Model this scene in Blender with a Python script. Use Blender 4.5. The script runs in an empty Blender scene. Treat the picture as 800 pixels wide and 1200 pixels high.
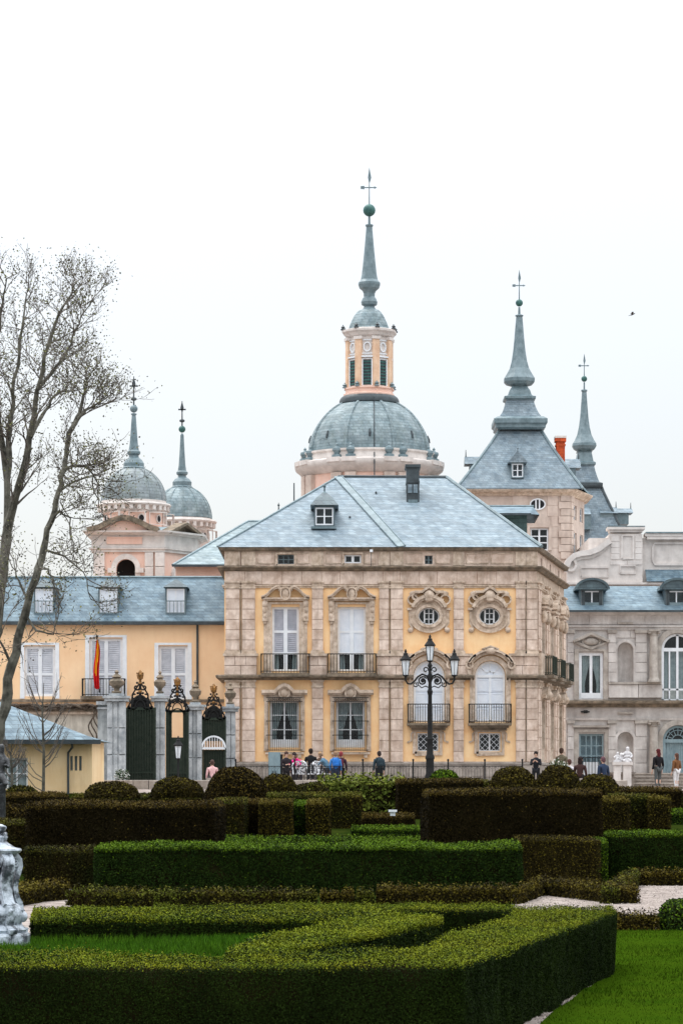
import bpy, bmesh, math, random
import numpy as np
from mathutils import Matrix, Vector, noise
R = math.radians; PI = math.pi
random.seed(7); rng = np.random.default_rng(7)
sc = bpy.context.scene; COL = sc.collection

# ---------------------------------------------------------------- camera
CAM_Z = 2.0; FPX = 3400.0
cam = bpy.data.cameras.new('camera'); camo = bpy.data.objects.new('camera', cam); COL.objects.link(camo)
camo.location = (0, 0, CAM_Z); camo.rotation_euler = (R(90), 0, 0)
cam.sensor_fit = 'VERTICAL'; cam.sensor_height = 36; cam.sensor_width = 24; cam.lens = 36*FPX/1200
cam.shift_y = (925-600)/1200; cam.clip_start = .5; cam.clip_end = 6000
sc.camera = camo
# ---------------------------------------------------------------- sky and sun (overcast)
SUN_EL, SUN_AZ = R(58), R(-35)
w = bpy.data.worlds.new('World'); sc.world = w; w.use_nodes = True
nt = w.node_tree; nt.nodes.clear()
out = nt.nodes.new('ShaderNodeOutputWorld'); add = nt.nodes.new('ShaderNodeAddShader')
sky = nt.nodes.new('ShaderNodeTexSky'); sky.sky_type = 'NISHITA'; sky.sun_disc = False
sky.sun_elevation = SUN_EL; sky.sun_rotation = SUN_AZ; sky.dust_density = 3
b1 = nt.nodes.new('ShaderNodeBackground'); b1.inputs[1].default_value = .05
nt.links.new(sky.outputs[0], b1.inputs[0])
# the cloud layer: overcast luminance grows evenly from horizon to zenith
tc = nt.nodes.new('ShaderNodeTexCoord'); sp = nt.nodes.new('ShaderNodeSeparateXYZ'); nt.links.new(tc.outputs['Generated'], sp.inputs[0])
mr = nt.nodes.new('ShaderNodeMapRange'); mr.inputs[1].default_value = 0; mr.inputs[2].default_value = 1
mr.inputs[3].default_value = .55; mr.inputs[4].default_value = 3.3
pw = nt.nodes.new('ShaderNodeMath'); pw.operation = 'POWER'; pw.inputs[1].default_value = 1.7; pw.use_clamp = True; nt.links.new(sp.outputs[2], pw.inputs[0]); nt.links.new(pw.outputs[0], mr.inputs[0])
b2 = nt.nodes.new('ShaderNodeBackground'); b2.inputs[0].default_value = (.965, .985, 1, 1); nt.links.new(mr.outputs[0], b2.inputs[1])
nt.links.new(b1.outputs[0], add.inputs[0]); nt.links.new(b2.outputs[0], add.inputs[1]); nt.links.new(add.outputs[0], out.inputs[0])
sun = bpy.data.lights.new('sun', 'SUN'); sun.energy = 1.0; sun.angle = R(20); sun.color = (1, .96, .9)
suno = bpy.data.objects.new('sun', sun); COL.objects.link(suno)
sv = Vector((math.cos(SUN_EL)*math.sin(SUN_AZ), math.cos(SUN_EL)*math.cos(SUN_AZ), math.sin(SUN_EL)))
suno.rotation_euler = sv.to_track_quat('Z', 'Y').to_euler(); suno.location = (-20, 20, 60)
sc.view_settings.view_transform = 'Standard'; sc.view_settings.look = 'None'
sc.view_settings.exposure = 0.15; sc.view_settings.gamma = 1
sc.render.engine = 'CYCLES'

# ---------------------------------------------------------------- helpers
class PL:                     # metres on an upright plane at distance Y
    def __init__(s, Y): s.Y = Y; s.s = Y/FPX
    def x(s, p): return (p-400)*s.s
    def z(s, p): return CAM_Z+(925-p)*s.s
def lin(c): return tuple(((v/255)/12.92 if v/255 <= .04045 else ((v/255+.055)/1.055)**2.4) for v in c)

def mat(name, c1, c2=None, scale=3, rough=.8, bump=.0, bscale=None, streak=0, sc_col=(.05, .045, .04), rand=.0, island=0, brick=None, metal=0, spec=.3, trans=0, noise_lo=.35, noise_hi=.65, sub=0):
    m = bpy.data.materials.new(name); m.use_nodes = True; N = m.node_tree.nodes; L = m.node_tree.links
    b = N['Principled BSDF']; b.inputs['Roughness'].default_value = rough; b.inputs['Metallic'].default_value = metal
    b.inputs['Specular IOR Level'].default_value = spec
    geo = N.new('ShaderNodeNewGeometry')
    c2 = c2 or c1
    no = N.new('ShaderNodeTexNoise'); no.inputs['Scale'].default_value = scale; no.inputs['Detail'].default_value = 6; no.inputs['Roughness'].default_value = .65
    L.new(geo.outputs['Position'], no.inputs['Vector'])
    mp = N.new('ShaderNodeMapRange'); mp.inputs[1].default_value = noise_lo; mp.inputs[2].default_value = noise_hi; L.new(no.outputs[0], mp.inputs[0])
    mx = N.new('ShaderNodeMix'); mx.data_type = 'RGBA'; mx.inputs[6].default_value = (*c1, 1); mx.inputs[7].default_value = (*c2, 1)
    L.new(mp.outputs[0], mx.inputs[0]); col = mx.outputs[2]; bumpsrc = None
    if brick:                  # slates or courses: (width, height)
        sx = N.new('ShaderNodeSeparateXYZ'); L.new(geo.outputs['Position'], sx.inputs[0])
        ad = N.new('ShaderNodeMath'); ad.operation = 'MULTIPLY_ADD'; ad.inputs[1].default_value = .8; L.new(sx.outputs[1], ad.inputs[0]); L.new(sx.outputs[0], ad.inputs[2])
        cb = N.new('ShaderNodeCombineXYZ'); L.new(ad.outputs[0], cb.inputs[0]); L.new(sx.outputs[2], cb.inputs[1])
        bt = N.new('ShaderNodeTexBrick'); bt.inputs['Scale'].default_value = 1; bt.inputs['Brick Width'].default_value = brick[0]; bt.inputs['Row Height'].default_value = brick[1]
        bt.inputs['Mortar Size'].default_value = brick[1]*.07; bt.inputs['Color1'].default_value = (.78, .78, .78, 1); bt.inputs['Color2'].default_value = (1.12, 1.12, 1.12, 1); bt.inputs['Mortar'].default_value = (.66, .66, .66, 1)
        L.new(cb.outputs[0], bt.inputs['Vector'])
        m2 = N.new('ShaderNodeMix'); m2.data_type = 'RGBA'; m2.blend_type = 'MULTIPLY'; m2.inputs[0].default_value = 1
        L.new(col, m2.inputs[6]); L.new(bt.outputs['Color'], m2.inputs[7]); col = m2.outputs[2]; bumpsrc = bt.outputs['Fac']
    if streak:                 # dirt run down the face
        mpg = N.new('ShaderNodeMapping'); mpg.inputs['Scale'].default_value = (2.2, 2.2, .35); L.new(geo.outputs['Position'], mpg.inputs[0])
        n2 = N.new('ShaderNodeTexNoise'); n2.inputs['Scale'].default_value = 1.6; n2.inputs['Detail'].default_value = 7; n2.inputs['Roughness'].default_value = .7; L.new(mpg.outputs[0], n2.inputs['Vector'])
        mr2 = N.new('ShaderNodeMapRange'); mr2.inputs[1].default_value = .48; mr2.inputs[2].default_value = .78; mr2.inputs[4].default_value = streak; L.new(n2.outputs[0], mr2.inputs[0])
        m3 = N.new('ShaderNodeMix'); m3.data_type = 'RGBA'; m3.inputs[7].default_value = (*sc_col, 1); L.new(mr2.outputs[0], m3.inputs[0]); L.new(col, m3.inputs[6]); col = m3.outputs[2]
    if rand or island:
        if island: src = geo.outputs['Random Per Island']; amt = island
        else: oi = N.new('ShaderNodeObjectInfo'); src = oi.outputs['Random']; amt = rand
        mr3 = N.new('ShaderNodeMapRange'); mr3.inputs[3].default_value = 1-amt; mr3.inputs[4].default_value = 1+amt; L.new(src, mr3.inputs[0])
        m4 = N.new('ShaderNodeMix'); m4.data_type = 'RGBA'; m4.blend_type = 'MULTIPLY'; m4.inputs[0].default_value = 1; L.new(col, m4.inputs[6]); L.new(mr3.outputs[0], m4.inputs[7]); col = m4.outputs[2]
    L.new(col, b.inputs['Base Color'])
    if bump:
        n3 = N.new('ShaderNodeTexNoise'); n3.inputs['Scale'].default_value = bscale or scale*6; n3.inputs['Detail'].default_value = 5; L.new(geo.outputs['Position'], n3.inputs['Vector'])
        bp = N.new('ShaderNodeBump'); bp.inputs['Strength'].default_value = bump; bp.inputs['Distance'].default_value = .03; L.new(n3.outputs[0], bp.inputs['Height'])
        if bumpsrc:
            bp2 = N.new('ShaderNodeBump'); bp2.inputs['Strength'].default_value = .6; bp2.inputs['Distance'].default_value = .02; bp2.invert = True
            L.new(bumpsrc, bp2.inputs['Height']); L.new(bp.outputs[0], bp2.inputs['Normal']); bp = bp2
        L.new(bp.outputs[0], b.inputs['Normal'])
    return m

class MB:
    def __init__(s): s.v = []; s.f = []; s.mi = []; s.cur = 0
    def add(s, vs, fs, T=None):
        o = len(s.v)
        if T is not None: vs = [tuple(T @ Vector(p)) for p in vs]
        s.v += [tuple(p) for p in vs]
        for f in fs: s.f.append(tuple(i+o for i in f)); s.mi.append(s.cur)
        return s
    def box(s, x0, x1, y0, y1, z0, z1, T=None):
        if x0 > x1: x0, x1 = x1, x0
        if z0 > z1: z0, z1 = z1, z0
        if y0 > y1: y0, y1 = y1, y0
        return s.add([(x0,y0,z0),(x1,y0,z0),(x1,y1,z0),(x0,y1,z0),(x0,y0,z1),(x1,y0,z1),(x1,y1,z1),(x0,y1,z1)],
                     [(0,3,2,1),(4,5,6,7),(0,1,5,4),(1,2,6,5),(2,3,7,6),(3,0,4,7)], T)
    def prism(s, poly, d0, d1, T=None):     # poly in (u,z), extruded in depth
        n = len(poly)
        vs = [(u, d0, z) for u, z in poly]+[(u, d1, z) for u, z in poly]
        fs = [tuple(range(n)), tuple(range(2*n-1, n-1, -1))]+[(i, i+n, (i+1) % n+n, (i+1) % n) for i in range(n)]
        return s.add(vs, fs, T)
    def prismz(s, poly, z0, z1):
        n = len(poly)
        vs = [(x, y, z0) for x, y in poly]+[(x, y, z1) for x, y in poly]
        fs = [tuple(range(n-1, -1, -1)), tuple(range(n, 2*n))]+[(i, (i+1) % n, (i+1) % n+n, i+n) for i in range(n)]
        return s.add(vs, fs)
    def strip(s, pts, wd, d0, d1, T=None, wd1=None):   # band of width wd along pts in (u,z)
        n = len(pts); A = []; B = []
        for i, p in enumerate(pts):
            a = pts[max(i-1, 0)]; b = pts[min(i+1, n-1)]
            dx, dz = b[0]-a[0], b[1]-a[1]; l = math.hypot(dx, dz) or 1
            ww = wd if wd1 is None else wd+(wd1-wd)*i/(n-1)
            nx, nz = -dz/l*ww/2, dx/l*ww/2
            A.append((p[0]+nx, p[1]+nz)); B.append((p[0]-nx, p[1]-nz))
        vs = []
        for i in range(n): vs += [(A[i][0], d0, A[i][1]), (B[i][0], d0, B[i][1]), (B[i][0], d1, B[i][1]), (A[i][0], d1, A[i][1])]
        fs = [(0,1,2,3), tuple(4*(n-1)+k for k in (3,2,1,0))]
        for i in range(n-1):
            o = 4*i
            for k in range(4): fs.append((o+k, o+4+k, o+4+(k+1) % 4, o+(k+1) % 4))
        return s.add(vs, fs, T)
    def arc(s, cu, cz, ru, rz, a0, a1, wd, d0, d1, T=None, n=18):
        return s.strip([(cu+ru*math.cos(R(a0+(a1-a0)*i/n)), cz+rz*math.sin(R(a0+(a1-a0)*i/n))) for i in range(n+1)], wd, d0, d1, T)
    def tube(s, pts, rad, n=6, cap=True):
        if not isinstance(rad, (list, tuple)): rad = [rad]*len(pts)
        P = [Vector(p) for p in pts]; vs = []; m = len(P); prev = None
        for i in range(m):
            t = (P[min(i+1, m-1)]-P[max(i-1, 0)])
            if t.length < 1e-9: t = Vector((0,0,1))
            t.normalize()
            if prev is None: a = t.orthogonal().normalized()
            else: a = (prev-t*prev.dot(t)); a = a.normalized() if a.length > 1e-6 else t.orthogonal().normalized()
            prev = a; b = t.cross(a)
            for k in range(n):
                an = 2*PI*k/n; vs.append(tuple(P[i]+(a*math.cos(an)+b*math.sin(an))*rad[i]))
        fs = [(i*n+k, i*n+(k+1) % n, (i+1)*n+(k+1) % n, (i+1)*n+k) for i in range(m-1) for k in range(n)]
        if cap: fs += [tuple(range(n-1, -1, -1)), tuple((m-1)*n+k for k in range(n))]
        return s.add(vs, fs)
    def lathe(s, prof, cx, cy, n=24, phase=0, T=None, sx=1, sy=1):   # prof: (r, z)
        vs = []; m = len(prof)
        for r, z in prof:
            for k in range(n):
                a = 2*PI*k/n+phase; vs.append((cx+r*math.cos(a)*sx, cy+r*math.sin(a)*sy, z))
        fs = [(i*n+k, i*n+(k+1) % n, (i+1)*n+(k+1) % n, (i+1)*n+k) for i in range(m-1) for k in range(n)]
        fs += [tuple(range(n-1, -1, -1)), tuple((m-1)*n+k for k in range(n))]
        return s.add(vs, fs, T)
    def ball(s, c, r, n=10, sx=1, sy=1, sz=1):
        return s.lathe([(max(r*math.sin(PI*i/8), r*.02), c[2]-r*sz*math.cos(PI*i/8)) for i in range(9)], c[0], c[1], n, 0, None, sx, sy)
    def sweep(s, prof, path, closed=False):  # prof: (out, z) closed polygon; path in plan, outward = right of travel
        n = len(path); m = len(prof); vs = []
        for i, p in enumerate(path):
            P = Vector(p)
            if closed: a = Vector(path[i-1]); b = Vector(path[(i+1) % n])
            else: a = Vector(path[i-1]) if i else None; b = Vector(path[i+1]) if i < n-1 else None
            ns = []
            for q0, q1 in ((a, P), (P, b)):
                if q0 is None or q1 is None: continue
                d = (q1-q0).normalized(); ns.append(Vector((d.y, -d.x)))
            if len(ns) == 2:
                mm = (ns[0]+ns[1]); mm /= max(mm.dot(ns[0]), .2)
            else: mm = ns[0]
            for o, z in prof: vs.append((P.x+mm.x*o, P.y+mm.y*o, z))
        fs = []
        for i in range(n if closed else n-1):
            j = (i+1) % n
            for k in range(m): fs.append((i*m+k, i*m+(k+1) % m, j*m+(k+1) % m, j*m+k))
        if not closed: fs += [tuple(range(m)), tuple((n-1)*m+k for k in range(m-1, -1, -1))]
        return s.add(vs, fs)
    def build(s, name, mats, parent=None, origin=None, smooth=False, kind=None):
        if parent is not None: o = Vector(parent_world(parent))
        elif origin is not None: o = Vector(origin)
        else: o = Vector((0,0,0))
        me = bpy.data.meshes.new(name)
        me.from_pydata([(p[0]-o.x, p[1]-o.y, p[2]-o.z) for p in s.v], [], s.f)
        for m in (mats if isinstance(mats, (list, tuple)) else [mats]): me.materials.append(m)
        if s.cur or any(s.mi): me.polygons.foreach_set('material_index', s.mi)
        if smooth:
            me.polygons.foreach_set('use_smooth', [len(f) <= 4 for f in s.f]); 
        ob = bpy.data.objects.new(name, me); COL.objects.link(ob)
        if smooth and smooth != 'all':
            me.set_sharp_from_angle(angle=R(35))
        if parent is not None: ob.parent = parent
        else: ob.location = o
        if kind: ob['kind'] = kind
        return ob
def parent_world(p):
    o = Vector(p.location)
    while p.parent: p = p.parent; o += Vector(p.location)
    return o
def tag(o, label=None, cat=None, group=None, kind=None):
    if label: o['label'] = label
    if cat: o['category'] = cat
    if group: o['group'] = group
    if kind: o['kind'] = kind
    return o
def thing(name, loc, label, cat, group=None):
    o = bpy.data.objects.new(name, None); o.empty_display_size = .3; o.location = loc; COL.objects.link(o)
    return tag(o, label, cat, group)
def frameT(x, y, ang=0):       # facade frame: u along the wall, d into it, z up
    return Matrix.Translation((x, y, 0)) @ Matrix.Rotation(ang, 4, 'Z')

# chamfered unit stone, shared by every block
def _block_mesh():
    me = bpy.data.meshes.new('stone_block'); e = .012
    vs = [(0,1,0),(1,1,0),(1,1,1),(0,1,1),(0,.3,0),(1,.3,0),(1,.3,1),(0,.3,1),(e,0,e*2),(1-e,0,e*2),(1-e,0,1-e*2),(e,0,1-e*2)]
    fs = [(8,9,10,11),(4,5,9,8),(5,6,10,9),(6,7,11,10),(7,4,8,11),(0,1,5,4),(1,2,6,5),(2,3,7,6),(3,0,4,7)]
    me.from_pydata(vs, [], fs); return me
_BM = {}
def block(parent, T, u0, u1, d0, d1, z0, z1, m, name='stone_block'):
    if m.name not in _BM:
        me = _block_mesh(); me.materials.append(m); _BM[m.name] = me
    o = bpy.data.objects.new(name, _BM[m.name]); COL.objects.link(o); o.parent = parent
    p = T @ Vector((u0, d0, z0)); ang = T.to_euler().z
    o.location = p-parent_world(parent); o.rotation_euler = (0, 0, ang); o.scale = (u1-u0, d1-d0, z1-z0)
    return o
def course_col(parent, T, u0, u1, z0, z1, n, d, m, split=False):   # a pilaster laid up from n stones
    j = .008; h = (z1-z0)/n
    for i in range(n):
        q = random.uniform(-.006, .006)
        block(parent, T, u0, u1, -d+q, 0, z0+i*h+j/2, z0+(i+1)*h-j/2, m)
def ashlar(parent, T, u0, u1, z0, z1, ch, bw, ops, d, m, name='stone_block'):
    nrow = max(1, round((z1-z0)/ch)); h = (z1-z0)/nrow; j = .007; cnt = 0
    for r in range(nrow):
        a, b = z0+r*h, z0+(r+1)*h
        cuts = sorted([(o[0], o[1]) for o in ops if o[3] > a+.02 and o[2] < b-.02 and o[1] > u0 and o[0] < u1])
        spans = []; cur = u0
        for c0, c1 in cuts:
            if c0 > cur: spans.append((cur, min(c0, u1)))
            cur = max(cur, c1)
        if cur < u1: spans.append((cur, u1))
        for s0, s1 in spans:
            if s1-s0 < .06: continue
            k = max(1, round((s1-s0)/bw+ (.3 if r % 2 else -.2))); ww = (s1-s0)/k
            ed = [s0]+[s0+i*ww+random.uniform(-.12, .12)*ww for i in range(1, k)]+[s1]
            for i in range(k):
                block(parent, T, ed[i]+j/2, ed[i+1]-j/2, -d+random.uniform(-.008, .008), 0, a+j/2, b-j/2, m, name); cnt += 1
    return cnt
def wall(mb, T, u0, u1, z0, z1, ops, th=.4):     # wall with real openings and reveals
    us = sorted(set([u0, u1]+[c for o in ops for c in o[:2] if u0 < c < u1])); zs = sorted(set([z0, z1]+[c for o in ops for c in o[2:4] if z0 < c < z1]))
    for i in range(len(us)-1):
        for k in range(len(zs)-1):
            cu, cz = (us[i]+us[i+1])/2, (zs[k]+zs[k+1])/2
            if any(o[0] < cu < o[1] and o[2] < cz < o[3] for o in ops): continue
            mb.add([(us[i],0,zs[k]),(us[i+1],0,zs[k]),(us[i+1],0,zs[k+1]),(us[i],0,zs[k+1])], [(0,1,2,3)], T)
            mb.add([(us[i],th,zs[k]),(us[i+1],th,zs[k]),(us[i+1],th,zs[k+1]),(us[i],th,zs[k+1])], [(3,2,1,0)], T)
    for a, b, c, e in [o[:4] for o in ops]:
        mb.add([(a,0,c),(b,0,c),(b,th,c),(a,th,c),(a,0,e),(b,0,e),(b,th,e),(a,th,e)], [(0,1,2,3),(7,6,5,4),(0,3,7,4),(1,5,6,2)], T)
    for u in (u0, u1): mb.add([(u,0,z0),(u,th,z0),(u,th,z1),(u,0,z1)], [(0,1,2,3)], T)
    mb.add([(u0,0,z1),(u1,0,z1),(u1,th,z1),(u0,th,z1)], [(0,1,2,3)], T)

# ---------------------------------------------------------------- materials
M = {}
M['stone'] = mat('pavilion_stone', lin((230,211,196)), lin((186,163,146)), 2.6, .85, .45, 22, streak=.62, sc_col=lin((116,94,74)), rand=.07)
M['trim'] = mat('carved_trim_stone', lin((218,200,182)), lin((168,148,128)), 4.5, .85, .4, 25, streak=.6, sc_col=lin((96,84,72)), rand=.05)
M['ledge'] = mat('weathered_ledge_stone', lin((150,134,116)), lin((92,84,72)), 3.2, .9, .4, 25, streak=.8, sc_col=lin((62,60,50)))
M['ochre'] = mat('ochre_stucco', lin((247,212,164)), lin((238,192,140)), 1.1, .9, .2, 30, streak=.38, sc_col=lin((206,150,98)))
M['peach'] = mat('peach_stucco', lin((248,214,174)), lin((240,200,158)), .6, .9, .12, 30, streak=.16, sc_col=lin((206,160,116)))
M['pink'] = mat('pink_stucco', lin((236,204,188)), lin((228,188,170)), .9, .9, .12, 25, streak=.2, sc_col=lin((180,140,120)))
M['grey'] = mat('grey_ashlar', lin((210,206,202)), lin((174,168,164)), 1.3, .85, .35, 20, streak=.4, sc_col=lin((104,98,94)), rand=.09)
M['pale'] = mat('pale_limestone', lin((226,218,212)), lin((198,190,184)), 1.5, .85, .25, 16, streak=.3, sc_col=lin((150,140,134)), rand=.05)
M['towerstone'] = mat('tower_stone', lin((212,196,184)), lin((184,166,154)), 1.2, .85, .25, 16, streak=.3, sc_col=lin((136,122,112)), rand=.08)
M['slate'] = mat('slate_roof', lin((140,154,162)), lin((110,127,138)), 2.2, .6, .4, 9, streak=.35, sc_col=lin((98,110,112)), brick=(.3, .13), spec=.25)
M['slate_dark'] = mat('dark_slate', lin((88,108,114)), lin((62,80,88)), 1.5, .5, .3, 12, brick=(.34, .18), spec=.5)
M['slate_blue'] = mat('blue_slate', lin((122,142,152)), lin((84,106,120)), 2.2, .6, .3, 10, streak=.3, sc_col=lin((70,88,96)), brick=(.3, .14), spec=.25)
M['slate_dome'] = mat('dome_slate', lin((150,164,168)), lin((110,128,134)), 2.2, .6, .3, 9, streak=.45, sc_col=lin((104,118,108)), brick=(.34, .17), spec=.25)
M['moss_dome'] = mat('mossy_dome_slate', lin((152,160,164)), lin((122,132,134)), .7, .5, .3, 9, streak=.5, sc_col=lin((92,104,78)), brick=(.34, .17), spec=.25)
M['lead'] = mat('lead_sheet', lin((122,140,146)), lin((90,110,116)), 3, .45, .2, 20, streak=.5, sc_col=lin((56,70,74)), spec=.5)
M['lead_dark'] = mat('dark_lead', lin((70,80,84)), lin((48,56,60)), 3, .5, .2, 20, spec=.4)
M['verdigris'] = mat('verdigris_copper', lin((66,110,104)), lin((44,82,80)), 4, .5, .2, 20)
M['white'] = mat('white_paint', lin((234,238,242)), lin((220,225,230)), 4, .5, .05, 40)
M['louvre'] = mat('grey_louvre_paint', lin((190,192,202)), lin((164,168,178)), 3, .55, .05, 40)
M['greytrim'] = mat('grey_trim_stone', lin((188,182,174)), lin((150,142,134)), 2.4, .85, .4, 25, streak=.5, sc_col=lin((96,90,84)), rand=.05)
M['shutter'] = mat('shutter_paint', lin((228,234,242)), lin((214,222,232)), 3, .55, .05, 40)
M['iron'] = mat('black_iron', (.012,.013,.013), (.02,.02,.02), 6, .6, .1, 40, spec=.12)
M['iron_green'] = mat('dark_green_iron', (.020,.030,.022), (.036,.046,.034), 5, .6, .1, 40, spec=.12)
M['greydoor'] = mat('teal_grey_paint', lin((140,160,166)), lin((118,140,148)), 3, .5, .05, 40)
M['gold'] = mat('gilding', lin((168,122,66)), lin((84,62,40)), 14, .4, .2, 40, metal=.5)
M['brickred'] = mat('orange_brick', lin((208,92,48)), lin((176,70,38)), 3, .85, .3, 20, brick=(.5, .18))
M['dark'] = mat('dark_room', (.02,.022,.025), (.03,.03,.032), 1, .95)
M['curtain'] = mat('curtain_cloth', lin((214,218,214)), lin((186,194,190)), 5, .9, .1, 20)
M['plinth'] = mat('plinth_granite', lin((176,166,156)), lin((140,130,122)), 3, .9, .4, 25, streak=.4, sc_col=lin((98,92,86)), rand=.12)
M['gatestone'] = mat('gate_pillar_stone', lin((200,203,204)), lin((140,146,150)), 2.5, .85, .3, 20, streak=.6, sc_col=lin((92,96,98)))
M['statue'] = mat('white_marble', lin((230,228,228)), lin((186,184,186)), 5, .6, .2, 25)
def glassmat():
    m = bpy.data.materials.new('window_glass'); m.use_nodes = True; N = m.node_tree.nodes; L = m.node_tree.links
    N.remove(N['Principled BSDF']); o = N['Material Output']
    t = N.new('ShaderNodeBsdfTransparent'); t.inputs[0].default_value = (.8,.84,.86,1); g = N.new('ShaderNodeBsdfGlossy'); g.inputs['Roughness'].default_value = .04
    x = N.new('ShaderNodeMixShader'); x.inputs[0].default_value = .03; L.new(t.outputs[0], x.inputs[1]); L.new(g.outputs[0], x.inputs[2]); L.new(x.outputs[0], o.inputs[0]); return m
M['glass'] = glassmat()

# ---------------------------------------------------------------- windows
def louvre(parent_win, T, u0, u1, z0, z1, d, m, name='shutter'):
    b = MB(); fr = .045; h = z1-z0
    b.box(u0, u0+fr, d, d+.04, z0, z1, T).box(u1-fr, u1, d, d+.04, z0, z1, T).box(u0+fr, u1-fr, d, d+.04, z0, z0+fr, T).box(u0+fr, u1-fr, d, d+.04, z1-fr, z1, T)
    n = max(3, int(h/.085))
    for i in range(n):
        z = z0+fr+(h-2*fr)*(i+.5)/n
        b.add([(u0+fr,d+.004,z-.03),(u1-fr,d+.004,z-.03),(u1-fr,d+.034,z+.034),(u0+fr,d+.034,z+.034)], [(0,1,2,3)], T)
    b.box(u0+fr, u1-fr, d+.036, d+.04, z0+fr, z1-fr, T)
    return b.build(name, m, parent_win)
def window(parent, T, u0, u1, z0, z1, cols=2, rows=2, d=.12, style='glass', styles=None, fw=.07, mw=.04, split=None, m=None, pmat=None, curtain=False, name='window', label=None):
    m = m or M['white']; b = MB()
    b.box(u0, u0+fw, d, d+.07, z0, z1, T).box(u1-fw, u1, d, d+.07, z0, z1, T).box(u0+fw, u1-fw, d, d+.07, z1-fw, z1, T).box(u0+fw, u1-fw, d, d+.07, z0, z0+fw, T)
    a0, a1, c0, c1 = u0+fw, u1-fw, z0+fw, z1-fw
    if cols > 1:
        for i in range(1, cols):
            c = a0+(a1-a0)*i/cols; ww = mw*1.6 if (cols % 2 == 0 and i == cols//2) else mw
            b.box(c-ww/2, c+ww/2, d+.003, d+.062, c0, c1, T)
    zsplit = split or [c0+(c1-c0)*i/rows for i in range(1, rows)]
    for z in zsplit: b.box(a0, a1, d+.006, d+.058, z-mw/2, z+mw/2, T)
    win = b.build(name, m, parent)
    if label: win['label'] = label
    zz = [c0]+list(zsplit)+[c1]
    for i in range(cols):
        for k in range(len(zz)-1):
            p0, p1 = a0+(a1-a0)*i/cols+(mw*.5 if i else -.004), a0+(a1-a0)*(i+1)/cols-(mw*.5 if i < cols-1 else -.004)
            q0, q1 = zz[k]+(mw*.4 if k else -.004), zz[k+1]-(mw*.4 if k < len(zz)-2 else -.004)
            style = styles[k] if styles else style
            if style == 'louvre': louvre(win, T, p0, p1, q0, q1, d+.02, pmat or M['louvre'])
            elif style == 'panel':
                b = MB().box(p0, p1, d+.03, d+.05, q0, q1, T); e = .05
                b.strip([(p0+e,q0+e),(p1-e,q0+e),(p1-e,q1-e),(p0+e,q1-e),(p0+e,q0+e)], .02, d+.02, d+.035, T)
                b.build('shutter_panel', pmat or M['shutter'], win)
            else: MB().box(p0-.01, p1+.01, d+.035, d+.041, q0-.01, q1+.01, T).build('pane', M['glass'], win)
    if curtain:
        for sgn in (0, 1):
            n = 26; L0 = []; uc = (a0+a1)/2
            b = MB(); cu0, cu1 = (a0, uc-.03) if sgn == 0 else (uc+.03, a1)
            rowsn = 8; vs = []; fs = []
            for r in range(rowsn+1):
                t = r/rowsn; z = c1+(c0-c1)*t
                gather = 1-.62*math.sin(min(1, t*1.25)*PI/2)**2*(1 if t < .85 else .9)
                for q in range(n+1):
                    s_ = q/n; wdt = (cu1-cu0)*gather
                    u = (cu0+s_*wdt) if sgn == 0 else (cu1-s_*wdt)
                    vs.append((u, d+.2+.025*math.sin(s_*30), z))
            for r in range(rowsn):
                for q in range(n): o = r*(n+1)+q; fs.append((o, o+1, o+n+2, o+n+1))
            b.add(vs, fs, T); b.build('curtain', M['curtain'], win, smooth='all')
    return win
def railing(parent, T, u0, u1, z0, z1, out, step=.13, m=None, name='balcony_railing', ret=True, mid=False, belly=False):
    b = MB(); m = m or M['iron']; t = .022
    b.box(u0, u1, -out-t, -out+t, z1-.04, z1, T); b.box(u0, u1, -out-t*.7, -out+t*.7, z0+.05, z0+.08, T)
    if mid: b.box(u0, u1, -out-t*.6, -out+t*.6, z1-.2, z1-.18, T)
    n = max(2, int((u1-u0)/step))
    for i in range(n+1):
        u = u0+(u1-u0)*i/n; r = .011 if 0 < i < n else .022
        b.box(u-r, u+r, -out-r, -out+r, z0, z1, T)
    if ret:
        for u in (u0, u1):
            b.box(u-t, u+t, -out+t, -.01, z1-.04, z1, T); b.box(u-t*.7, u+t*.7, -out+t, -.01, z0+.05, z0+.08, T)
            k = int(out/step)
            for i in range(1, k+1): b.box(u-.011, u+.011, -out*i/(k+1)-.011, -out*i/(k+1)+.011, z0, z1, T)
    return b.build(name, m, parent)
# ================================================================ GROUND
def zt(Y):
    def ss(a, b, y): t = min(1, max(0, (y-a)/(b-a))); return t*t*(3-2*t)
    return 1.1*ss(62, 90, Y)+.9*ss(95, 99, Y)
m_ground = mat('gravel_ground', lin((166,156,150)), lin((118,108,102)), 2.2, 1, .6, 60, spec=0, streak=.0)
ys = [-60,-20,0]+[4+i*2 for i in range(60)]+[130,160,200,300,500,900,1600,3000]
xs = [-2500,-800,-300,-120,-60,-40,-25,-15,-8,0,8,15,25,40,60,120,300,800,2500]
b = MB(); b.add([(x, y, zt(y)) for y in ys for x in xs], [(j*len(xs)+i, j*len(xs)+i+1, (j+1)*len(xs)+i+1, (j+1)*len(xs)+i) for j in range(len(ys)-1) for i in range(len(xs)-1)])
tag(b.build('ground', m_ground), kind='structure')

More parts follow.
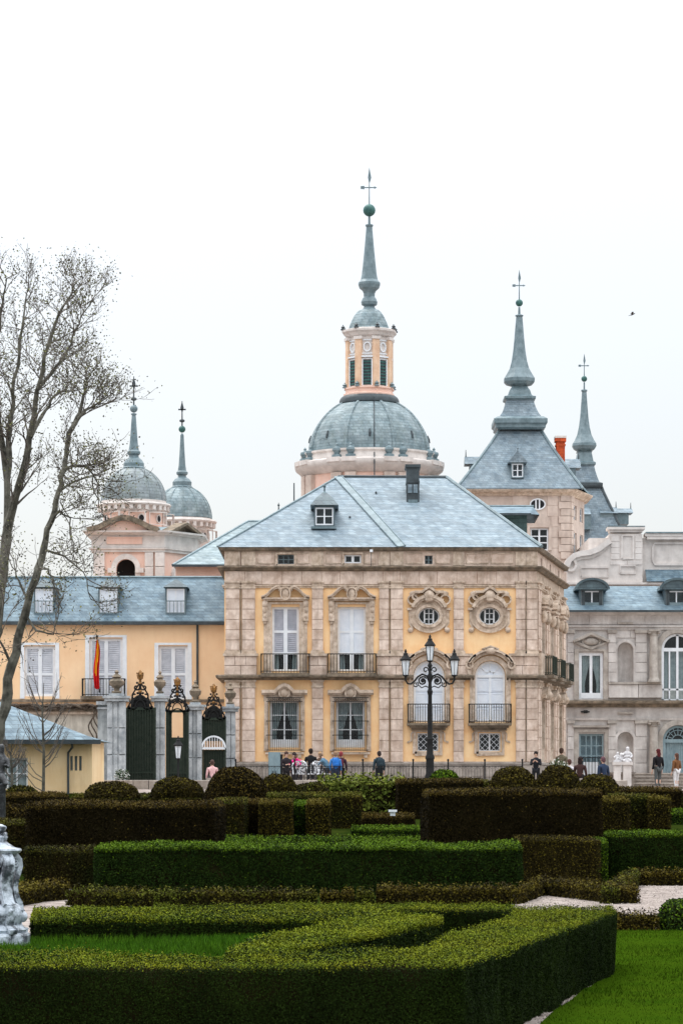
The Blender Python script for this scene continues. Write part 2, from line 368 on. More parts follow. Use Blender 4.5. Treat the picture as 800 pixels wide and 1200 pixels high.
# ================================================================ MAIN PAVILION
P = PL(3400/28.0); Y0 = P.Y; X, Z = P.x, P.z; s = P.s
UL, UR = X(263), X(628)
pav = thing('palace_pavilion', ((UL+UR)/2, Y0, 2.0), 'ochre and stone palace pavilion with four window bays under a hipped slate roof', 'palace building')
F = frameT(0, Y0)
sa = math.atan2(11.1, 2.0); SL = math.hypot(11.1, 2.0)   # canted right flank
S = frameT(UR, Y0, sa)
EX, EY = UR+2.0, Y0+11.1
zB, zG, zL = 2.0, Z(893), Z(794)      # ground, plinth top, ledge
zE = Z(668)                            # top of entablature
# window openings in the front
W1 = (X(318.5), X(350.5), Z(787), Z(711)); W2 = (X(395.5), X(428.5), Z(787), Z(711))
G1 = (X(316), X(350.5), Z(876), Z(821)); G2 = (X(393.5), X(427.5), Z(876), Z(821))
A1 = (X(484), X(521), Z(846), Z(774)); A2 = (X(556), X(592), Z(846), Z(774))
C1 = (X(488.5), X(513.5), Z(880.5), Z(859)); C2 = (X(560.5), X(586), Z(880.5), Z(859))
O1 = (X(490), X(514.5), Z(732), Z(712)); O2 = (X(561), X(585.5), Z(732), Z(712))
V = [(X(325.5), X(344.5), Z(661), Z(650)), (X(403.5), X(423), Z(660), Z(650)), (X(497.5), X(506.5), Z(661), Z(651))]
b = MB(); wall(b, F, UL, UR, zB, zE, [W1, W2, G1, G2, A1, A2, C1, C2, O1, O2], .45); b.build('wall', M['ochre'], pav)
b = MB(); wall(b, F, UL, UR, zE, Z(643), V, .4); b.build('attic_wall', M['stone'], pav)
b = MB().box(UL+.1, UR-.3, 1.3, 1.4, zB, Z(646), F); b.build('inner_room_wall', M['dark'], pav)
sops = []; 
for k in range(3):
    c = 1.9+k*3.55; sops += [(c-.5, c+.5, Z(787), Z(715)), (c-.55, c+.55, Z(876), Z(820))]
b = MB(); wall(b, S, 0, SL, zB, zE, sops, .45); b.build('side_wall', M['trim'], pav)
vops = [(1.9+k*3.55-.3, 1.9+k*3.55+.3, Z(661), Z(650)) for k in range(3)]
b = MB(); wall(b, S, 0, SL, zE, Z(643), vops, .4); b.box(.5, SL, 1.2, 1.3, zB, Z(646), S); b.build('side_attic_wall', M['stone'], pav)
b = MB(); b.add([(UL,Y0,zB),(UL,Y0+13,zB),(UL,Y0+13,Z(643)),(UL,Y0,Z(643)),(EX,EY+2,zB),(EX,EY+2,Z(643)),(EX,EY,zB),(EX,EY,Z(643))], [(0,1,2,3),(1,4,5,2),(4,6,7,5)]); b.build('rear_wall', M['stone'], pav)

PATH = [(UL, Y0+13), (UL, Y0), (UR, Y0), (EX, EY)]
def mould(name, prof, m, par=pav, path=PATH): b = MB(); b.sweep(prof, path); return b.build(name, m, par)
mould('main_cornice', [(0,Z(669)),(.12,Z(669)),(.2,Z(667.6)),(.2,Z(666.6)),(.3,Z(665.4)),(.3,Z(664)),(.02,Z(663)),(0,Z(663))], M['ledge'])
mould('architrave', [(0,Z(689)),(.06,Z(689)),(.06,Z(687.6)),(.1,Z(687)),(.1,Z(685.6)),(0,Z(685))], M['trim'])
mould('eaves_gutter', [(0,Z(646)),(.16,Z(645.6)),(.2,Z(644)),(.23,Z(642.4)),(.23,Z(641.4)),(0,Z(641.4))], M['ledge'])
mould('plinth_cap', [(0,Z(896)),(.1,Z(896)),(.1,Z(894)),(.04,Z(892.5)),(0,Z(892.5))], M['plinth'])
# the storey ledge, broken where the arched windows rise through it
lp = [(0,Z(797)),(.1,Z(797)),(.14,Z(795.4)),(.34,Z(794.4)),(.36,Z(792)),(.3,Z(791)),(0,Z(791))]
for i, (q0, q1) in enumerate([(None, X(484)), (X(522), X(555)), (X(593), None)]):
    path = ([(UL, Y0+13), (UL, Y0)] if q0 is None else [(q0, Y0)])+([(q1, Y0)] if q1 is not None else [(UR, Y0), (EX, EY)])
    mould('storey_ledge', lp, M['ledge'], path=path)
# pilasters, stone by stone
PIL = [(264.5,281),(283.5,299),(365.5,378.5),(444,455.5),(457.5,472),(531,543),(604,615),(616.5,629)]
for a, c in PIL:
    a, c = X(a), X(c)
    course_col(pav, F, a, c, Z(893), Z(806), 7, .1, M['stone'])
    course_col(pav, F, a, c, Z(762), Z(690), 6, .1, M['stone'])
    for nm, gr in (('pilaster_capital', ((806,803.5,.13,.03),(803.5,799,.1,.0),(799,797,.16,.05))), ('pilaster_capital', ((690,688,.13,.03),(688,683,.11,.0),(683,681,.17,.05))), ('pilaster_base', ((766,763.5,.16,.06),(763.5,762,.13,.03)))):
        b = MB()
        for (z0, z1, o, e) in gr: b.box(a-e, c+e, -o, 0, Z(z0), Z(z1), F)
        b.build(nm, M['trim'], pav)
for a, c in ((263,301),(361.5,383),(441.5,482),(523,552),(597,630)):   # pedestal course between ledge and pilaster foot
    a, c = X(a), X(c); ashlar(pav, F, a, c, Z(791), Z(769), .4, .55, [], .17, M['stone'])
    MB().box(a-.05, c+.05, -.24, 0, Z(769), Z(766), F).build('pedestal_cap', M['trim'], pav)
ashlar(pav, F, UL+.02, UR, Z(685), Z(669.2), .6, .8, [], .05, M['stone'])
ashlar(pav, F, UL-.02, UR, zB, Z(896), .52, .78, [], .07, M['plinth'])
for a, c in PIL: MB().box(X(a)-.02, X(c)+.02, -.07, 0, Z(662.8), Z(646.2), F).build('attic_strip', M['trim'], pav)
for a, c in ((302,322),(348,362),(382,400),(427,440),(476,494),(510,528),(546,572),(575,601)):
    MB().strip([(X(a),Z(660)),(X(c),Z(660)),(X(c),Z(648.5)),(X(a),Z(648.5)),(X(a),Z(660))], .045, -.035, 0, F).build('attic_panel', M['trim'], pav)
# side face
for c0 in (.12, .75, 3.2, 4.1, 6.75, 7.65, 10.3, SL-.45):
    course_col(pav, S, c0, c0+.42, Z(893), Z(806), 6, .1, M['stone']); course_col(pav, S, c0, c0+.42, Z(762), Z(690), 5, .1, M['stone'])
    for gr in (((806,803.5,.13,.03),(803.5,799,.1,0),(799,797,.16,.05)), ((690,688,.13,.03),(688,683,.11,.0),(683,681,.17,.05))):
        b = MB()
        for (z0, z1, o, e) in gr: b.box(c0-e, c0+.42+e, -o, 0, Z(z0), Z(z1), S)
        b.build('pilaster_capital', M['trim'], pav)
    MB().box(c0-.06, c0+.48, -.22, 0, Z(791), Z(765), S).build('pedestal_cap', M['trim'], pav)
for k in range(3):
    c = 1.9+k*3.55; o = sops[2*k]; g = sops[2*k+1]
    window(pav, S, *o, 2, 2, .14, 'louvre'); window(pav, S, *g, 2, 3, .14, curtain=True)
    window(pav, S, *vops[k], 2, 1, .1, fw=.04, mw=.03)
    b = MB()
    for q in (o, g):
        b.strip([(q[0]-.12,q[2]),(q[0]-.12,q[3]+.12),(q[1]+.12,q[3]+.12),(q[1]+.12,q[2])], .22, -.09, 0, S)
    b.arc(c, o[3]+.18, .85, .5, 12, 168, .14, -.4, 0, S); b.box(c-.95, c+.95, -.34, 0, o[3]+.14, o[3]+.24, S)
    b.ball(tuple(S @ Vector((c, -.22, o[3]+.42))), .22)
    b.ball(tuple(S @ Vector((c-.78, -.2, o[3]-.2))), .16, sz=1.8); b.ball(tuple(S @ Vector((c+.78, -.2, o[3]-.2))), .16, sz=1.8)
    b.arc(c, g[3]+.12, .5, .4, 0, 180, .14, -.34, 0, S); b.box(c-.95, c-.45, -.3, 0, g[3]+.1, g[3]+.24, S); b.box(c+.45, c+.95, -.3, 0, g[3]+.1, g[3]+.24, S); b.ball(tuple(S @ Vector((c, -.26, g[3]+.25))), .22)
    b.build('window_surround', M['trim'], pav, smooth=True)
    MB().box(c-.8, c+.8, -.62, 0, Z(793), Z(789.5), S).build('balcony_slab', M['ledge'], pav)
    railing(pav, S, c-.76, c+.76, Z(789), Z(767), .58, .1, M['iron_green'])
ashlar(pav, S, .02, SL, zB, Z(896), .52, .9, [], .07, M['plinth'])

# first floor french windows with scrolled pediments
for k, (o, st) in enumerate(((W1, 'louvre'), (W2, 'panel'))):
    c = (o[0]+o[1])/2
    window(pav, F, *o, 2, 2, .16, 'louvre', ['glass','louvre','louvre'] if k == 0 else ['glass','panel','panel'], fw=.1, mw=.1, split=[Z(765.5), Z(740)], curtain=True, pmat=None if k else M['louvre'], label='white window with its louvred shutters closed' if k == 0 else 'white window with plain closed panels')
    b = MB(); px = lambda p: c+(p-334)*s
    b.strip([(px(315),Z(790)),(px(315),Z(707)),(px(353),Z(707)),(px(353),Z(790))], .2, -.1, 0, F)
    b.strip([(px(310.5),Z(790)),(px(310.5),Z(706))], .14, -.05, 0, F); b.strip([(px(357.5),Z(790)),(px(357.5),Z(706))], .14, -.05, 0, F)
    b.box(px(306), px(362), -.3, 0, Z(702.6), Z(700.6), F).box(px(308), px(360), -.2, 0, Z(704.5), Z(702.6), F)
    for sg in (-1, 1):
        pts = [(28,700.8),(25,700),(21,697.5),(17,693),(13,690),(9,688.6),(6,689.5)]
        b.strip([(c+sg*u*s, Z(zz)) for u, zz in pts], .11, -.3, 0, F)
        b.strip([(c+sg*u*s, Z(zz-1.5)) for u, zz in pts[:-1]], .05, -.38, 0, F)
        b.ball((c+sg*6*s, Y0-.2, Z(691)), .1)
        for q in range(3): b.ball((c+sg*24*s, Y0-.14, Z(708+q*7)), .12-.02*q, sz=1.5)
        b.box(c+sg*20.5*s, c+sg*27*s, -.17, 0, Z(728), Z(705), F)
        b.box(c+sg*22*s, c+sg*26*s, -.12, 0, Z(731), Z(728), F)
    b.build('window_pediment', M['trim'], pav, smooth=True)
    b = MB(); b.ball((c, Y0-.22, Z(696)), .2, sx=.9, sy=.5, sz=1.25); b.arc(c, Z(696), .2, .26, 0, 360, .05, -.34, -.1, F); b.box(c-.12, c+.12, -.3, -.1, Z(691), Z(688), F); b.build('carved_cartouche', M['trim'], pav, smooth=True)
    MB().box(c-1.02, c+1.02, -.62, -.36, Z(793.5), Z(789.5), F).box(c-1.02, c+1.02, -.36, 0, Z(790.8), Z(788.8), F).build('balcony_slab', M['ledge'], pav)
    railing(pav, F, c-1.0, c+1.0, Z(789), Z(766.5), .58, .125, M['iron'])
# ground floor barred windows
for k, o in enumerate((G1, G2)):
    c = (o[0]+o[1])/2; px = lambda p: c+(p-333.2)*s
    window(pav, F, *o, 2, 3, .16, fw=.09, split=[Z(855), Z(838)], curtain=True)
    MB().box(o[0]+.08, o[1]-.08, .14, .2, Z(875), Z(866.5), F).build('window_foot_panel', M['white'], pav)
    b = MB()
    b.strip([(px(312),Z(880)),(px(312),Z(818)),(px(354.5),Z(818)),(px(354.5),Z(880))], .2, -.09, 0, F)
    hood = [(306.5,810.5),(322,810.5),(325,807.5),(329,804),(333.2,802.6),(337.4,804),(341.4,807.5),(344.4,810.5),(360,810.5)]
    b.strip([(px(u),Z(q)) for u, q in hood], .14, -.3, 0, F); b.strip([(px(u),Z(q+2.6)) for u, q in hood], .09, -.2, 0, F)
    b.box(px(309), px(357), -.06, 0, Z(822), Z(812), F)
    b.box(px(311), px(356), -.24, 0, Z(884), Z(881.4), F).box(px(314), px(318), -.2, 0, Z(888), Z(884), F).box(px(349), px(353), -.2, 0, Z(888), Z(884), F)
    b.build('window_surround', M['trim'], pav, smooth=True)
    b = MB(); b.ball((c, Y0-.12, Z(812)), .24, sx=1, sy=.5, sz=.9); b.arc(c, Z(812), .22, .22, 0, 360, .06, -.24, 0, F); b.build('carved_shell', M['trim'], pav, smooth=True)
    b = MB(); u0, u1 = px(314.5), px(352)
    for i in range(16): u = u0+(u1-u0)*i/15; b.box(u-.01, u+.01, -.31, -.29, Z(880), Z(817), F)
    for q in (817.5, 822, 845, 861.5, 879): b.box(px(312), px(354.5), -.325, -.275, Z(q+.5), Z(q-.3), F)
    for q in (845, 861.5): b.box(px(312), px(312)+.03, -.3, 0, Z(q+.5), Z(q-.3), F); b.box(px(354.5)-.03, px(354.5), -.3, 0, Z(q+.5), Z(q-.3), F)
    for i in range(12): b.arc(u0+(u1-u0)*(i+.5)/12, Z(819.7), .045, .05, 0, 360, .014, -.31, -.295, F, 8)
    b.build('window_grille', M['iron'], pav)
# arched balcony windows of the right half
for k, o in enumerate((A1, A2)):
    c = (o[0]+o[1])/2; r = (o[1]-o[0])/2; zs_ = Z(792); px = lambda p: c+(p-574)*s
    zc = zs_-.01
    n = 14; arcp = [(c+r*math.cos(PI*i/n), zc+r*math.sin(PI*i/n)) for i in range(n+1)]
    b = MB()                       # spandrel fills the corners of the opening
    for i in range(n):
        p, q = arcp[i], arcp[i+1]; b.prism([p, (p[0], o[3]+.06), (q[0], o[3]+.06), q], -.004, .4, F)
    b.build('arch_spandrel', M['ochre'], pav)
    b = MB(); R2 = r+.11
    b.strip([(c-R2,Z(846)),(c-R2,zc)]+[(c-R2*math.cos(PI*i/18), zc+R2*math.sin(PI*i/18)) for i in range(1, 18)]+[(c+R2,zc),(c+R2,Z(846))], .2, -.1, 0, F)
    b.arc(c, zc, r+.3, r+.32, 24, 156, .12, -.22, 0, F); b.arc(c, zc, r+.4, r+.44, 30, 150, .09, -.36, 0, F)
    for sg in (-1, 1):
        b.strip([(c+sg*26*s,Z(776)),(c+sg*22*s,Z(770)),(c+sg*17*s,Z(768))], .12, -.36, 0, F)
        b.arc(c+sg*24.5*s, Z(779), .14, .16, 0, 360, .08, -.3, 0, F, 10)
        b.strip([(c+sg*26*s,Z(783)),(c+sg*25*s,Z(789)),(c+sg*22.5*s,Z(793)),(c+sg*22*s,Z(799))], .13, -.22, 0, F, .07)
    b.ball((c, Y0-.3, Z(763)), .14, sx=1.6, sy=.6, sz=1); b.strip([(c-.35,Z(761)),(c,Z(757.5)),(c+.35,Z(761))], .06, -.34, 0, F)
    b.build('arched_surround', M['trim'], pav, smooth=True)
    rr = r-.02; b = MB()
    b.strip([(c-rr+.04,Z(845)),(c-rr+.04,zc)]+[(c-(rr-.04)*math.cos(PI*i/18), zc+(rr-.04)*math.sin(PI*i/18)) for i in range(1, 18)]+[(c+rr-.04,zc),(c+rr-.04,Z(845))], .09, .14, .22, F)
    b.box(c-rr, c+rr, .13, .21, zc-.06, zc+.05, F); b.box(c-.05, c+.05, .14, .21, Z(845), zc, F); b.box(c-rr, c+rr, .14, .21, Z(846), Z(844), F)
    for i in (1, 2, 3): a = PI*i/4; b.strip([(c+.18*math.cos(a), zc+.18*math.sin(a)), (c+rr*math.cos(a), zc+rr*math.sin(a))], .035, .15, .2, F)
    b.arc(c, zc, .2, .2, 0, 180, .04, .15, .2, F)
    win = b.build('arched_window', M['white'], pav)
    b = MB(); b.prism([(c+rr*math.cos(PI*i/n), zc+rr*math.sin(PI*i/n)) for i in range(n+1)], .19, .2, F); b.build('fanlight_panel', M['shutter'], win)
    MB().box(c-rr+.02, c+rr-.02, .205, .22, Z(846), zc-.02, F).build('shutter_backing', M['shutter'], win)
    for sg in (-1, 1):
        u0, u1 = sorted((c+sg*.05, c+sg*(rr-.06)))
        for (q0, q1) in ((845, 830), (828.5, 812), (810.5, 795)): 
            bb = MB().box(u0, u1, .17, .2, Z(q0), Z(q1), F); bb.strip([(u0+.06,Z(q0)+.05),(u1-.06,Z(q0)+.05),(u1-.06,Z(q1)-.05),(u0+.06,Z(q1)-.05),(u0+.06,Z(q0)+.05)], .022, .155, .175, F); bb.build('shutter_panel', M['shutter'], win)
    b = MB().box(px(548), px(598), -.62, 0, Z(850.4), Z(847.6), F).box(px(551), px(595), -.5, 0, Z(853), Z(850.4), F).box(px(553), px(593), -.3, 0, Z(856), Z(853), F); b.build('balcony_slab', M['ledge'], pav)
    railing(pav, F, px(549), px(597.5), Z(847.4), Z(825), .56, .1, M['iron'])
    # small cellar window
    o2 = (C1, C2)[k]; c2 = (o2[0]+o2[1])/2
    window(pav, F, *o2, 2, 1, .14, fw=.05)
    b = MB(); b.strip([(o2[0]-.1,o2[2]-.1),(o2[0]-.1,o2[3]+.1),(o2[1]+.1,o2[3]+.1),(o2[1]+.1,o2[2]-.1),(o2[0]-.1,o2[2]-.1)], .18, -.08, 0, F)
    for sg in (-1, 1): b.strip([(c2+sg*17*s,Z(857)),(c2+sg*19.5*s,Z(860)),(c2+sg*19.5*s,Z(868)),(c2+sg*24*s,Z(870))], .08, -.06, 0, F)
    b.build('window_surround', M['trim'], pav)
    b = MB()
    for i in range(-3, 6):
        for sg in (0, 1):
            x0 = o2[0]+i*.24; p, q = (x0, o2[2]), (x0+.77, o2[3])
            if sg: p, q = (x0, o2[3]), (x0+.77, o2[2])
            def cl(p, q, lo, hi):
                t0 = max(0, (lo-p[0])/(q[0]-p[0])); t1 = min(1, (hi-p[0])/(q[0]-p[0]))
                return None if t1-t0 < .02 else ((p[0]+(q[0]-p[0])*t0, p[1]+(q[1]-p[1])*t0), (p[0]+(q[0]-p[0])*t1, p[1]+(q[1]-p[1])*t1))
            e = cl(p, q, o2[0], o2[1])
            if e: b.strip(list(e), .013, -.03+.004*sg, -.018+.004*sg, F)
    b.build('window_grille', M['white'], pav)
# oval windows
for k, o in enumerate((O1, O2)):
    c = (o[0]+o[1])/2; cz = (o[2]+o[3])/2; ru, rz = (o[1]-o[0])/2, (o[3]-o[2])/2; n = 28
    b = MB()
    for i in range(n):
        a, e = 2*PI*i/n, 2*PI*(i+1)/n
        def rect(t):
            x, y = math.cos(t), math.sin(t); q = 1/max(abs(x), abs(y)); return (c+ru*1.05*x*q, cz+rz*1.05*y*q)
        b.prism([(c+ru*math.cos(a), cz+rz*math.sin(a)), rect(a), rect(e), (c+ru*math.cos(e), cz+rz*math.sin(e))], -.006, .3, F)
    b.arc(c, cz, ru+.07, rz+.07, 0, 360, .12, -.16, 0, F, 28); b.arc(c, cz, ru+.25, rz+.22, 0, 360, .26, -.08, 0, F, 28); b.arc(c, cz, ru+.36, rz+.32, 180, 360, .06, -.14, 0, F, 20)
    b.build('oval_surround', M['trim'], pav, smooth=True)
    b = MB(); px = lambda p: c+(p-502)*s
    b.arc(c, cz+.08, 21*s, 21*s, 22, 158, .13, -.3, 0, F, 20); b.arc(c, cz+.1, 17.5*s, 17.5*s, 25, 155, .08, -.22, 0, F, 20)
    b.strip([(px(485),Z(694)),(px(494),Z(694)),(px(498),Z(690.5)),(px(502),Z(688.6)),(px(506),Z(690.5)),(px(510),Z(694)),(px(519),Z(694))], .1, -.34, 0, F)
    for sg in (-1, 1):
        b.arc(c+sg*14*s, Z(699), .2, .16, 60, 300, .09, -.28, 0, F, 10)
        b.arc(c+sg*19*s, Z(703), .2, .2, 0, 360, .07, -.24, 0, F, 12)
        b.strip([(c+sg*20*s,Z(714)),(c+sg*25.5*s,Z(714))], .1, -.2, 0, F); b.strip([(c+sg*22*s,Z(716)),(c+sg*22.5*s,Z(730)),(c+sg*19*s,Z(737)),(c+sg*23*s,Z(739.5))], .12, -.1, 0, F, .07)
        b.ball((c+sg*21.5*s, Y0-.05, Z(738.5)), .12); b.ball((c+sg*18*s, Y0-.12, Z(696)), .12, sx=1.5)
    b.build('carved_hood', M['trim'], pav, smooth=True)
    b = MB(); b.ball((c, Y0-.24, Z(698)), .22, sx=1.1, sy=.6, sz=1); b.ball((c, Y0-.26, Z(703)), .14, sx=1.3, sy=.6, sz=.7); b.ball((c, Y0-.2, Z(693)), .1, sx=1.8, sy=.6); b.build('carved_mask', M['trim'], pav, smooth=True)
    b = MB(); b.arc(c, cz, ru-.02, rz-.02, 0, 360, .05, .12, .18, F, 28)
    b.box(c-.42*ru-.03, c-.42*ru+.03, .12, .17, cz-rz*.88, cz+rz*.88, F); b.box(c+.42*ru-.03, c+.42*ru+.03, .12, .17, cz-rz*.88, cz+rz*.88, F); b.box(c-.015, c+.015, .13, .165, cz-rz, cz+rz, F)
    for t in (-.33, .33): b.box(c-ru*.42, c+ru*.42, .13, .165, cz+rz*t-.014, cz+rz*t+.014, F)
    win = b.build('oval_window', M['white'], pav)
    b = MB(); b.prism([(c+ru*.99*math.cos(2*PI*i/n), cz+rz*.99*math.sin(2*PI*i/n)) for i in range(n)], .15, .156, F); b.build('pane', M['glass'], win)
# attic windows
window(pav, F, *V[0], 3, 2, .1, fw=.03, mw=.025, m=M['lead']); window(pav, F, *V[1], 2, 1, .1, fw=.06, mw=.07); window(pav, F, *V[2], 2, 2, .1, fw=.02, mw=.03, m=M['lead'])
for v in V[:2]: 
    b = MB(); b.strip([(v[0]-.06,v[2]-.06),(v[0]-.06,v[3]+.06),(v[1]+.06,v[3]+.06),(v[1]+.06,v[2]-.06),(v[0]-.06,v[2]-.06)], .1, -.06, 0, F); b.build('window_surround', M['trim'], pav)
# dark strips standing in for the shadow gaps between paired pilasters
for u in (282.3, 615.8, 456.5): MB().tube([(X(u),Y0-.13,Z(892)),(X(u),Y0-.13,Z(690))], .022, 6).build('downpipe_or_shade_line', M['ledge'], pav)
MB().box(X(433), X(436.5), -.5, -.4, Z(648), Z(645), F).build('security_camera', M['white'], pav); MB().tube([(X(434.7),Y0-.44,Z(648)),(X(434.7),Y0-.36,Z(664))], .015, 5).build('camera_cable', M['lead_dark'], pav)

# roof
ov = .28; Yr = Y0+6.6; PR = PL(Yr)
zr = PR.z(559); e = Z(641.6)
A = (UL-ov, Y0-ov, e); B_ = (X(470), Y0-ov, e); C_ = (UR+.2, Y0-ov, e); D_ = (EX+ov*.7, EY-.1, e); G_ = (UL-ov, Y0+13, e); H_ = (EX+ov+.1, Y0+13.4, e)
Pk = (PR.x(396), Yr, zr); Q_ = (PR.x(523), Yr+.2, zr)
b = MB(); b.add([A, B_, C_, D_, H_, G_, Pk, Q_], [(0,1,6), (1,2,7,6), (2,3,7), (3,4,7), (4,5,6,7), (5,0,6), (0,5,4,3,2,1)])
roof = b.build('roof', M['slate'], pav)
def roll(name, p, q, r, m, par, off=(0,0,.02)): return MB().tube([tuple(Vector(p)+Vector(off)), tuple(Vector(q)+Vector(off))], r, 6).build(name, m, par)
roll('ridge_roll', Pk, Q_, .07, M['lead_dark'], roof)
roll('hip_roll', A, Pk, .05, M['lead'], roof); roll('hip_roll', C_, Q_, .08, M['lead'], roof)
nv = (Vector(C_)-Vector(B_)).cross(Vector(Pk)-Vector(B_)).normalized()
b = MB()
for t, wd, h in ((0, .34, .03),):
    p, q = Vector(B_), Vector(Pk); dd = (q-p).normalized(); sd = dd.cross(nv).normalized()*wd/2
    b.add([tuple(p-sd+nv*.004),tuple(p+sd+nv*.004),tuple(q+sd+nv*.004),tuple(q-sd+nv*.004),tuple(p-sd*.8+nv*.05),tuple(p+sd*.8+nv*.05),tuple(q+sd*.8+nv*.05),tuple(q-sd*.8+nv*.05)], [(4,5,6,7),(0,1,5,4),(1,2,6,5),(2,3,7,6),(3,0,4,7)])
    b.tube([tuple(p-sd+nv*.05), tuple(q-sd+nv*.05)], .03, 5).tube([tuple(p+sd+nv*.05), tuple(q+sd+nv*.05)], .03, 5)
b.build('valley_flashing', M['lead'], roof)
def roofY(pz): return Y0-ov+(pz-e)/(zr-e)*(Yr-Y0+ov)
# hipped dormer
def dormer(par, x0, x1, z0, z1, yf, yb, zpk, m_w, m_r, cols=2, rows=2, over=.12, dm='slate_dark', hat='cone', style='glass', fin=True, wname='dormer_window'):
    cx = (x0+x1)/2; T = frameT(0, yf); d = MB()
    fr = .05
    d.box(x0, x0+fr, yf, yf+.2, z0, z1).box(x1-fr, x1, yf, yf+.2, z0, z1).box(x0+fr, x1-fr, yf, yf+.2, z1-.07, z1).box(x0+fr, x1-fr, yf, yf+.2, z0, z0+.05)
    d.box(x0, x0+.05, yf+.2, yb, z0-.2, z1).box(x1-.05, x1, yf+.2, yb, z0-.2, z1).box(x0+.05, x1-.05, yf+.6, yf+.65, z0, z1)
    o = d.build('dormer', M[dm], par)
    ww = window(o.parent, T, x0+fr, x1-fr, z0+.05, z1-.07, cols, rows, .03, style, fw=.06, mw=.04, name=wname)
    b = MB()
    if hat == 'cone':
        k0 = [(x0-over, yf-over), (x1+over, yf-over), (x1+over, yb+.3), (x0-over, yb+.3)]
        zc1 = z1+.02; mid = z1+(zpk-z1)*.55; f1 = .55
        cy = (yf+yb)/2
        b.add([(x, y, zc1) for x, y in k0]+[(cx+(x-cx)*f1, cy+(y-cy)*f1 if y < cy else y, mid) for x, y in k0]+[(cx, cy, zpk)], [(3,2,1,0),(0,1,5,4),(1,2,6,5),(2,3,7,6),(3,0,4,7),(4,5,8),(5,6,8),(6,7,8),(7,4,8)])
        if fin: b.tube([(cx,cy,zpk-.05),(cx,cy,zpk+.25),(cx,cy,zpk+.3)], [.04,.03,.01]).ball((cx,cy,zpk+.2), .07, 8)
    elif hat == 'gable':
        b.add([(x0-over,yf-over,z1),(x1+over,yf-over,z1),(cx,yf-over,zpk),(x0-over,yb+.3,z1),(x1+over,yb+.3,z1),(cx,yb+.3,zpk)], [(0,1,2),(3,5,4),(0,2,5,3),(1,4,5,2),(0,3,4,1)])
        if fin: b.tube([(cx,yf-over+.06,zpk-.05),(cx,yf-over+.06,zpk+.35)], [.04,.012]).ball((cx,yf-over+.06,zpk+.12), .06, 8)
    elif hat == 'hip':
        yy = yf+(x1-x0)*.45
        b.add([(x0-over,yf-over,z1),(x1+over,yf-over,z1),(x0-over,yb+.3,z1),(x1+over,yb+.3,z1),(cx,yy,zpk),(cx,yb+.3,zpk)], [(0,1,4),(0,4,5,2),(1,3,5,4),(0,2,3,1)])
    elif hat == 'arch':
        w2 = (x1-x0)/2+over; pts = [(cx-w2*math.cos(PI*i/12), z1+(zpk-z1)*math.sin(PI*i/12)) for i in range(13)]
        b.prism(pts, yf-over, yb+.3); b.arc(cx, z1, w2, zpk-z1, 0, 180, .12, yf-over-.08, yf-over)
    b.build('dormer_roof', m_r, o)
    return o
yf = roofY(Z(616)); 
dormer(pav, PL(yf).x(368), PL(yf).x(392), PL(yf).z(617), PL(yf).z(593), yf-.1, yf+1.7, PL(yf).z(573), M['white'], M['slate_dark'], 2, 2, .16)
MB().box(PL(yf).x(364.5), PL(yf).x(394), yf-.22, yf+.1, PL(yf).z(620), PL(yf).z(617.3)).build('dormer_sill', M['lead'], pav)
# slate clad chimney
yc = roofY(PR.z(592)); q = PL(yc)
b = MB().box(q.x(476), q.x(491), yc-.1, yc+1.1, q.z(595), q.z(548)).box(q.x(474.5), q.x(492.5), yc-.18, yc+1.2, q.z(548), q.z(544.5)).box(q.x(475.5), q.x(491.5), yc-.14, yc+1.15, q.z(566), q.z(564))
b.build('chimney', M['lead_dark'], pav)
for i in range(2): MB().box(q.x(477.5+i*6.5), q.x(482.5+i*6.5), yc-.13, yc-.1, q.z(578), q.z(568)).build('chimney_panel', M['slate'], pav)
MB().box(q.x(478), q.x(489), yc-.2, yc-.1, q.z(592), q.z(586)).build('chimney_foot', M['lead'], pav)
for (u, zz) in ((442, 563.5), (410, 600)):
    zq = Z(zz); yy = roofY(zq); MB().box(X(u)-.04, X(u)+.04, yy-.07, yy+.1, zq-.02, zq+.06).build('roof_hook', M['lead_dark'], roof)
# ================================================================ LEFT YELLOW WING
M['wing_louvre'] = mat('pale_louvre_paint', lin((208,211,218)), lin((182,187,196)), 3, .55, .05, 40)
Y1 = 127.0; P = PL(Y1); X, Z = P.x, P.z; s = P.s; F = frameT(0, Y1)
wl = thing('palace_wing', (X(60), Y1, 2.0), 'long yellow palace wing with white shutters and three roof dormers left of the pavilion', 'palace building')
wx0, wx1 = X(-190), X(268)
ops = [(X(105), X(144), Z(820), Z(748)), (X(186), X(220), Z(820), Z(757)), (X(29), X(65), Z(816), Z(757)), (X(-60), X(-24), Z(816), Z(757)), (X(-140), X(-104), Z(816), Z(757))]
b = MB(); wall(b, F, wx0, wx1, 2, Z(730), ops, .4); b.build('wall', M['peach'], wl)
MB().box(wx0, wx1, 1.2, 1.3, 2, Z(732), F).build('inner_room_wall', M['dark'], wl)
b = MB(); b.add([(wx0,Y1,2),(wx0,Y1+9,2),(wx1,Y1+9,2),(wx0,Y1,Z(730)),(wx0,Y1+9,Z(730)),(wx1,Y1+9,Z(730))], [(0,1,4,3),(1,2,5,4)]); b.build('rear_wall', M['peach'], wl)
for i, o in enumerate(ops):
    window(wl, F, *o, 2, 2, .1, 'louvre', fw=.11, mw=.1, split=[Z(790)], pmat=M['wing_louvre'])
    b = MB(); b.strip([(o[0]-.09,o[2]-.1),(o[0]-.09,o[3]+.09),(o[1]+.09,o[3]+.09),(o[1]+.09,o[2]-.1)], .2, -.04, 0, F); b.build('window_surround', M['white'], wl)
MB().box(X(96), X(149), -.6, 0, Z(820), Z(816), F).build('balcony_slab', M['ledge'], wl)
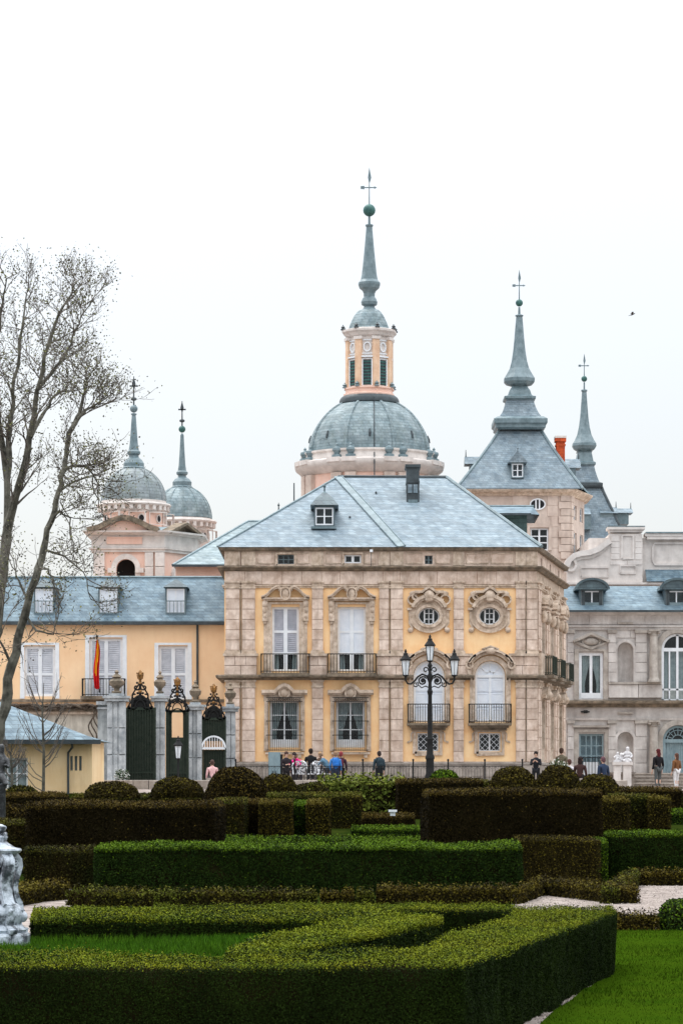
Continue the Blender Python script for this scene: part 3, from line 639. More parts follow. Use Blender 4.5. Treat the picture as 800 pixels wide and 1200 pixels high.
railing(wl, F, X(98), X(147), Z(816), Z(795.5), .55, .13, M['iron'])
MB().box(wx0, wx1, -.14, 0, Z(823), Z(819.6), F).build('string_course', M['ledge'], wl)
MB().box(wx0, wx1, -.35, 0, Z(732.5), Z(728.5), F).build('eaves_gutter', M['lead_dark'], wl)
MB().tube([(X(231.5),Y1-.06,Z(819)),(X(231.5),Y1-.06,Z(732))], .05, 6).build('downpipe_or_shade_line', M['lead_dark'], wl)
yt = Y1+2.2; Pt = PL(yt); zt_ = Pt.z(677)
b = MB(); b.add([(wx0,Y1-.35,Z(729)),(wx1,Y1-.35,Z(729)),(wx1,yt,zt_),(wx0,yt,zt_),(wx1,Y1+8,zt_+.35),(wx0,Y1+8,zt_+.35)], [(0,1,2,3),(3,2,4,5)]); b.build('roof', M['slate_blue'], wl)
roll('ridge_roll', (wx0,yt,zt_), (wx1,yt,zt_), .06, M['lead'], wl)
for c in (52, 127.5, 206, -28, -106):
    q = PL(Y1+.1)
    dormer(wl, q.x(c-11.8), q.x(c+11.8), q.z(720), q.z(688), Y1+.1, Y1+1.9, q.z(677.5), M['white'], M['slate_dark'], 2, 1, .1, hat='hip', style='panel')
    railing(wl, frameT(0, Y1+.1), q.x(c-11), q.x(c+11), q.z(720), q.z(704), .12, .14, M['lead'], 'window_guard', ret=False)
for u in (60, 95, 150, 170, 246): MB().box(X(u)-.05, X(u)+.05, -.2+.55, .55, Z(718), Z(714), F).build('roof_hook', M['lead_dark'], wl)
# flag on the balcony
fl = thing('flag', (X(116), Y1-.75, Z(818)), 'red and yellow flag hanging limp from a pole on the left balcony', 'flag')
MB().tube([(X(118),Y1-.62,Z(812)),(X(116),Y1-.9,Z(748))], [.028,.022], 8).ball((X(116),Y1-.9,Z(747)), .06, 8).build('flagpole', M['iron'], fl)
mr_ = mat('flag_red', lin((214,24,30)), lin((180,16,24)), 4, .8); my_ = mat('flag_yellow', lin((248,190,30)), lin((230,160,20)), 4, .8)
b = MB(); nr, nc = 22, 12
vs = []; 
for r in range(nr+1):
    t = r/nr; wdt = .72*(.2+.16*math.sin(t*PI*.8))*(1 if t > .12 else .5+t*4)
    for c in range(nc+1):
        q = c/nc; vs.append((X(116.3-1.2*t)+(q-.5)*wdt+.03*math.sin(t*7), Y1-.9+.25*t+.05*math.sin(q*16+t*3)-.05, Z(751)+(Z(807)-Z(751))*t-.05*math.sin(q*PI)*t))
for r in range(nr):
    for c in range(nc):
        o = r*(nc+1)+c; t = (r+.5)/nr; q = (c+.5)/nc; b.cur = 0 if (q < .3-.05*t or q > .74-.25*t or t > .66+.1*q) else 1
        b.add([vs[o], vs[o+1], vs[o+nc+2], vs[o+nc+1]], [(0,1,2,3)])
b.cur = 1; b.build('flag_cloth', [mr_, my_], fl, smooth='all')

# courtyard wall behind the gates
cw = thing('courtyard_wall', (X(40)*.95, 118.5, 2.0), 'grey plastered courtyard wall with a stone coping behind the small lodge', 'wall')
q = PL(118.5); b = MB().box(q.x(-200), q.x(122), 118.5, 119, 2, q.z(834)); b.build('wall_body', mat('old_plaster', lin((206,198,184)), lin((168,160,148)), 1.2, .9, .3, 20, streak=.7, sc_col=lin((118,108,94))), cw)
MB().box(q.x(-200), q.x(124), 118.3, 119.15, q.z(834), q.z(830)).build('coping', M['ledge'], cw); MB().box(q.x(-200), q.x(124), 118.36, 119.1, q.z(837), q.z(834)).build('coping_moulding', M['trim'], cw)
random.seed(3)
b = MB()
for i in range(16):   # old wisteria stems along the coping
    x = q.x(-20+i*1.5); pts = []
    z = q.z(828)
    for k in range(22): pts.append((x+k*.2+random.uniform(-.06,.06), 118.2+random.uniform(-.1,.25), z+random.uniform(-.13,.1)))
    b.tube(pts, [random.uniform(.02,.06)]*len(pts), 5)
for i in range(5):
    x = q.x(108+i*3); b.tube([(x+.12*math.sin(k*.9+i), 118.2, q.z(828)-.16*k) for k in range(16)], .03, 5)
tag(b.build('creeper_stems', mat('creeper_bark', lin((92,80,68)), lin((60,52,46)), 6, .9), origin=(q.x(0),118.2,q.z(828))), 'leafless woody creeper trained along the courtyard wall coping', 'climbing plant')

M['pier'] = mat('stained_pier_plaster', lin((186,190,190)), lin((134,140,142)), 1.6, .9, .3, 20, streak=.8, sc_col=lin((84,88,90)))
# iron gate with stone pillars, receding to the right
def gp(px, Y, y): q = PL(Y); return q.x(px), q.z(y)
pill = [(137, 110, 822, 21, 'leftmost stone gate pillar, wide and triple grooved with an urn on top'), (187.5, 113, 822, 12, 'stone gate pillar with an urn between the closed screen and the open gate'), (229, 116, 832, 15, 'stone gate pillar between the open gate and the white fanlight screen'), (270, 118.5, 834, 12, 'rightmost stone gate pillar touching the pavilion corner')]
for i, (cx, Y, yt_, wd, lb) in enumerate(pill):
    q = PL(Y); x = q.x(cx); zz = q.z(yt_); hw = wd*q.s/2
    t = thing('gate_pillar', (x, Y, 2.0), lb, 'gate pillar', 'stone pillars of the palace gate')
    n = 3; h = (zz-2.3)/n
    MB().box(x-hw-.08, x+hw+.08, Y-.38, Y+.38, 1.95, 2.3).build('pillar_base', M['gatestone'], t)
    T = frameT(0, Y)
    for k in range(n):
        for a, c in (((-1,-.45),(-.3,.15),(.3,1)) if i in (0, 2) else ((-1,.1),(.2,1))):
            block(t, T, x+a*hw, x+c*hw, -.3+(.06 if a == -.3 else 0), .1, 2.3+k*h+.002, 2.3+(k+1)*h-.002, M['gatestone'])
    MB().box(x-hw*.97, x+hw*.97, Y-.215, Y+.3, 2.3, zz).build('pillar_core', M['gatestone'], t)
    MB().box(x-hw-.1, x+hw+.1, Y-.4, Y+.4, zz, zz+.12).box(x-hw-.16, x+hw+.16, Y-.46, Y+.46, zz+.12, zz+.2).box(x-hw*.8, x+hw*.8, Y-.3, Y+.3, zz+.2, zz+.3).build('pillar_capital', M['gatestone'], t)
    u = 1 if i == 0 else .8
    b = MB(); b.lathe([(.16*u,zz+.3),(.2*u,zz+.36),(.1*u,zz+.42),(.12*u,zz+.5),(.27*u,zz+.62),(.3*u,zz+.76),(.2*u,zz+.84),(.12*u,zz+.88),(.2*u,zz+.93),(.12*u,zz+1.0),(.05*u,zz+1.06),(.09*u,zz+1.12),(.02,zz+1.2)], x, Y, 14); b.build('urn_finial', M['ledge'], t, smooth=True)
q = PL(110.6); t = thing('gate_pier', (q.x(121), 110.6, 2.0), 'dull grey plastered pier beside the leftmost gate pillar', 'gate pillar')
MB().box(q.x(115), q.x(127.5), 110.5, 111.2, 1.95, q.z(826)).build('pier_shaft', M['pier'], t); MB().box(q.x(113.5), q.x(128), 110.35, 111.3, q.z(826), q.z(822)).box(q.x(114.3), q.x(127.7), 110.42, 111.25, q.z(831), q.z(829)).build('pier_cap', M['gatestone'], t)
def scrollpts(cx, cz, r, a0, a1, n=14, k=.75): return [(cx+r*(1-k*i/n)*math.cos(R(a0+(a1-a0)*i/n)), cz+r*(1-k*i/n)*math.sin(R(a0+(a1-a0)*i/n))) for i in range(n+1)]
gates = [(146, 183, 112, 829, 787, 'tall closed dark green iron gate screen with gilded crest nearest the left pillar', 'solid'),
         (194.5, 221.5, 114.5, 832, 795, 'dark iron gate in the middle with a see-through arched opening and gilded crest', 'open'),
         (236, 265, 117.3, 841, 803, 'right iron gate screen holding a white barred fanlight', 'fan')]
for (p0, p1, Y, yt_, yc_, lb, kind) in gates:
    q = PL(Y); x0, x1 = q.x(p0), q.x(p1); zz = q.z(yt_); T = frameT(0, Y); cx = (x0+x1)/2
    t = thing('iron_gate', (cx, Y, 2.0), lb, 'gate')
    b = MB(); b.box(x0, x1, -.03, .03, 2.02, 2.12, T).box(x0, x1, -.03, .03, zz-.1, zz, T).box(x0, x0+.07, -.03, .03, 2.12, zz-.1, T).box(x1-.07, x1, -.03, .03, 2.12, zz-.1, T)
    if kind != 'fan': b.box(x0, x1, -.025, .025, 2.62, 2.68, T)
    b.build('gate_frame', M['iron_green'], t)
    n = int((x1-x0)/.1)
    for i in range(1, n):
        u = x0+(x1-x0)*i/n
        if kind == 'open' and abs(u-cx+.0) < .2: z1b = 2.65
        else: z1b = zz-.1
        if kind == 'fan' and True:
            MB().box(u-.014, u+.014, -.014, .014, 2.12, zz-.1, T).build('bar', M['iron_green'], t)
        else: MB().box(u-.016, u+.016, -.03, -.002, 2.12, z1b, T).build('bar', M['iron_green'], t)
    if kind == 'solid': MB().box(x0+.07, x1-.07, .03, .04, 2.12, zz-.1, T).build('backing_sheet', M['iron_green'], t)
    elif kind == 'open':
        MB().box(cx+.22, x1-.07, .03, .04, 2.12, zz-.1, T).build('backing_sheet', M['iron_green'], t)
        MB().box(x0+.07, cx-.22, .03, .04, 2.12, zz-.1, T).build('backing_sheet', M['iron_green'], t)
        MB().box(cx-.22, cx+.22, .032, .042, 2.12, 4.05, T).build('backing_sheet', M['iron_green'], t)
        MB().arc(cx, zz-.25, .26, .3, 0, 180, .05, -.03, .03, T).build('arch_bar', M['iron_green'], t)
    else:
        MB().box(x0+.07, x1-.07, .03, .04, 3.95, zz-.1, T).box(x0+.07, x1-.07, .1, .11, 2.1, 3.6, T).build('backing_sheet', M['iron_green'], t)
        zf = q.z(876.5); r = 13.5*q.s; b = MB(); b.arc(cx, zf, r, r, 0, 180, .07, -.1, -.04, T); b.box(cx-r, cx+r, -.1, -.04, zf-.06, zf+.03, T)
        for i in range(1, 9): u = cx-r+2*r*i/9; hh = math.sqrt(max(0, r*r-(u-cx)**2)); b.box(u-.014, u+.014, -.085, -.055, zf, zf+hh, T)
        b.build('fanlight', M['white'], t)
    b = MB(); zc = zz; top = q.z(yc_)
    b.arc(cx, zc-.05, .34, .5, 0, 180, .07, -.05, .05, T); b.arc(cx, zc-.05, .2, .34, 0, 180, .04, -.05, .05, T)
    if kind != 'open': b.prism([(cx-.36*math.cos(PI*i/10), zc-.12+.62*math.sin(PI*i/10)) for i in range(11)], .02, .035, T)
    for sg in (-1, 1):
        for (ox, oz, rr, a0, a1) in ((.3,.1,.2,200,520),(.2,.45,.18,180,480),(.14,.78,.13,180,480),(.42,.02,.1,160,460)):
            pts = scrollpts(ox, oz, rr, a0, a1); b.strip([(cx+sg*u, zc+v) for u, v in pts], .06, -.03, .03, T)
        b.strip([(cx+sg*.34,zc),(cx+sg*.3,zc+.5),(cx+sg*.05,zc+.9)], .06, -.02, .02, T)
    b.strip([(cx,zc+.3),(cx,top-.35)], .1, -.04, .04, T)
    for (ou, ov2, r_) in ((.16,.3,.05),(.1,.55,.05),(.28,.5,.045),(.2,.72,.04),(.12,.95,.045),(.36,.22,.05)):
        for sg in (-1, 1): b.ball((cx+sg*ou, Y, zc+ov2), r_, 6)
    b.build('crest_scrollwork', M['iron'], t)
    b = MB(); b.ball((cx,Y,zc+.62), .07, 10)
    hgt = top-zc; b.lathe([(.03,top-.5),(.08,top-.46),(.05,top-.4),(.05,top-.32),(.11,top-.27),(.14,top-.12),(.1,top-.05),(.02,top+.06)], cx, Y, 6)
    for k in range(5): b.ball((cx+.12*math.cos(k*1.257+.5), Y+.12*math.sin(k*1.257+.5), top-.06), .035, 6)
    b.build('gilded_crown', M['gold'], t, smooth=True)
# lantern among the gates
def lantern(b_fr, b_gl, x, y, z, sc_, glz=1):
    h = .62*sc_; rb, rt = .12*sc_, .2*sc_
    b_gl.lathe([(rb*.92,z+.02*sc_),(rt*.94,z+h)], x, y, 6, PI/6)
    for k in range(6):
        a = PI/3*k+PI/6; b_fr.tube([(x+rb*math.cos(a),y+rb*math.sin(a),z),(x+rt*math.cos(a),y+rt*math.sin(a),z+h)], .014*sc_, 4)
    b_fr.lathe([(rt*1.12,z+h-.01),(rt*1.15,z+h+.04*sc_),(rt*.95,z+h+.1*sc_),(rt*.55,z+h+.2*sc_),(rt*.45,z+h+.26*sc_),(rt*.5,z+h+.28*sc_),(rt*.2,z+h+.34*sc_),(rt*.28,z+h+.38*sc_),(.01,z+h+.48*sc_)], x, y, 12)
    b_fr.lathe([(.03*sc_,z-.1*sc_),(.05*sc_,z-.06*sc_),(rb*1.1,z),(rb*1.1,z+.02*sc_)], x, y, 10)
mlg = mat('frosted_lantern_glass', lin((226,232,236)), lin((206,214,220)), 5, .3)
q = PL(109); x = q.x(209); t = thing('lantern_post', (x, 109, 2.0), 'small lantern with frosted glass on a short post in front of the middle gate', 'street lamp')
b1_, b2_ = MB(), MB(); lantern(b1_, b2_, x, 109, q.z(889), .78); b1_.lathe([(.09,2),(.09,2.1),(.04,2.2),(.035,q.z(890))], x, 109, 10)
b1_.build('post', M['iron'], t, smooth=True); b2_.build('lantern_glass', mlg, t)

# ================================================================ LODGE lower left
Yl = 98.0; q = PL(Yl); F = frameT(0, Yl); zg = 1.6
lg = thing('garden_lodge', (q.x(40), Yl, zg), 'small yellow lodge with a low slate roof at the left edge', 'small building')
lx0, lx1 = q.x(-110), q.x(108)
lops = [(q.x(-4), q.x(33), q.z(925), q.z(888))]; slits = [(q.x(82.5+i*5.2), q.x(85.6+i*5.2), q.z(903), q.z(886)) for i in range(3)]
b = MB(); wall(b, F, lx0, lx1, zg, q.z(868), lops+slits, .3); b.box(lx1, lx1-.3, .3, 5, zg, q.z(868), F).build('wall', mat('lodge_stucco', lin((244,216,172)), lin((234,200,150)), .9, .9, .15, 30, streak=.3, sc_col=lin((176,140,96))), lg)
MB().box(lx0, lx1-.3, .8, .9, zg, q.z(868), F).build('inner_room_wall', M['dark'], lg)
window(lg, F, *lops[0], 3, 2, .1, fw=.06); MB().box(lops[0][0], lops[0][1], .25, .3, lops[0][2], lops[0][3], F).build('blind', M['curtain'], lg)
MB().box(lops[0][0]-.1, lops[0][1]+.1, -.08, 0, lops[0][2]-.12, lops[0][2]-.02, F).build('sill', M['ledge'], lg)
for sl in slits: MB().box(sl[0], sl[1], .12, .2, sl[2], sl[3], F).build('slit_vent', M['lead'], lg)
yr_ = Yl+2.7; qr = PL(yr_); zr_ = qr.z(822)
rx = qr.x(0); e_ = q.z(868); ex = q.x(118)
b = MB(); b.add([(lx0,Yl-.45,e_),(ex,Yl-.45,e_),(ex,Yl+5.4,e_),(lx0,Yl+5.4,e_),(lx0,yr_,zr_+.5),(rx,yr_,zr_),(q.x(60),Yl+1.2,q.z(851)),(q.x(60),Yl+4.2,q.z(851))], [(0,1,6,5,4),(1,2,7,6),(2,3,4,5,7),(6,7,5),(0,3,2,1)]); rf_ = b.build('roof', M['slate_blue'], lg)
MB().box(lx0, ex+.05, -.52, -.42, e_-.12, e_+.03, F).build('gutter', M['lead_dark'], lg)
MB().tube([(q.x(86),Yl-.45,e_-.05),(q.x(86),Yl-.3,q.z(876)),(q.x(80.5),Yl-.08,q.z(882)),(q.x(80.5),Yl-.08,zg)], .04, 6).build('downpipe_or_shade_line', M['lead_dark'], lg)

# ================================================================ RIGHT GREY WING
M['doorglass'] = mat('curtained_door', lin((176,196,202)), lin((140,164,172)), 4, .6)
Y2 = 150.0; P = PL(Y2); X, Z = P.x, P.z; s = P.s; F = frameT(0, Y2)
wr = thing('palace_wing', (X(740), Y2, 2.0), 'grey ashlar palace wing with columns, niches and arched openings right of the pavilion', 'palace building')
rx0, rx1 = X(640), X(930)
big = (X(774.5), X(812), Z(822), Z(742)); door2 = (X(776), X(812), Z(925), Z(848))
rops = [(X(678), X(706), Z(819), Z(765)), big, (X(678), X(707), Z(911), Z(860)), door2, (X(723), X(741), Z(800), Z(753)), (X(723), X(741), Z(905), Z(858))]
b = MB(); wall(b, F, rx0, rx1, 2, Z(717), rops, .5); b.build('wall', M['grey'], wr)
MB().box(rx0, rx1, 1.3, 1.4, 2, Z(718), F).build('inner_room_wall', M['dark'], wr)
blk = [(o[0]-.22, o[1]+.22, o[2]-.1, o[3]+.22) for o in rops]+[(X(758.5), X(771.5), Z(801), Z(736)), (X(758.5), X(771.5), Z(925), Z(845)), (X(671), X(713), Z(763), Z(741))]
ashlar(wr, F, X(660), X(812), Z(800), Z(737), .5, 1.1, blk, .05, M['grey']); ashlar(wr, F, X(660), X(812), Z(925), Z(845), .55, 1.1, blk, .05, M['grey'])
ashlar(wr, F, X(712), X(775), Z(818), Z(802), .7, 1.2, [], .22, M['grey'])
ashlar(wr, F, X(660), X(812), Z(732), Z(721), .5, 1.3, [], .06, M['grey'])
pr = lambda name, prof, x0=rx0, x1=rx1, m=M['grey']: (lambda b: b.sweep(prof, [(x0, Y2), (x1, Y2)]) and b.build(name, m, wr))(MB())
pr('main_cornice', [(0,Z(722)),(.12,Z(721)),(.3,Z(719)),(.45,Z(718)),(.45,Z(716.6)),(0,Z(716.6))])
pr('architrave', [(0,Z(738)),(.12,Z(738)),(.12,Z(736)),(.2,Z(735)),(.2,Z(733)),(0,Z(733))])
pr('storey_ledge', [(0,Z(829)),(.15,Z(829)),(.2,Z(826)),(.5,Z(824.5)),(.52,Z(822)),(0,Z(820.5))], m=M['ledge'])
pr('lower_architrave', [(0,Z(844)),(.1,Z(844)),(.14,Z(841)),(0,Z(841))]); 
MB().box(X(712), X(774), -.3, 0, Z(802), Z(799.5), F).build('dado_cap', M['greytrim'], wr)
for a, c in ((712,721),(744,757),(664.5,671.5)):
    for (z0, z1) in ((799.3, 742), (925, 848)): course_col(wr, F, X(a), X(c), Z(z0), Z(z1), 5, .14, M['grey'])
    MB().box(X(a)-.05, X(c)+.05, -.24, 0, Z(742), Z(738.2), F).box(X(a)-.05, X(c)+.05, -.24, 0, Z(848), Z(844.2), F).build('pilaster_capital', M['greytrim'], wr)
for (zb, ztp) in ((Z(799.3), Z(738.2)), (Z(922), Z(844.2))):
    cx, cy = X(764.8), Y2-.32
    col = MB(); h = ztp-zb
    col.lathe([(.3,zb),(.3,zb+.1),(.26,zb+.16),(.235,zb+.22),(.24,zb+h*.4),(.2,ztp-.34)], cx, cy, 20); c_ = col.build('column', M['greytrim'], wr, smooth=True)
    MB().lathe([(.21,ztp-.34),(.24,ztp-.3),(.2,ztp-.26),(.26,ztp-.12),(.3,ztp-.1)], cx, cy, 20).box(cx-.3, cx+.3, cy-.3, cy+.3, ztp-.1, ztp).ball((cx-.24,cy-.2,ztp-.16), .09).ball((cx+.24,cy-.2,ztp-.16), .09).build('column_capital', M['greytrim'], c_, smooth=True)
    MB().box(cx-.36, cx+.36, cy-.36, cy+.32, zb-.1 if zb < 3 else zb-.02, zb).build('column_base', M['greytrim'], c_)
# windows & doors
window(wr, F, *rops[0], 2, 1, .08, fw=.14, mw=.09, curtain=True); MB().box(rops[0][0]+.1, rops[0][1]-.1, .02, .1, Z(818.5), Z(812), F).build('window_foot_panel', M['white'], wr)
b = MB(); o = rops[0]; b.strip([(o[0]-.14,o[2]-.04),(o[0]-.14,o[3]+.14),(o[1]+.14,o[3]+.14),(o[1]+.14,o[2]-.04)], .26, -.1, 0, F); b.build('window_surround', M['greytrim'], wr)
b = MB(); c = X(692); b.strip([(X(672),Z(752)),(c,Z(743.5)),(X(712),Z(752)),(c,Z(760)),(X(672),Z(752))], .14, -.16, 0, F); b.strip([(X(671),Z(752)),(c,Z(742.5)),(X(713),Z(752))], .14, -.3, 0, F); b.ball((c,Y2-.1,Z(752)), .25, sx=1.6, sy=.5, sz=.8); b.arc(c, Z(752), .45, .28, 0, 360, .07, -.14, 0, F); b.build('diamond_pediment', M['greytrim'], wr, smooth=True)
def archwin(o, rise, kind, zs_):
    c = (o[0]+o[1])/2; r = (o[1]-o[0])/2; n = 16; b = MB()
    for i in range(n):
        p = (c+r*math.cos(PI*i/n), zs_+r*math.sin(PI*i/n)); q_ = (c+r*math.cos(PI*(i+1)/n), zs_+r*math.sin(PI*(i+1)/n))
        b.prism([p, (p[0], o[3]+.05), (q_[0], o[3]+.05), q_], -.006, .5, F)
    b.strip([(c-r-.16,o[2]),(c-r-.16,zs_)]+[(c-(r+.16)*math.cos(PI*i/16), zs_+(r+.16)*math.sin(PI*i/16)) for i in range(1, 16)]+[(c+r+.16,zs_),(c+r+.16,o[2])], .28, -.1, 0, F); b.build('arched_surround', M['greytrim'], wr)
    rr = r-.01; b = MB(); f = M['white'] if kind == 'win' else M['greydoor']
    b.strip([(c-rr+.06,o[2]),(c-rr+.06,zs_)]+[(c-(rr-.06)*math.cos(PI*i/16), zs_+(rr-.06)*math.sin(PI*i/16)) for i in range(1, 16)]+[(c+rr-.06,zs_),(c+rr-.06,o[2])], .12, .1, .2, F)
    b.box(c-rr, c+rr, .09, .2, zs_-.1, zs_+.08, F)
    if kind == 'win':
        b.box(c-.06, c+.06, .1, .2, o[2], zs_+rr-.05, F)
        for t in (-.5, .5): b.box(c+t*rr-.04, c+t*rr+.04, .1, .19, o[2], zs_-.1, F)
        b.box(c-rr, c+rr, .1, .2, Z(809), Z(807), F).box(c-rr, c+rr, .1, .2, o[2], o[2]+.12, F)
    else:
        for i in range(1, 8): a = PI*i/8; b.strip([(c+.3*math.cos(a), zs_+.3*math.sin(a)), (c+rr*math.cos(a), zs_+rr*math.sin(a))], .03, .12, .16, F)
        for r2 in (.3, .55): b.arc(c, zs_, r2, r2, 0, 180, .035, .12, .16, F)
        for i in range(1, 12): u = c-rr+2*rr*i/12; b.box(u-.018, u+.018, .12, .16, o[2], zs_, F)
    w_ = b.build('arched_window' if kind == 'win' else 'arched_door', f, wr)
    b = MB().prism([(c+rr*math.cos(PI*i/n), zs_+rr*math.sin(PI*i/n)) for i in range(n+1)], .18, .19, F); b.build('fanlight_pane', M['glass'], w_)
    if kind == 'win':
        for i in range(4): MB().box(c-rr+.05+i*rr/2, c-rr-.02+(i+1)*rr/2, .17, .18, Z(806), zs_-.1, F).build('pane', M['glass'], w_); MB().box(c-rr+.08+i*rr/2, c-rr-.05+(i+1)*rr/2, .4, .41, Z(820), zs_-.1, F).build('blind', M['curtain'], w_)
    else: MB().box(c-rr+.05, c+rr-.05, .3, .34, o[2], zs_-.1, F).build('door_leaf', M['doorglass'], w_)
archwin(big, 1, 'win', Z(761)); archwin(door2, 1, 'door', Z(868))
o = rops[2]; window(wr, F, *o, 4, 4, .12, fw=.1, mw=.05, m=M['greydoor'], name='barred_door'); MB().box(o[0]+.1, o[1]-.1, .45, .47, o[2], o[3], F).build('door_curtain', M['doorglass'], wr)
MB().box(X(683), X(701), -.02, .1, Z(911), Z(893), F).build('door_foot_panel', M['white'], wr)
b = MB(); b.strip([(o[0]-.16,o[2]),(o[0]-.16,o[3]+.16),(o[1]+.16,o[3]+.16),(o[1]+.16,o[2])], .28, -.1, 0, F); b.box(o[0]-.35, o[1]+.35, -.25, 0, o[3]+.34, o[3]+.44, F); b.build('door_surround', M['greytrim'], wr)
b = MB()
for i in range(9): u = o[0]+(o[1]-o[0])*i/8; b.box(u-.015, u+.015, -.3, -.27, Z(911), Z(888), F)
b.box(o[0], o[1], -.31, -.26, Z(888.5), Z(887.5), F); b.build('door_railing', M['iron'], wr)
for o in rops[4:]:    # niches
    c = (o[0]+o[1])/2; r = (o[1]-o[0])/2; zs_ = o[3]-r; b = MB(); n = 12
    for i in range(n):
        p = (c+r*math.cos(PI*i/n), zs_+r*math.sin(PI*i/n)); q_ = (c+r*math.cos(PI*(i+1)/n), zs_+r*math.sin(PI*(i+1)/n)); b.prism([p, (p[0], o[3]+.03), (q_[0], o[3]+.03), q_], -.05, .3, F)
    vs = []; fs = []
    for j in range(9):
        zz = o[2]+(zs_-o[2])*j/4 if j <= 4 else None
        for i in range(n+1):
            a = PI*i/n
            if zz is not None: vs.append((c-r*math.cos(a), .5*math.sin(a), zz))
            else: k = (j-4)/4*PI/2; vs.append((c-r*math.cos(a)*math.cos(k)*1.0, .5*math.sin(a)*math.cos(k), zs_+r*math.sin(k)))
    for j in range(8):
        for i in range(n): q0 = j*(n+1)+i; fs.append((q0, q0+1, q0+n+2, q0+n+1))
    b.add(vs, fs, F); b.box(c-r-.1, c+r+.1, -.16, -.05, o[2]-.12, o[2], F); b.strip([(c-r-.09,o[2]),(c-r-.09,zs_)]+[(c-(r+.09)*math.cos(PI*i/12), zs_+(r+.09)*math.sin(PI*i/12)) for i in range(1, 12)]+[(c+r+.09,zs_),(c+r+.09,o[2])], .14, -.12, 0, F)
    b.box(c-r-.25, c+r+.25, -.12, 0, zs_-.08, zs_+.02, F) if False else None
    b.build('niche', M['grey'], wr, smooth=True)
    MB().box(c-1.0*r, c+1.0*r, -.14, 0, o[3]+.95, o[3]+1.05, F).build('niche_tablet', M['greytrim'], wr)
MB().box(X(683), X(687), -.5, -.05, Z(836), Z(832.5), F).box(X(680), X(690), -.2, -.05, Z(835), Z(833.5), F).build('floodlight', M['iron'], wr)
# mansard and dormers
b = MB(); ym = Y2+2.4; qm = PL(ym); zm = qm.z(687); b.add([(rx0,Y2-.5,Z(717)),(rx1,Y2-.5,Z(717)),(rx1,ym,zm),(rx0,ym,zm),(rx0,Y2+7,zm+.2),(rx1,Y2+7,zm+.2)], [(0,1,2,3),(3,2,5,4)]); b.build('roof', M['slate_blue'], wr)
MB().box(rx0, rx1, -.62, -.46, Z(718), Z(715.6), F).build('gutter', M['lead_dark'], wr)
for c in (693, 792):
    q = PL(Y2+.2); dormer(wr, q.x(c-13.5), q.x(c+13.5), q.z(712), q.z(691), Y2+.2, Y2+2.6, q.z(679), M['white'], M['slate_dark'], 2, 1, .25, hat='arch', fin=False)
# side rings: dark boarding round the small white casement
    for a, c2 in ((c-12, c-8.2), (c+8.2, c+12)): MB().box(q.x(a), q.x(c2), Y2+.18, Y2+.24, q.z(711), q.z(692)).build('dormer_cheek', M['lead_dark'], wr)
    MB().box(q.x(c-8.2), q.x(c+8.2), Y2+.17, Y2+.24, q.z(712), q.z(706)).build('dormer_apron', M['lead'], wr)
# ================================================================ ATTIC BLOCK behind the right wing
Y3 = 159.0; P = PL(Y3); X, Z = P.x, P.z; F = frameT(0, Y3)
at = thing('attic_pavilion', (X(740), Y3, 2.0), 'pale stone attic with a curved volute and panelled block rising behind the grey wing', 'palace building')
b = MB().box(X(690), X(900), .3, 8, 2, Z(630), F).box(X(664), X(900), 0, 8, 2, Z(684), F).box(X(713), X(752), -.1, 4, Z(686), Z(626), F); b.build('wall', M['pale'], at)
b = MB(); vol = [(X(664),Z(686)),(X(664),Z(662)),(X(668),Z(655)),(X(676),Z(650)),(X(686),Z(649)),(X(696),Z(647)),(X(705),Z(641)),(X(713),Z(636)),(X(713),Z(686))]; b.prism(vol, -.1, .6, F); b.build('volute_wall', M['pale'], at)
b = MB(); b.strip([(X(663),Z(664)),(X(666),Z(657)),(X(672),Z(651.5)),(X(680),Z(649)),(X(690),Z(648)),(X(700),Z(644)),(X(708),Z(638)),(X(714),Z(634))], .3, -.35, .7, F)
b.strip([(X(672),Z(657)),(X(680),Z(654)),(X(692),Z(653)),(X(702),Z(648)),(X(711),Z(640))], .16, -.2, .1, F); b.arc(X(668), Z(662), .28, .32, 0, 360, .14, -.3, 0, F); b.build('volute_moulding', M['pale'], at)
for (a, c, z0, z1) in ((680,712,676,665),(726,744,672,663),(728,741,655,628)):
    MB().strip([(X(a),Z(z0)),(X(c),Z(z0)),(X(c),Z(z1)),(X(a),Z(z1)),(X(a),Z(z0))], .1, -.18, -.08, F).build('panel_moulding', M['pale'], at)
MB().strip([(X(765),Z(656)),(X(767),Z(661)),(X(890),Z(661)),(X(890),Z(636)),(X(767),Z(636)),(X(765),Z(641)),(X(765),Z(656))], .12, .2, .32, F).build('panel_moulding', M['pale'], at)
for (a, c, zb_, zt2, o) in ((711,754.5,624,618,.35),(755,900,632,625,.1),(664,900,688,683,.4)):
    MB().box(X(a)-.0, X(c), -o, .9, Z((zb_+zt2)/2), Z(zt2), F).box(X(a)+.12, X(c)-.12, -o*.55, .9, Z(zb_), Z((zb_+zt2)/2), F).build('cornice', M['pale'], at)
MB().box(X(711), X(754.5), -.36, .9, Z(617.8), Z(616.8), F).box(X(756), X(900), -.2, .9, Z(625), Z(623.6), F).build('lead_capping', M['lead'], at)
MB().add([(X(756),Y3-.5,Z(682)),(X(900),Y3-.5,Z(682)),(X(900),Y3+.3,Z(667)),(X(756),Y3+.3,Z(667))], [(0,1,2,3)]).build('slate_skirt', M['slate_blue'], at)
ashlar(at, F, X(714), X(751), Z(662), Z(657), .3, .8, [], .14, M['pale'])
for a in (0, 1): ashlar(at, F, X(715), X(725), Z(656), Z(628), .35, .5, [], .14, M['pale']) if a == 0 else ashlar(at, F, X(743.5), X(751), Z(656), Z(628), .35, .5, [], .14, M['pale'])

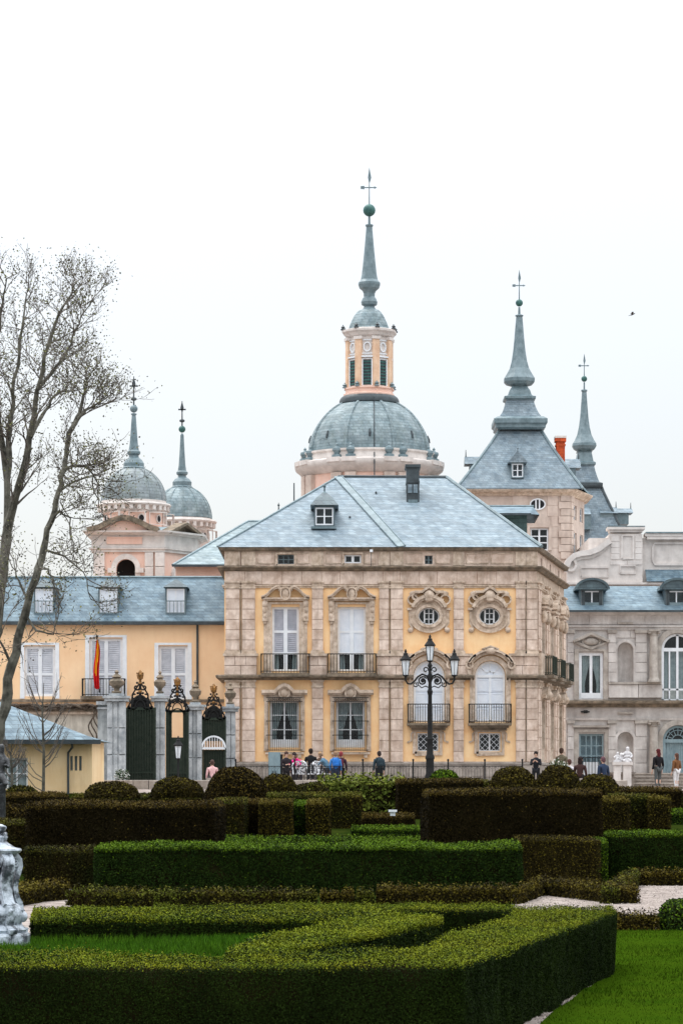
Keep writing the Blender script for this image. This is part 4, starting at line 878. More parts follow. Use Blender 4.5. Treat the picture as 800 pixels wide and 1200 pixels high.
# ================================================================ SQUARE TOWERS WITH SLATE SPIRES
def sq_roof(b, prof, cx, cy, rot):   # prof (halfwidth, z)
    b.lathe([(r*math.sqrt(2), z) for r, z in prof], cx, cy, 4, PI/4+rot)
def vane(par, q, cx, cy, ztop, zball, rball, n=3, big=1):
    big *= .8; b = MB(); b.tube([(cx,cy,zball),(cx,cy,ztop)], [.04,.015], 6)
    zc = zball+(ztop-zball)*.55; b.box(cx-.28*big, cx+.28*big, cy-.02, cy+.02, zc-.03, zc+.03); b.prism([(cx-.5*big,zc-.08*big),(cx-.28*big,zc-.1*big),(cx-.28*big,zc+.1*big),(cx-.5*big,zc+.08*big)], cy-.02, cy+.02)
    b.prism([(cx+.28*big,zc-.08*big),(cx+.45*big,zc),(cx+.28*big,zc+.08*big)], cy-.02, cy+.02)
    b.prism([(cx,ztop-.9*big),(cx+.12*big,ztop-.5*big),(cx,ztop+.1),(cx-.08*big,ztop-.5*big)], cy-.015, cy+.015)
    b.build('weathervane', M['lead'], par)
    MB().ball((cx, cy, zball), rball, 14).build('ball_finial', M['verdigris'], par, smooth=True)

def spire_tower(cx_px, Y, lab, k=1.0, dy=0, body=True, bx=(548, 667), sidew=5.5):
    q = PL(Y); cx = q.x(cx_px); hw = (bx[1]-bx[0])/2*q.s; cy = Y+hw
    t = thing('spire_tower', (cx, cy, 2.0), lab, 'tower')
    zz = lambda p: q.z(p)
    return q, cx, cy, hw, t
# main one
Y4 = 165.0; q = PL(Y4); X, Z = q.x, q.z; cx = X(610); hw = (667-548)/2*q.s
sang = R(0)
t = thing('spire_tower', (cx, Y4, 2.0), 'square stone tower with a bell shaped slate spire, taller of the two right towers', 'tower')
F = frameT(0, Y4); ST = frameT(X(667), Y4, R(72)); sl = 3.6
xr, yrr = X(667)+sl*math.cos(R(72)), Y4+sl*math.sin(R(72))
w1 = [(X(621), X(642), Z(645), Z(619)), (X(572), X(590), Z(645), Z(619))]; ov_ = (X(629.5), Z(591))
b = MB(); wall(b, F, X(545), X(667), 2, Z(577), w1, .5); so = [(.9,1.7,Z(607),Z(590)),(.9,1.7,Z(650),Z(622)),(2.5,3.3,Z(607),Z(590)),(2.5,3.3,Z(650),Z(622))]; wall(b, ST, 0, sl, 2, Z(577), so, .5)
b.add([(X(545),Y4,2),(X(545),Y4+6,2),(X(545),Y4+6,Z(577)),(X(545),Y4,Z(577)),(xr,yrr,2),(xr,yrr+3,2),(xr,yrr+3,Z(577)),(xr,yrr,Z(577))], [(0,1,2,3),(4,5,6,7),(1,5,6,2)]); b.build('wall', M['towerstone'], t)
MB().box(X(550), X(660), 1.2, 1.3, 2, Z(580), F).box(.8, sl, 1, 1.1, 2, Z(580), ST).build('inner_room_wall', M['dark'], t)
for o in w1: window(t, F, *o, 2, 3, .1, fw=.08, mw=.06)
for o in so: window(t, ST, *o, 2, 2, .1, fw=.05)
b = MB(); b.prism([(ov_[0]+.42*math.cos(2*PI*i/20), ov_[1]+.3*math.sin(2*PI*i/20)) for i in range(20)], -.03, .0, F); o_ = b.build('oval_window', M['dark'], t)
b = MB(); b.arc(ov_[0], ov_[1], .42, .3, 0, 360, .07, -.09, 0, F); b.box(ov_[0]-.14, ov_[0]-.06, -.07, -.03, ov_[1]-.25, ov_[1]+.25, F).box(ov_[0]+.06, ov_[0]+.14, -.07, -.03, ov_[1]-.25, ov_[1]+.25, F); b.build('oval_frame', M['white'], o_)
for i in range(9):
    e_ = i % 2; z0, z1 = Z(655-i*8.4), Z(647-i*8.4); block(t, F, X(654 if e_ else 656.5), X(667)+.03, -.12, 0, z0, z1, M['towerstone'], 'quoin_stone'); block(t, ST, 0, .5 if e_ else .7, -.12, 0, z0, z1, M['towerstone'], 'quoin_stone')
ashlar(t, F, X(600), X(653), Z(655), Z(580), .6, 1.1, [(w-.15, w2+.15, a-.15, c+.15) for w, w2, a, c in w1]+[(ov_[0]-.55, ov_[0]+.55, ov_[1]-.45, ov_[1]+.45)], .04, M['towerstone'])
for o in w1: MB().strip([(o[0]-.1,o[2]),(o[0]-.1,o[3]+.1),(o[1]+.1,o[3]+.1),(o[1]+.1,o[2])], .18, -.08, 0, F).build('window_surround', M['towerstone'], t)
path = [(X(545), Y4+6), (X(545), Y4), (X(667), Y4), (xr, yrr), (xr, yrr+3)]
b = MB(); b.sweep([(0,Z(581)),(.12,Z(581)),(.2,Z(579)),(.42,Z(577)),(.5,Z(575)),(.5,Z(574)),(0,Z(573))], path); b.build('cornice', M['trim'], t)
# roof: four-sided flare up to the first moulding
rcx, rcy = X(612), Y4+3.2
eav = [(X(545)-.55, Y4-.55), (X(667)+.7, Y4-.55), (xr+.3, yrr+.1), (X(560), Y4+7.5)]
def ringp(hwp, yy, n=4):
    h = hwp*PL(rcy).s; return [(rcx+sx*h, rcy+sy*h*.75, PL(rcy-h*.75).z(yy)) for sx, sy in ((-1,-1),(1,-1),(1.0,1),(-1,1))]
b = MB(); lv = [[(x, y, Z(573.6)) for x, y in eav]]
for tt in (.12, .3, .55, .8, 1.0):
    top = ringp(25, 505); base = lv[0]; cv = tt**.9
    lv.append([(base[i][0]+(top[i][0]-base[i][0])*(1-(1-tt)**1.08), base[i][1]+(top[i][1]-base[i][1])*(1-(1-tt)**1.08), base[i][2]+(top[i][2]-base[i][2])*tt) for i in range(4)])
vs = [p for l in lv for p in l]; fs = [(4*j+i, 4*j+(i+1) % 4, 4*j+4+(i+1) % 4, 4*j+4+i) for j in range(len(lv)-1) for i in range(4)]
b.add(vs, fs); rf1 = b.build('roof', M['slate'], t)
for i in (0, 1, 2): MB().tube([l[i] for l in lv], .09, 6).build('hip_roll', M['lead'], rf1)
def spire_parts(t, rcx, rcy, q, segs, sides=8):
    pass
q2 = PL(rcy)
def prof(q, L): return [(h*q.s, q.z(y)) for h, y in L]
b = MB(); sq_roof(b, prof(q2, [(26,506),(29,504),(29,501),(31,499),(31,494),(28,492),(26,491)]), rcx, rcy, 0); b.build('moulded_collar', M['lead'], t)
b = MB(); sq_roof(b, prof(q2, [(25,492),(21,486),(18,479),(16,472),(15.6,468)]), rcx, rcy, 0)
b.build('spire_skirt', M['slate'], t)
b = MB(); sq_roof(b, prof(q2, [(15,471),(18.3,469),(18.3,466.5),(15,465.5),(13.5,464),(12,459),(9.5,455),(8.6,453)]), rcx, rcy, 0); b.build('spire_step', M['lead'], t)
b = MB(); b.lathe(prof(q2, [(8.6,455),(9.4,453),(16,451),(19,448),(19.2,444),(16,439),(12,432),(9.5,423),(7.6,411),(6.3,399),(5.2,386),(4.3,376),(3.8,371),(5,370.5),(5,369.5),(1.5,368),(1.2,360)]), rcx, rcy, 8, PI/8); b.build('spire_needle', M['lead'], t)
vane(t, q2, rcx, rcy, q2.z(318), q2.z(355), 4.3*q2.s)
# dormers of this roof
qd = PL(Y4-.15)
dormer(t, qd.x(598.5), qd.x(613.5), qd.z(560), qd.z(542), Y4-.15, Y4+1.6, qd.z(528), M['white'], M['slate'], 2, 2, .18, dm='lead', hat='gable')
def side_dormer(t, x0, x1, z0, z1, y0, y1, zpk, dirn):
    b = MB(); b.box(x0, x1, y0, y1, z0, z1); o = b.build('dormer', M['lead'], t); yc = (y0+y1)/2; e = .15
    a, c = (x0-e*2, x1) if dirn < 0 else (x0, x1+e*2)
    MB().add([(a,y0-e,z1),(a,y1+e,z1),(a,yc,zpk),(c,y0-e,z1),(c,y1+e,z1),(c,yc,zpk)], [(0,1,2),(3,5,4),(0,2,5,3),(1,4,5,2),(0,3,4,1)]).build('dormer_roof', M['slate'], o)
    xx = a+.08 if dirn < 0 else c-.08; MB().tube([(xx,yc,zpk-.05),(xx,yc,zpk+.4)], [.04,.015], 6).build('dormer_finial', M['lead_dark'], o)
    MB().box(*( (x0-.02,x0+.02) if dirn < 0 else (x1-.02,x1+.02)), y0+.2, y1-.2, z0+.15, z1-.1).build('dormer_window', M['dark'], o)
side_dormer(t, q2.x(550), q2.x(568), q2.z(560), q2.z(545), rcy-.5, rcy+.7, q2.z(535), -1)
side_dormer(t, q2.x(650), q2.x(675), q2.z(566), q2.z(547), rcy+.6, rcy+1.9, q2.z(535), 1)
# second, farther
Y5 = 200.0; q = PL(Y5); X, Z = q.x, q.z; rcx, rcy = X(684), Y5
t = thing('spire_tower', (rcx, rcy, 2.0), 'farther and smaller slate spired tower half hidden behind the taller right tower', 'tower')
MB().box(X(652), X(726), rcy-2.6, rcy+2.6, 2, Z(640)).build('wall', M['towerstone'], t)
b = MB(); vs = []
for (h, y) in ((52,648),(48,640),(40,622),(33,606),(27,592),(21,578),(19,572)): vs.append([(rcx+sx*h*q.s+(0 if sx < 0 else 0), rcy+sy*h*q.s*.8, Z(y)) for sx, sy in ((-1,-1),(1,-1),(1,1),(-1,1))])
b.add([p for l in vs for p in l], [(4*j+i, 4*j+(i+1) % 4, 4*j+4+(i+1) % 4, 4*j+4+i) for j in range(6) for i in range(4)]); rf2 = b.build('roof', M['slate'], t)
for i in (0, 1): MB().tube([l[i] for l in vs], .1, 6).build('hip_roll', M['lead_dark'], rf2)
b = MB(); sq_roof(b, prof(q, [(15,574),(19,573),(20,571),(20,568),(17,566.5)]), rcx, rcy, 0); b.build('moulded_collar', M['lead_dark'], t)
b = MB(); sq_roof(b, prof(q, [(16.5,567),(14,560),(12,553),(10.5,546)]), rcx, rcy, 0); b.build('spire_skirt', M['slate'], t)
b = MB(); sq_roof(b, prof(q, [(10,547),(12.5,545.5),(12.5,543),(10,541.5),(9,536),(8,531),(9,530)]), rcx, rcy, 0); b.build('spire_step', M['lead'], t)
b = MB(); b.lathe(prof(q, [(7.5,532),(9,529),(13,526.5),(15,523),(14.6,520),(12,516),(9,510),(6.8,501),(5.2,490),(4.2,478),(3.3,466),(2.8,459),(3.8,458.5),(3.8,457),(1,456),(.9,448)]), rcx, rcy, 8, PI/8); b.build('spire_needle', M['lead'], t)
vane(t, q, rcx, rcy, Z(416), Z(444), 3.5*q.s)
side_dormer(t, X(700), X(716), Z(618), Z(604), rcy-1.6, rcy-.2, Z(596), 1); side_dormer(t, X(700)+.6, X(734), Z(616), Z(603), rcy-1.2, rcy+.4, Z(596.5), 1)
side_dormer(t, X(676), X(688), Z(624), Z(607), rcy-2.6, rcy-1, Z(599), -1)
# orange chimney and a slate dormer house between the towers
Yc = Y4+1.9; q = PL(Yc); X, Z = q.x, q.z
t = thing('chimney', (X(656), Yc, Z(560)), 'tall orange brick chimney between the two slate spires', 'chimney')
MB().box(X(651), X(661), Yc-.3, Yc+.4, Z(575), Z(518)).build('chimney_shaft', M['brickred'], t)
MB().box(X(649.6), X(662.4), Yc-.38, Yc+.48, Z(518), Z(514)).box(X(650.2), X(661.8), Yc-.34, Yc+.44, Z(523), Z(521)).build('chimney_cap', M['brickred'], t)
MB().box(X(649.4), X(662.6), Yc-.4, Yc+.5, Z(514), Z(511.5)).build('chimney_coping', M['pale'], t)
# low slate roofed annexe between pavilion and tower
Ya = 141.0; q = PL(Ya); X, Z = q.x, q.z; F = frameT(0, Ya)
t = thing('slate_annexe', (X(592), Ya, Z(645)), 'low slate hung annexe roof rising behind the right end of the pavilion roof', 'small building')
MB().box(X(540), X(617), Ya, Ya+4, Z(660), Z(601)).build('wall', mat('green_slate_hanging', lin((84,110,108)), lin((64,88,88)), 2, .6, .3, 12, brick=(.4,.22)), t)
b = MB(); b.add([(X(540),Ya-.5,Z(603.5)),(X(620),Ya-.5,Z(603.5)),(X(634),Ya+1.4,Z(600)),(X(562),Ya+2.4,Z(588)),(X(628),Ya+2.4,Z(588)),(X(540),Ya+5,Z(603)),(X(634),Ya+5,Z(602))], [(0,1,4,3),(1,2,4),(2,6,5,3,4),(0,3,5)]); b.build('roof', M['slate_blue'], t)
MB().box(X(540), X(621), -.6, -.5, Z(605), Z(602.5), F).build('gutter', M['lead_dark'], t); MB().tube([(X(560),Ya+2.4,Z(587.6)),(X(629),Ya+2.4,Z(587.6))], .06, 6).build('ridge_roll', M['lead'], t)

# ================================================================ CENTRAL DOME
Yd = 168.0; q = PL(Yd); X, Z = q.x, q.z; cx = X(432.5)
t = thing('church_dome', (cx, Yd, 2.0), 'large central slate dome with an orange and white lantern and the tallest needle spire', 'dome')
def LT(L): return [(h*q.s, Z(y)) for h, y in L]
MB().lathe([(76*q.s,2)]+LT([(76,560)]), cx, Yd, 40, 0).build('drum', M['pink'], t, smooth=True)
b = MB(); b.lathe(LT([(76,561),(79,560),(82,556),(86,553),(87.5,549),(87,546),(80,544)]), cx, Yd, 48); b.build('drum_cornice', M['pale'], t, smooth=True)
MB().lathe(LT([(81,545),(79,544),(78,537),(80,535.5),(80,533.5),(74,532.5)]), cx, Yd, 48).build('drum_parapet', M['pale'], t, smooth=True)
MB().lathe(LT([(75,534.5),(78.4,534),(78.4,532.6),(71,532)]), cx, Yd, 48).build('lead_gutter', M['lead'], t, smooth=True)
for k in range(16):    # paired pilasters of the drum
    a = -PI/2+(k//2)*PI/4+(PI/8)+(-.11 if k % 2 else .11); c_, s_ = math.cos(a), math.sin(a); r = 76*q.s
    T = Matrix.Translation((cx+r*c_, Yd+r*s_, 0)) @ Matrix.Rotation(a+PI/2, 4, 'Z')
    MB().box(-.32, .32, -.25, .3, Z(620), Z(561), T).build('drum_pilaster', M['towerstone'], t)
    MB().box(-.4, .4, -.62, -.2, Z(549.5), Z(544.2), T).build('cornice_break', M['pale'], t)
    rr = 78*q.s; x, y = cx+rr*c_, Yd+rr*s_
    MB().lathe([(.3,Z(544)),(.3,Z(541)),(.16,Z(540)),(.2,Z(538)),(.28,Z(535.5)),(.25,Z(533)),(.1,Z(531.5)),(.06,Z(530)),(.09,Z(529)),(.01,Z(527))], x, y, 12).build('urn_finial', M['lead'], t, smooth=True)
dp = [(71.5*math.cos(a_), 533-66.6*math.sin(a_)) for a_ in [R(i*62.5/16) for i in range(17)]]
b = MB(); b.lathe(LT(dp), cx, Yd, 64); dome = b.build('dome_shell', M['slate_dome'], t, smooth=True)
for k in range(8):
    a = -PI/2+k*PI/4+PI/8; pts = [(cx+h*q.s*1.003*math.cos(a), Yd+h*q.s*1.003*math.sin(a), Z(y)) for h, y in dp]
    MB().tube(pts, .09, 6).build('dome_rib', M['slate_dome'], dome, smooth=True)
    a2 = a+PI/8; i0 = 5; p = [(cx+dp[i][0]*q.s*1.006*math.cos(a2), Yd+dp[i][0]*q.s*1.006*math.sin(a2), Z(dp[i][1])) for i in (3, 4, 5)]
    MB().tube(p, [.05,.08,.05], 6).build('dome_hook', M['lead_dark'], dome)
b = MB(); b.lathe(LT([(32,476),(35,473.5),(35,470),(33.5,467),(31,465)]), cx, Yd, 40); b.build('lantern_base_ring', M['lead_dark'], t, smooth=True)
ph = -PI/2+PI/8-R(6)
MB().lathe(LT([(26,466),(26,395)]), cx, Yd, 8, ph).build('lantern_wall', M['pale'], t)
MB().lathe(LT([(31.5,466),(31.5,463),(29,462),(29,458),(30.5,457.5),(30.5,456),(27,455)]), cx, Yd, 8, ph).build('lantern_parapet', M['pink'], t)
MB().lathe(LT([(27,397),(29,396),(31,393),(33.5,391),(33.5,388.5),(28,387)]), cx, Yd, 8, ph).build('lantern_cornice', M['pale'], t)
rin = 26*q.s*math.cos(PI/8)
mor = mat('lantern_orange_stucco', lin((230,200,172)), lin((214,176,146)), 2, .9, .1, 20, streak=.2)
for k in range(8):
    a = ph+PI/8+k*PI/4; T = Matrix.Translation((cx+rin*math.cos(a), Yd+rin*math.sin(a), 0)) @ Matrix.Rotation(a+PI/2, 4, 'Z')
    hwf = 26*q.s*math.sin(PI/8)
    MB().box(-.24, .24, -.02, .0, Z(454), Z(425), T).build('louvre_opening', M['verdigris'] if False else M['lead_dark'], t)
    fr = MB().strip([(-.28,Z(455)),(-.28,Z(424)),(.28,Z(424)),(.28,Z(455))], .08, -.08, 0, T).box(-.36, .36, -.14, 0, Z(422), Z(420.5), T).arc(0, Z(410), .2, .26, 0, 360, .06, -.08, 0, T, 12).box(-.36, .36, -.06, 0, Z(418), Z(417), T).box(-.36, .36, -.06, 0, Z(402.5), Z(401.5), T)
    fr.build('lantern_window_frame', M['white'], t)
    for i in range(8): MB().box(-.23, .23, -.06, -.02, Z(453-i*3.6), Z(451.6-i*3.6), T).build('louvre_slat', M['verdigris'], t)
    a = ph+k*PI/4; rc = 26*q.s; T = Matrix.Translation((cx+rc*math.cos(a), Yd+rc*math.sin(a), 0)) @ Matrix.Rotation(a+PI/2, 4, 'Z')
    MB().box(-.2, .2, -.1, .2, Z(456), Z(398), T).build('lantern_pilaster', mor, t); MB().box(-.26, .26, -.16, .2, Z(401), Z(397.5), T).build('pilaster_capital', M['pale'], t)
    MB().lathe([(.14,Z(456)),(.14,Z(455)),(.08,Z(454)),(.14,Z(452.5)),(.05,Z(451)),(.01,Z(449.5))], cx+30*q.s*math.cos(a), Yd+30*q.s*math.sin(a), 8).build('urn_finial', M['lead'], t)
    MB().lathe([(.14,Z(388.5)),(.14,Z(387)),(.07,Z(386)),(.13,Z(385)),(.04,Z(383.5)),(.01,Z(382))], cx+32*q.s*math.cos(a), Yd+32*q.s*math.sin(a), 8).build('urn_finial', M['lead_dark'], t)
b = MB(); b.lathe(LT([(25.5,388),(24,383),(21.5,377),(18.5,371),(15,366.5),(12,364)]), cx, Yd, 8, ph); b.build('lantern_cap', M['slate_dome'], t)
b = MB(); b.lathe(LT([(12,365),(8.5,363),(7,361),(6,359),(9,357.5),(9.6,354),(8.6,351.5),(8,350),(6.5,348),(6.6,344),(8,341),(11.5,338),(12.8,334),(12.8,331.5),(10,328),(8.8,322),(7.6,311),(6.2,297),(4.9,283),(3.8,270),(3.6,266),(4.6,265),(4.6,263.5),(1.4,262.5),(1.2,252)]), cx, Yd, 16); b.build('spire_needle', M['lead'], t)
vane(t, q, cx, Yd, Z(198), Z(246.5), 7.3*q.s, big=1.25)
MB().tube([(cx+.25,Yd-34.5*q.s,Z(470))]+[(cx+.25,Yd-h*q.s*1.004,Z(y)) for h, y in reversed(dp)]+[(cx+.25,Yd-87.6*q.s,Z(549)),(cx+.25,Yd-87.6*q.s,Z(570))], .035, 5).build('lightning_cable', M['lead_dark'], t)
Yq = 140; q = PL(Yq); tag(MB().tube([(q.x(344.5),Yq,q.z(612)),(q.x(344.5),Yq,q.z(566))], [.04,.03], 6).tube([(q.x(344.5)-.09,Yq,q.z(604)),(q.x(344.5)+.09,Yq,q.z(604))], .02).build('lightning_rod', M['lead_dark'], origin=(q.x(344.5),Yq,q.z(612))), 'thin black rod standing up behind the left slope of the pavilion roof', 'lightning rod')

# ================================================================ LEFT TWIN DOMED TOWERS
def domed(cxp, Y, lab, L, ball, top, rball, m, nm='domed_tower', drum_hw=36, corn=(592,601,43), drumy=(600,700), skirt=(588,38), ocul=None):
    q = PL(Y); X, Z = q.x, q.z; cx = X(cxp); t = thing(nm, (cx, Y, 2.0), lab, 'tower', None)
    PR_ = lambda A: [(h*q.s, Z(y)) for h, y in A]
    MB().lathe([(drum_hw*q.s,2)]+PR_([(drum_hw, corn[1])]), cx, Y, 36).build('drum', M['pink'] if cxp < 200 else M['pale'], t, smooth=True)
    MB().lathe(PR_([(drum_hw,corn[1]+1.5),(drum_hw+1.5,corn[1]),(drum_hw+2,corn[1]-4),(corn[2],corn[0]+2.5),(corn[2]+.8,corn[0]+1),(corn[2],corn[0]-.5),(skirt[1],corn[0]-1.5),(skirt[1],skirt[0])]), cx, Y, 36).build('drum_cornice', M['pale'], t, smooth=True)
    for k in range(28):
        a = 2*PI*k/28; r = (drum_hw+2.2)*q.s; T = Matrix.Translation((cx+r*math.cos(a), Y+r*math.sin(a), 0)) @ Matrix.Rotation(a+PI/2, 4, 'Z')
        MB().box(-.09, .09, -(corn[2]-drum_hw-3)*q.s, .1, Z(corn[1]-1), Z(corn[0]+2.6), T).build('bracket', M['pale'], t)
    if ocul:
        for da in (-38, 0, 38, -76, 76):
            a = -PI/2+R(da+ocul[1]); r = drum_hw*q.s; T = Matrix.Translation((cx+r*math.cos(a), Y+r*math.sin(a), 0)) @ Matrix.Rotation(a+PI/2, 4, 'Z')
            MB().prism([(.14*math.cos(2*PI*i/12), Z(ocul[0])+.17*math.sin(2*PI*i/12)) for i in range(12)], -.03, .05, T).build('round_opening', M['dark'], t)
            MB().arc(0, Z(ocul[0]), .17, .2, 0, 360, .06, -.06, .05, T, 12).build('opening_rim', M['pale'], t)
            MB().strip([(.45,Z(ocul[0]-7)),(1.35,Z(ocul[0]-7)),(1.35,Z(ocul[0]+7)),(.45,Z(ocul[0]+7)),(.45,Z(ocul[0]-7))], .05, -.02, .1, T).build('panel_moulding', M['pale'], t)
    dsh = MB().lathe(PR_(L['dome']), cx, Y, 48).build('dome_shell', m, t, smooth=True)
    for k in range(12):
        a = -PI/2+k*PI/6+.1; MB().tube([(cx+h*q.s*math.cos(a), Y+h*q.s*math.sin(a), Z(y)) for h, y in L['dome']], .045, 5).build('dome_rib', m, dsh)
    MB().lathe(PR_(L['spire']), cx, Y, 12).build('spire_needle', M['lead'], t)
    MB().ball((cx, Y, Z(ball)), rball*q.s, 14).build('ball_finial', M['lead'] if cxp < 200 else M['verdigris'], t, smooth=True)
    b = MB(); b.tube([(cx,Y,Z(ball)),(cx,Y,Z(top))], [.05,.025], 6); zc = Z(top)+-(Z(top)-Z(ball))*.3; b.box(cx-.22, cx+.22, Y-.03, Y+.03, zc-.04, zc+.04); b.ball((cx,Y,Z(ball)+(Z(top)-Z(ball))*.3), .1, 6, sx=1.6); b.prism([(cx-.1,zc+.1),(cx,zc-.25),(cx+.1,zc+.1),(cx,zc+.5)], Y-.03, Y+.03); b.build('cross', M['lead_dark'], t)
    return t, q, cx
def el(hw, y0, y1, hw1): # dome profile from (hw,y0) up to (hw1,y1)
    am = math.acos(hw1/hw); h = (y0-y1)/math.sin(am); return [(hw*math.cos(am*i/14), y0-h*math.sin(am*i/14)) for i in range(15)]
t1, q, cx = domed(157, 152.0, 'nearer of the two left domed towers, mossy grey dome above a pink pedimented block', {'dome': el(37.5, 588, 550, 13.5), 'spire': [(13,551),(13.5,548.5),(12,547),(12,543),(9.5,539),(6,536),(5.6,534),(7.6,532),(7.8,529.5),(6,527.5),(4.8,520),(3.7,505),(2.8,492),(2.3,486.5),(3.4,486),(3.4,484.8),(1,484)]}, 479, 441, 4.6, M['moss_dome'], ocul=(610, 18))
t2, q_, cx_ = domed(213.5, 168.0, 'farther left domed tower with a blue grey slate dome and green ball', {'dome': el(34.5, 608, 572, 12), 'spire': [(12,573.5),(12.6,571),(11,569.5),(11.2,565),(8.6,561.5),(5,559),(4.6,557.5),(6.6,555.8),(6.8,553.5),(5,551.6),(4,545),(3,530),(2.3,516),(2,510),(1,508)]}, 503, 470, 4.1, M['slate_dome'], drum_hw=31, corn=(611,620,40), skirt=(608.5,35), ocul=(629, 22))
# pedimented belfry block below the nearer dome
X, Z = q.x, q.z; Yb = 146.5; q = PL(Yb); X, Z = q.x, q.z; F = frameT(0, Yb); ang = R(55); SB = frameT(X(192), Yb, ang); sl = 2.6
blt = thing('belfry_block', (X(150), Yb, 2.0), 'pink belfry block with a pediment and a dark arched opening below the nearer left dome', 'tower')
ar = (X(136.5), X(159), Z(705), Z(655)); ar2 = (.75, 1.75, Z(690), Z(662))
b = MB(); wall(b, F, X(110), X(192), 2, Z(640), [ar], .5); wall(b, SB, 0, sl, 2, Z(640), [ar2], .5); b.build('wall', M['pink'], blt)
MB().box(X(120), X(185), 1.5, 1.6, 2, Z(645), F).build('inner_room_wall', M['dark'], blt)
ex_, ey_ = X(192)+sl*math.cos(ang), Yb+sl*math.sin(ang)
MB().box(X(112), X(190), 2.2, 6, 2, Z(626), F).build('core', M['pink'], blt)
for T, (o, zsp) in ((F, (ar, Z(667))), (SB, (ar2, Z(669)))):
    c = (o[0]+o[1])/2; r = (o[1]-o[0])/2; zc = o[3]-r; b = MB(); n = 14
    for i in range(n):
        p = (c+r*math.cos(PI*i/n), zc+r*math.sin(PI*i/n)); q2_ = (c+r*math.cos(PI*(i+1)/n), zc+r*math.sin(PI*(i+1)/n)); b.prism([p, (p[0], o[3]+.04), (q2_[0], o[3]+.04), q2_], -.004, .45, T)
    b.build('arch_spandrel', M['pink'], blt)
    MB().strip([(c-r-.12,o[2]),(c-r-.12,zc)]+[(c-(r+.12)*math.cos(PI*i/14), zc+(r+.12)*math.sin(PI*i/14)) for i in range(1, 14)]+[(c+r+.12,zc),(c+r+.12,o[2])], .26 if T is F else .16, -.12, 0, T).build('arch_moulding', M['pale'], blt)
    if T is F: MB().box(c-r-.42, c-r, -.2, 0, zc-.22, zc+.02, T).box(c+r, c+r+.42, -.2, 0, zc-.22, zc+.02, T).build('impost', M['pale'], blt)
path = [(X(110), Yb+5), (X(110), Yb), (X(192), Yb), (ex_, ey_), (ex_, ey_+3)]
for nm, pf in (('cornice', [(0,Z(627)),(.2,Z(627)),(.3,Z(625.5)),(.5,Z(624.5)),(.52,Z(622.5)),(0,Z(622))]), ('lower_cornice', [(0,Z(647)),(.12,Z(647)),(.12,Z(644.5)),(.22,Z(643.5)),(.22,Z(642)),(.0,Z(641.5))]), ('frieze', [(0,Z(641.5)),(.1,Z(641.5)),(.1,Z(627)),(0,Z(627))])):
    MB().sweep(pf, path).build(nm, M['pale'], blt)
MB().strip([(X(126),Z(637)),(X(167),Z(637)),(X(167),Z(630)),(X(126),Z(630)),(X(126),Z(637))], .06, -.16, -.1, F).prism([(X(126),Z(637)),(X(167),Z(637)),(X(167),Z(630)),(X(126),Z(630))], -.13, -.1, F).build('frieze_panel', M['pink'], blt)
course_col(blt, F, X(110), X(123), 2.5, Z(647.5), 16, .16, M['pale']); course_col(blt, F, X(170), X(180), 2.5, Z(647.5), 16, .16, M['pale']); course_col(blt, F, X(182), X(192)+.05, 2.5, Z(647.5), 16, .22, M['pale'])
MB().prism([(X(108),Z(622)),(X(182),Z(622)),(X(147),Z(609))], -.3, 3, F).build('pediment_field', M['pink'], blt)
b = MB(); b.strip([(X(103),Z(622)),(X(116),Z(619)),(X(130),Z(612)),(X(140),Z(608.5)),(X(147),Z(607.5)),(X(154),Z(608.5)),(X(164),Z(612.5)),(X(177),Z(619)),(X(186),Z(621.5))], .26, -.62, 3, F); b.build('pediment_moulding', M['ledge'], blt)
b = MB(); b.add([(X(172),Yb-.5,Z(621.5)),(ex_+.5,ey_-.2,Z(621.5)),(X(198),Yb+3,Z(611)),(X(160),Yb+3,Z(611))], [(0,1,2,3)]); b.build('pediment_roof', M['lead'], blt)
b = MB(); b.strip([(.0,Z(624)),(sl*.5,Z(612)),(sl,Z(624))], .14, -.5, .3, SB); b.prism([(.1,Z(623)),(sl*.5,Z(613)),(sl-.1,Z(623))], -.1, .3, SB); b.build('side_pediment', M['ledge'], blt)
# slate roofed nave left of the pavilion
Yn = 139.0; q = PL(Yn); X, Z = q.x, q.z
nv_ = thing('church_nave', (X(270), Yn, 2.0), 'slate roofed nave with a thin pink wall between the domed towers and the pavilion', 'palace building')
MB().box(X(206), X(420), Yn, Yn+12, 2, Z(664)).build('wall', M['pink'], nv_)
b = MB(); b.add([(X(203),Yn-.4,Z(663)),(X(430),Yn-.4,Z(663)),(X(430),Yn+6,PL(Yn+6).z(611)),(X(276)+.4,Yn+6,PL(Yn+6).z(611)),(X(203),Yn+12.4,Z(663)),(X(430),Yn+12.4,Z(663))], [(0,1,2,3),(0,3,4),(4,3,2,5)]); rfn = b.build('roof', M['slate_dome'], nv_)
MB().box(X(202.5), X(430), Yn-.5, Yn-.38, Z(665), Z(662.3)).build('gutter', M['lead_dark'], nv_)
MB().tube([(X(276)+.4,Yn+6,PL(Yn+6).z(611)),(X(330),Yn+6,PL(Yn+6).z(611))], .07, 6).build('ridge_roll', M['lead'], rfn); MB().tube([(X(203),Yn-.4,Z(663)),(X(276)+.4,Yn+6,PL(Yn+6).z(611))], .07, 6).build('hip_roll', M['lead'], rfn)
qd = PL(Yn+6.5); dd_ = MB().box(qd.x(321), qd.x(345), Yn+6.5, Yn+8, qd.z(618), qd.z(604)).build('dormer', M['lead'], nv_); MB().add([(qd.x(317),Yn+6.2,qd.z(606)),(qd.x(347),Yn+6.2,qd.z(606)),(qd.x(347),Yn+7.4,qd.z(596)),(qd.x(325),Yn+7.4,qd.z(596)),(qd.x(317),Yn+8.6,qd.z(606))], [(0,1,2,3),(0,3,4)]).build('dormer_roof', M['slate'], dd_)
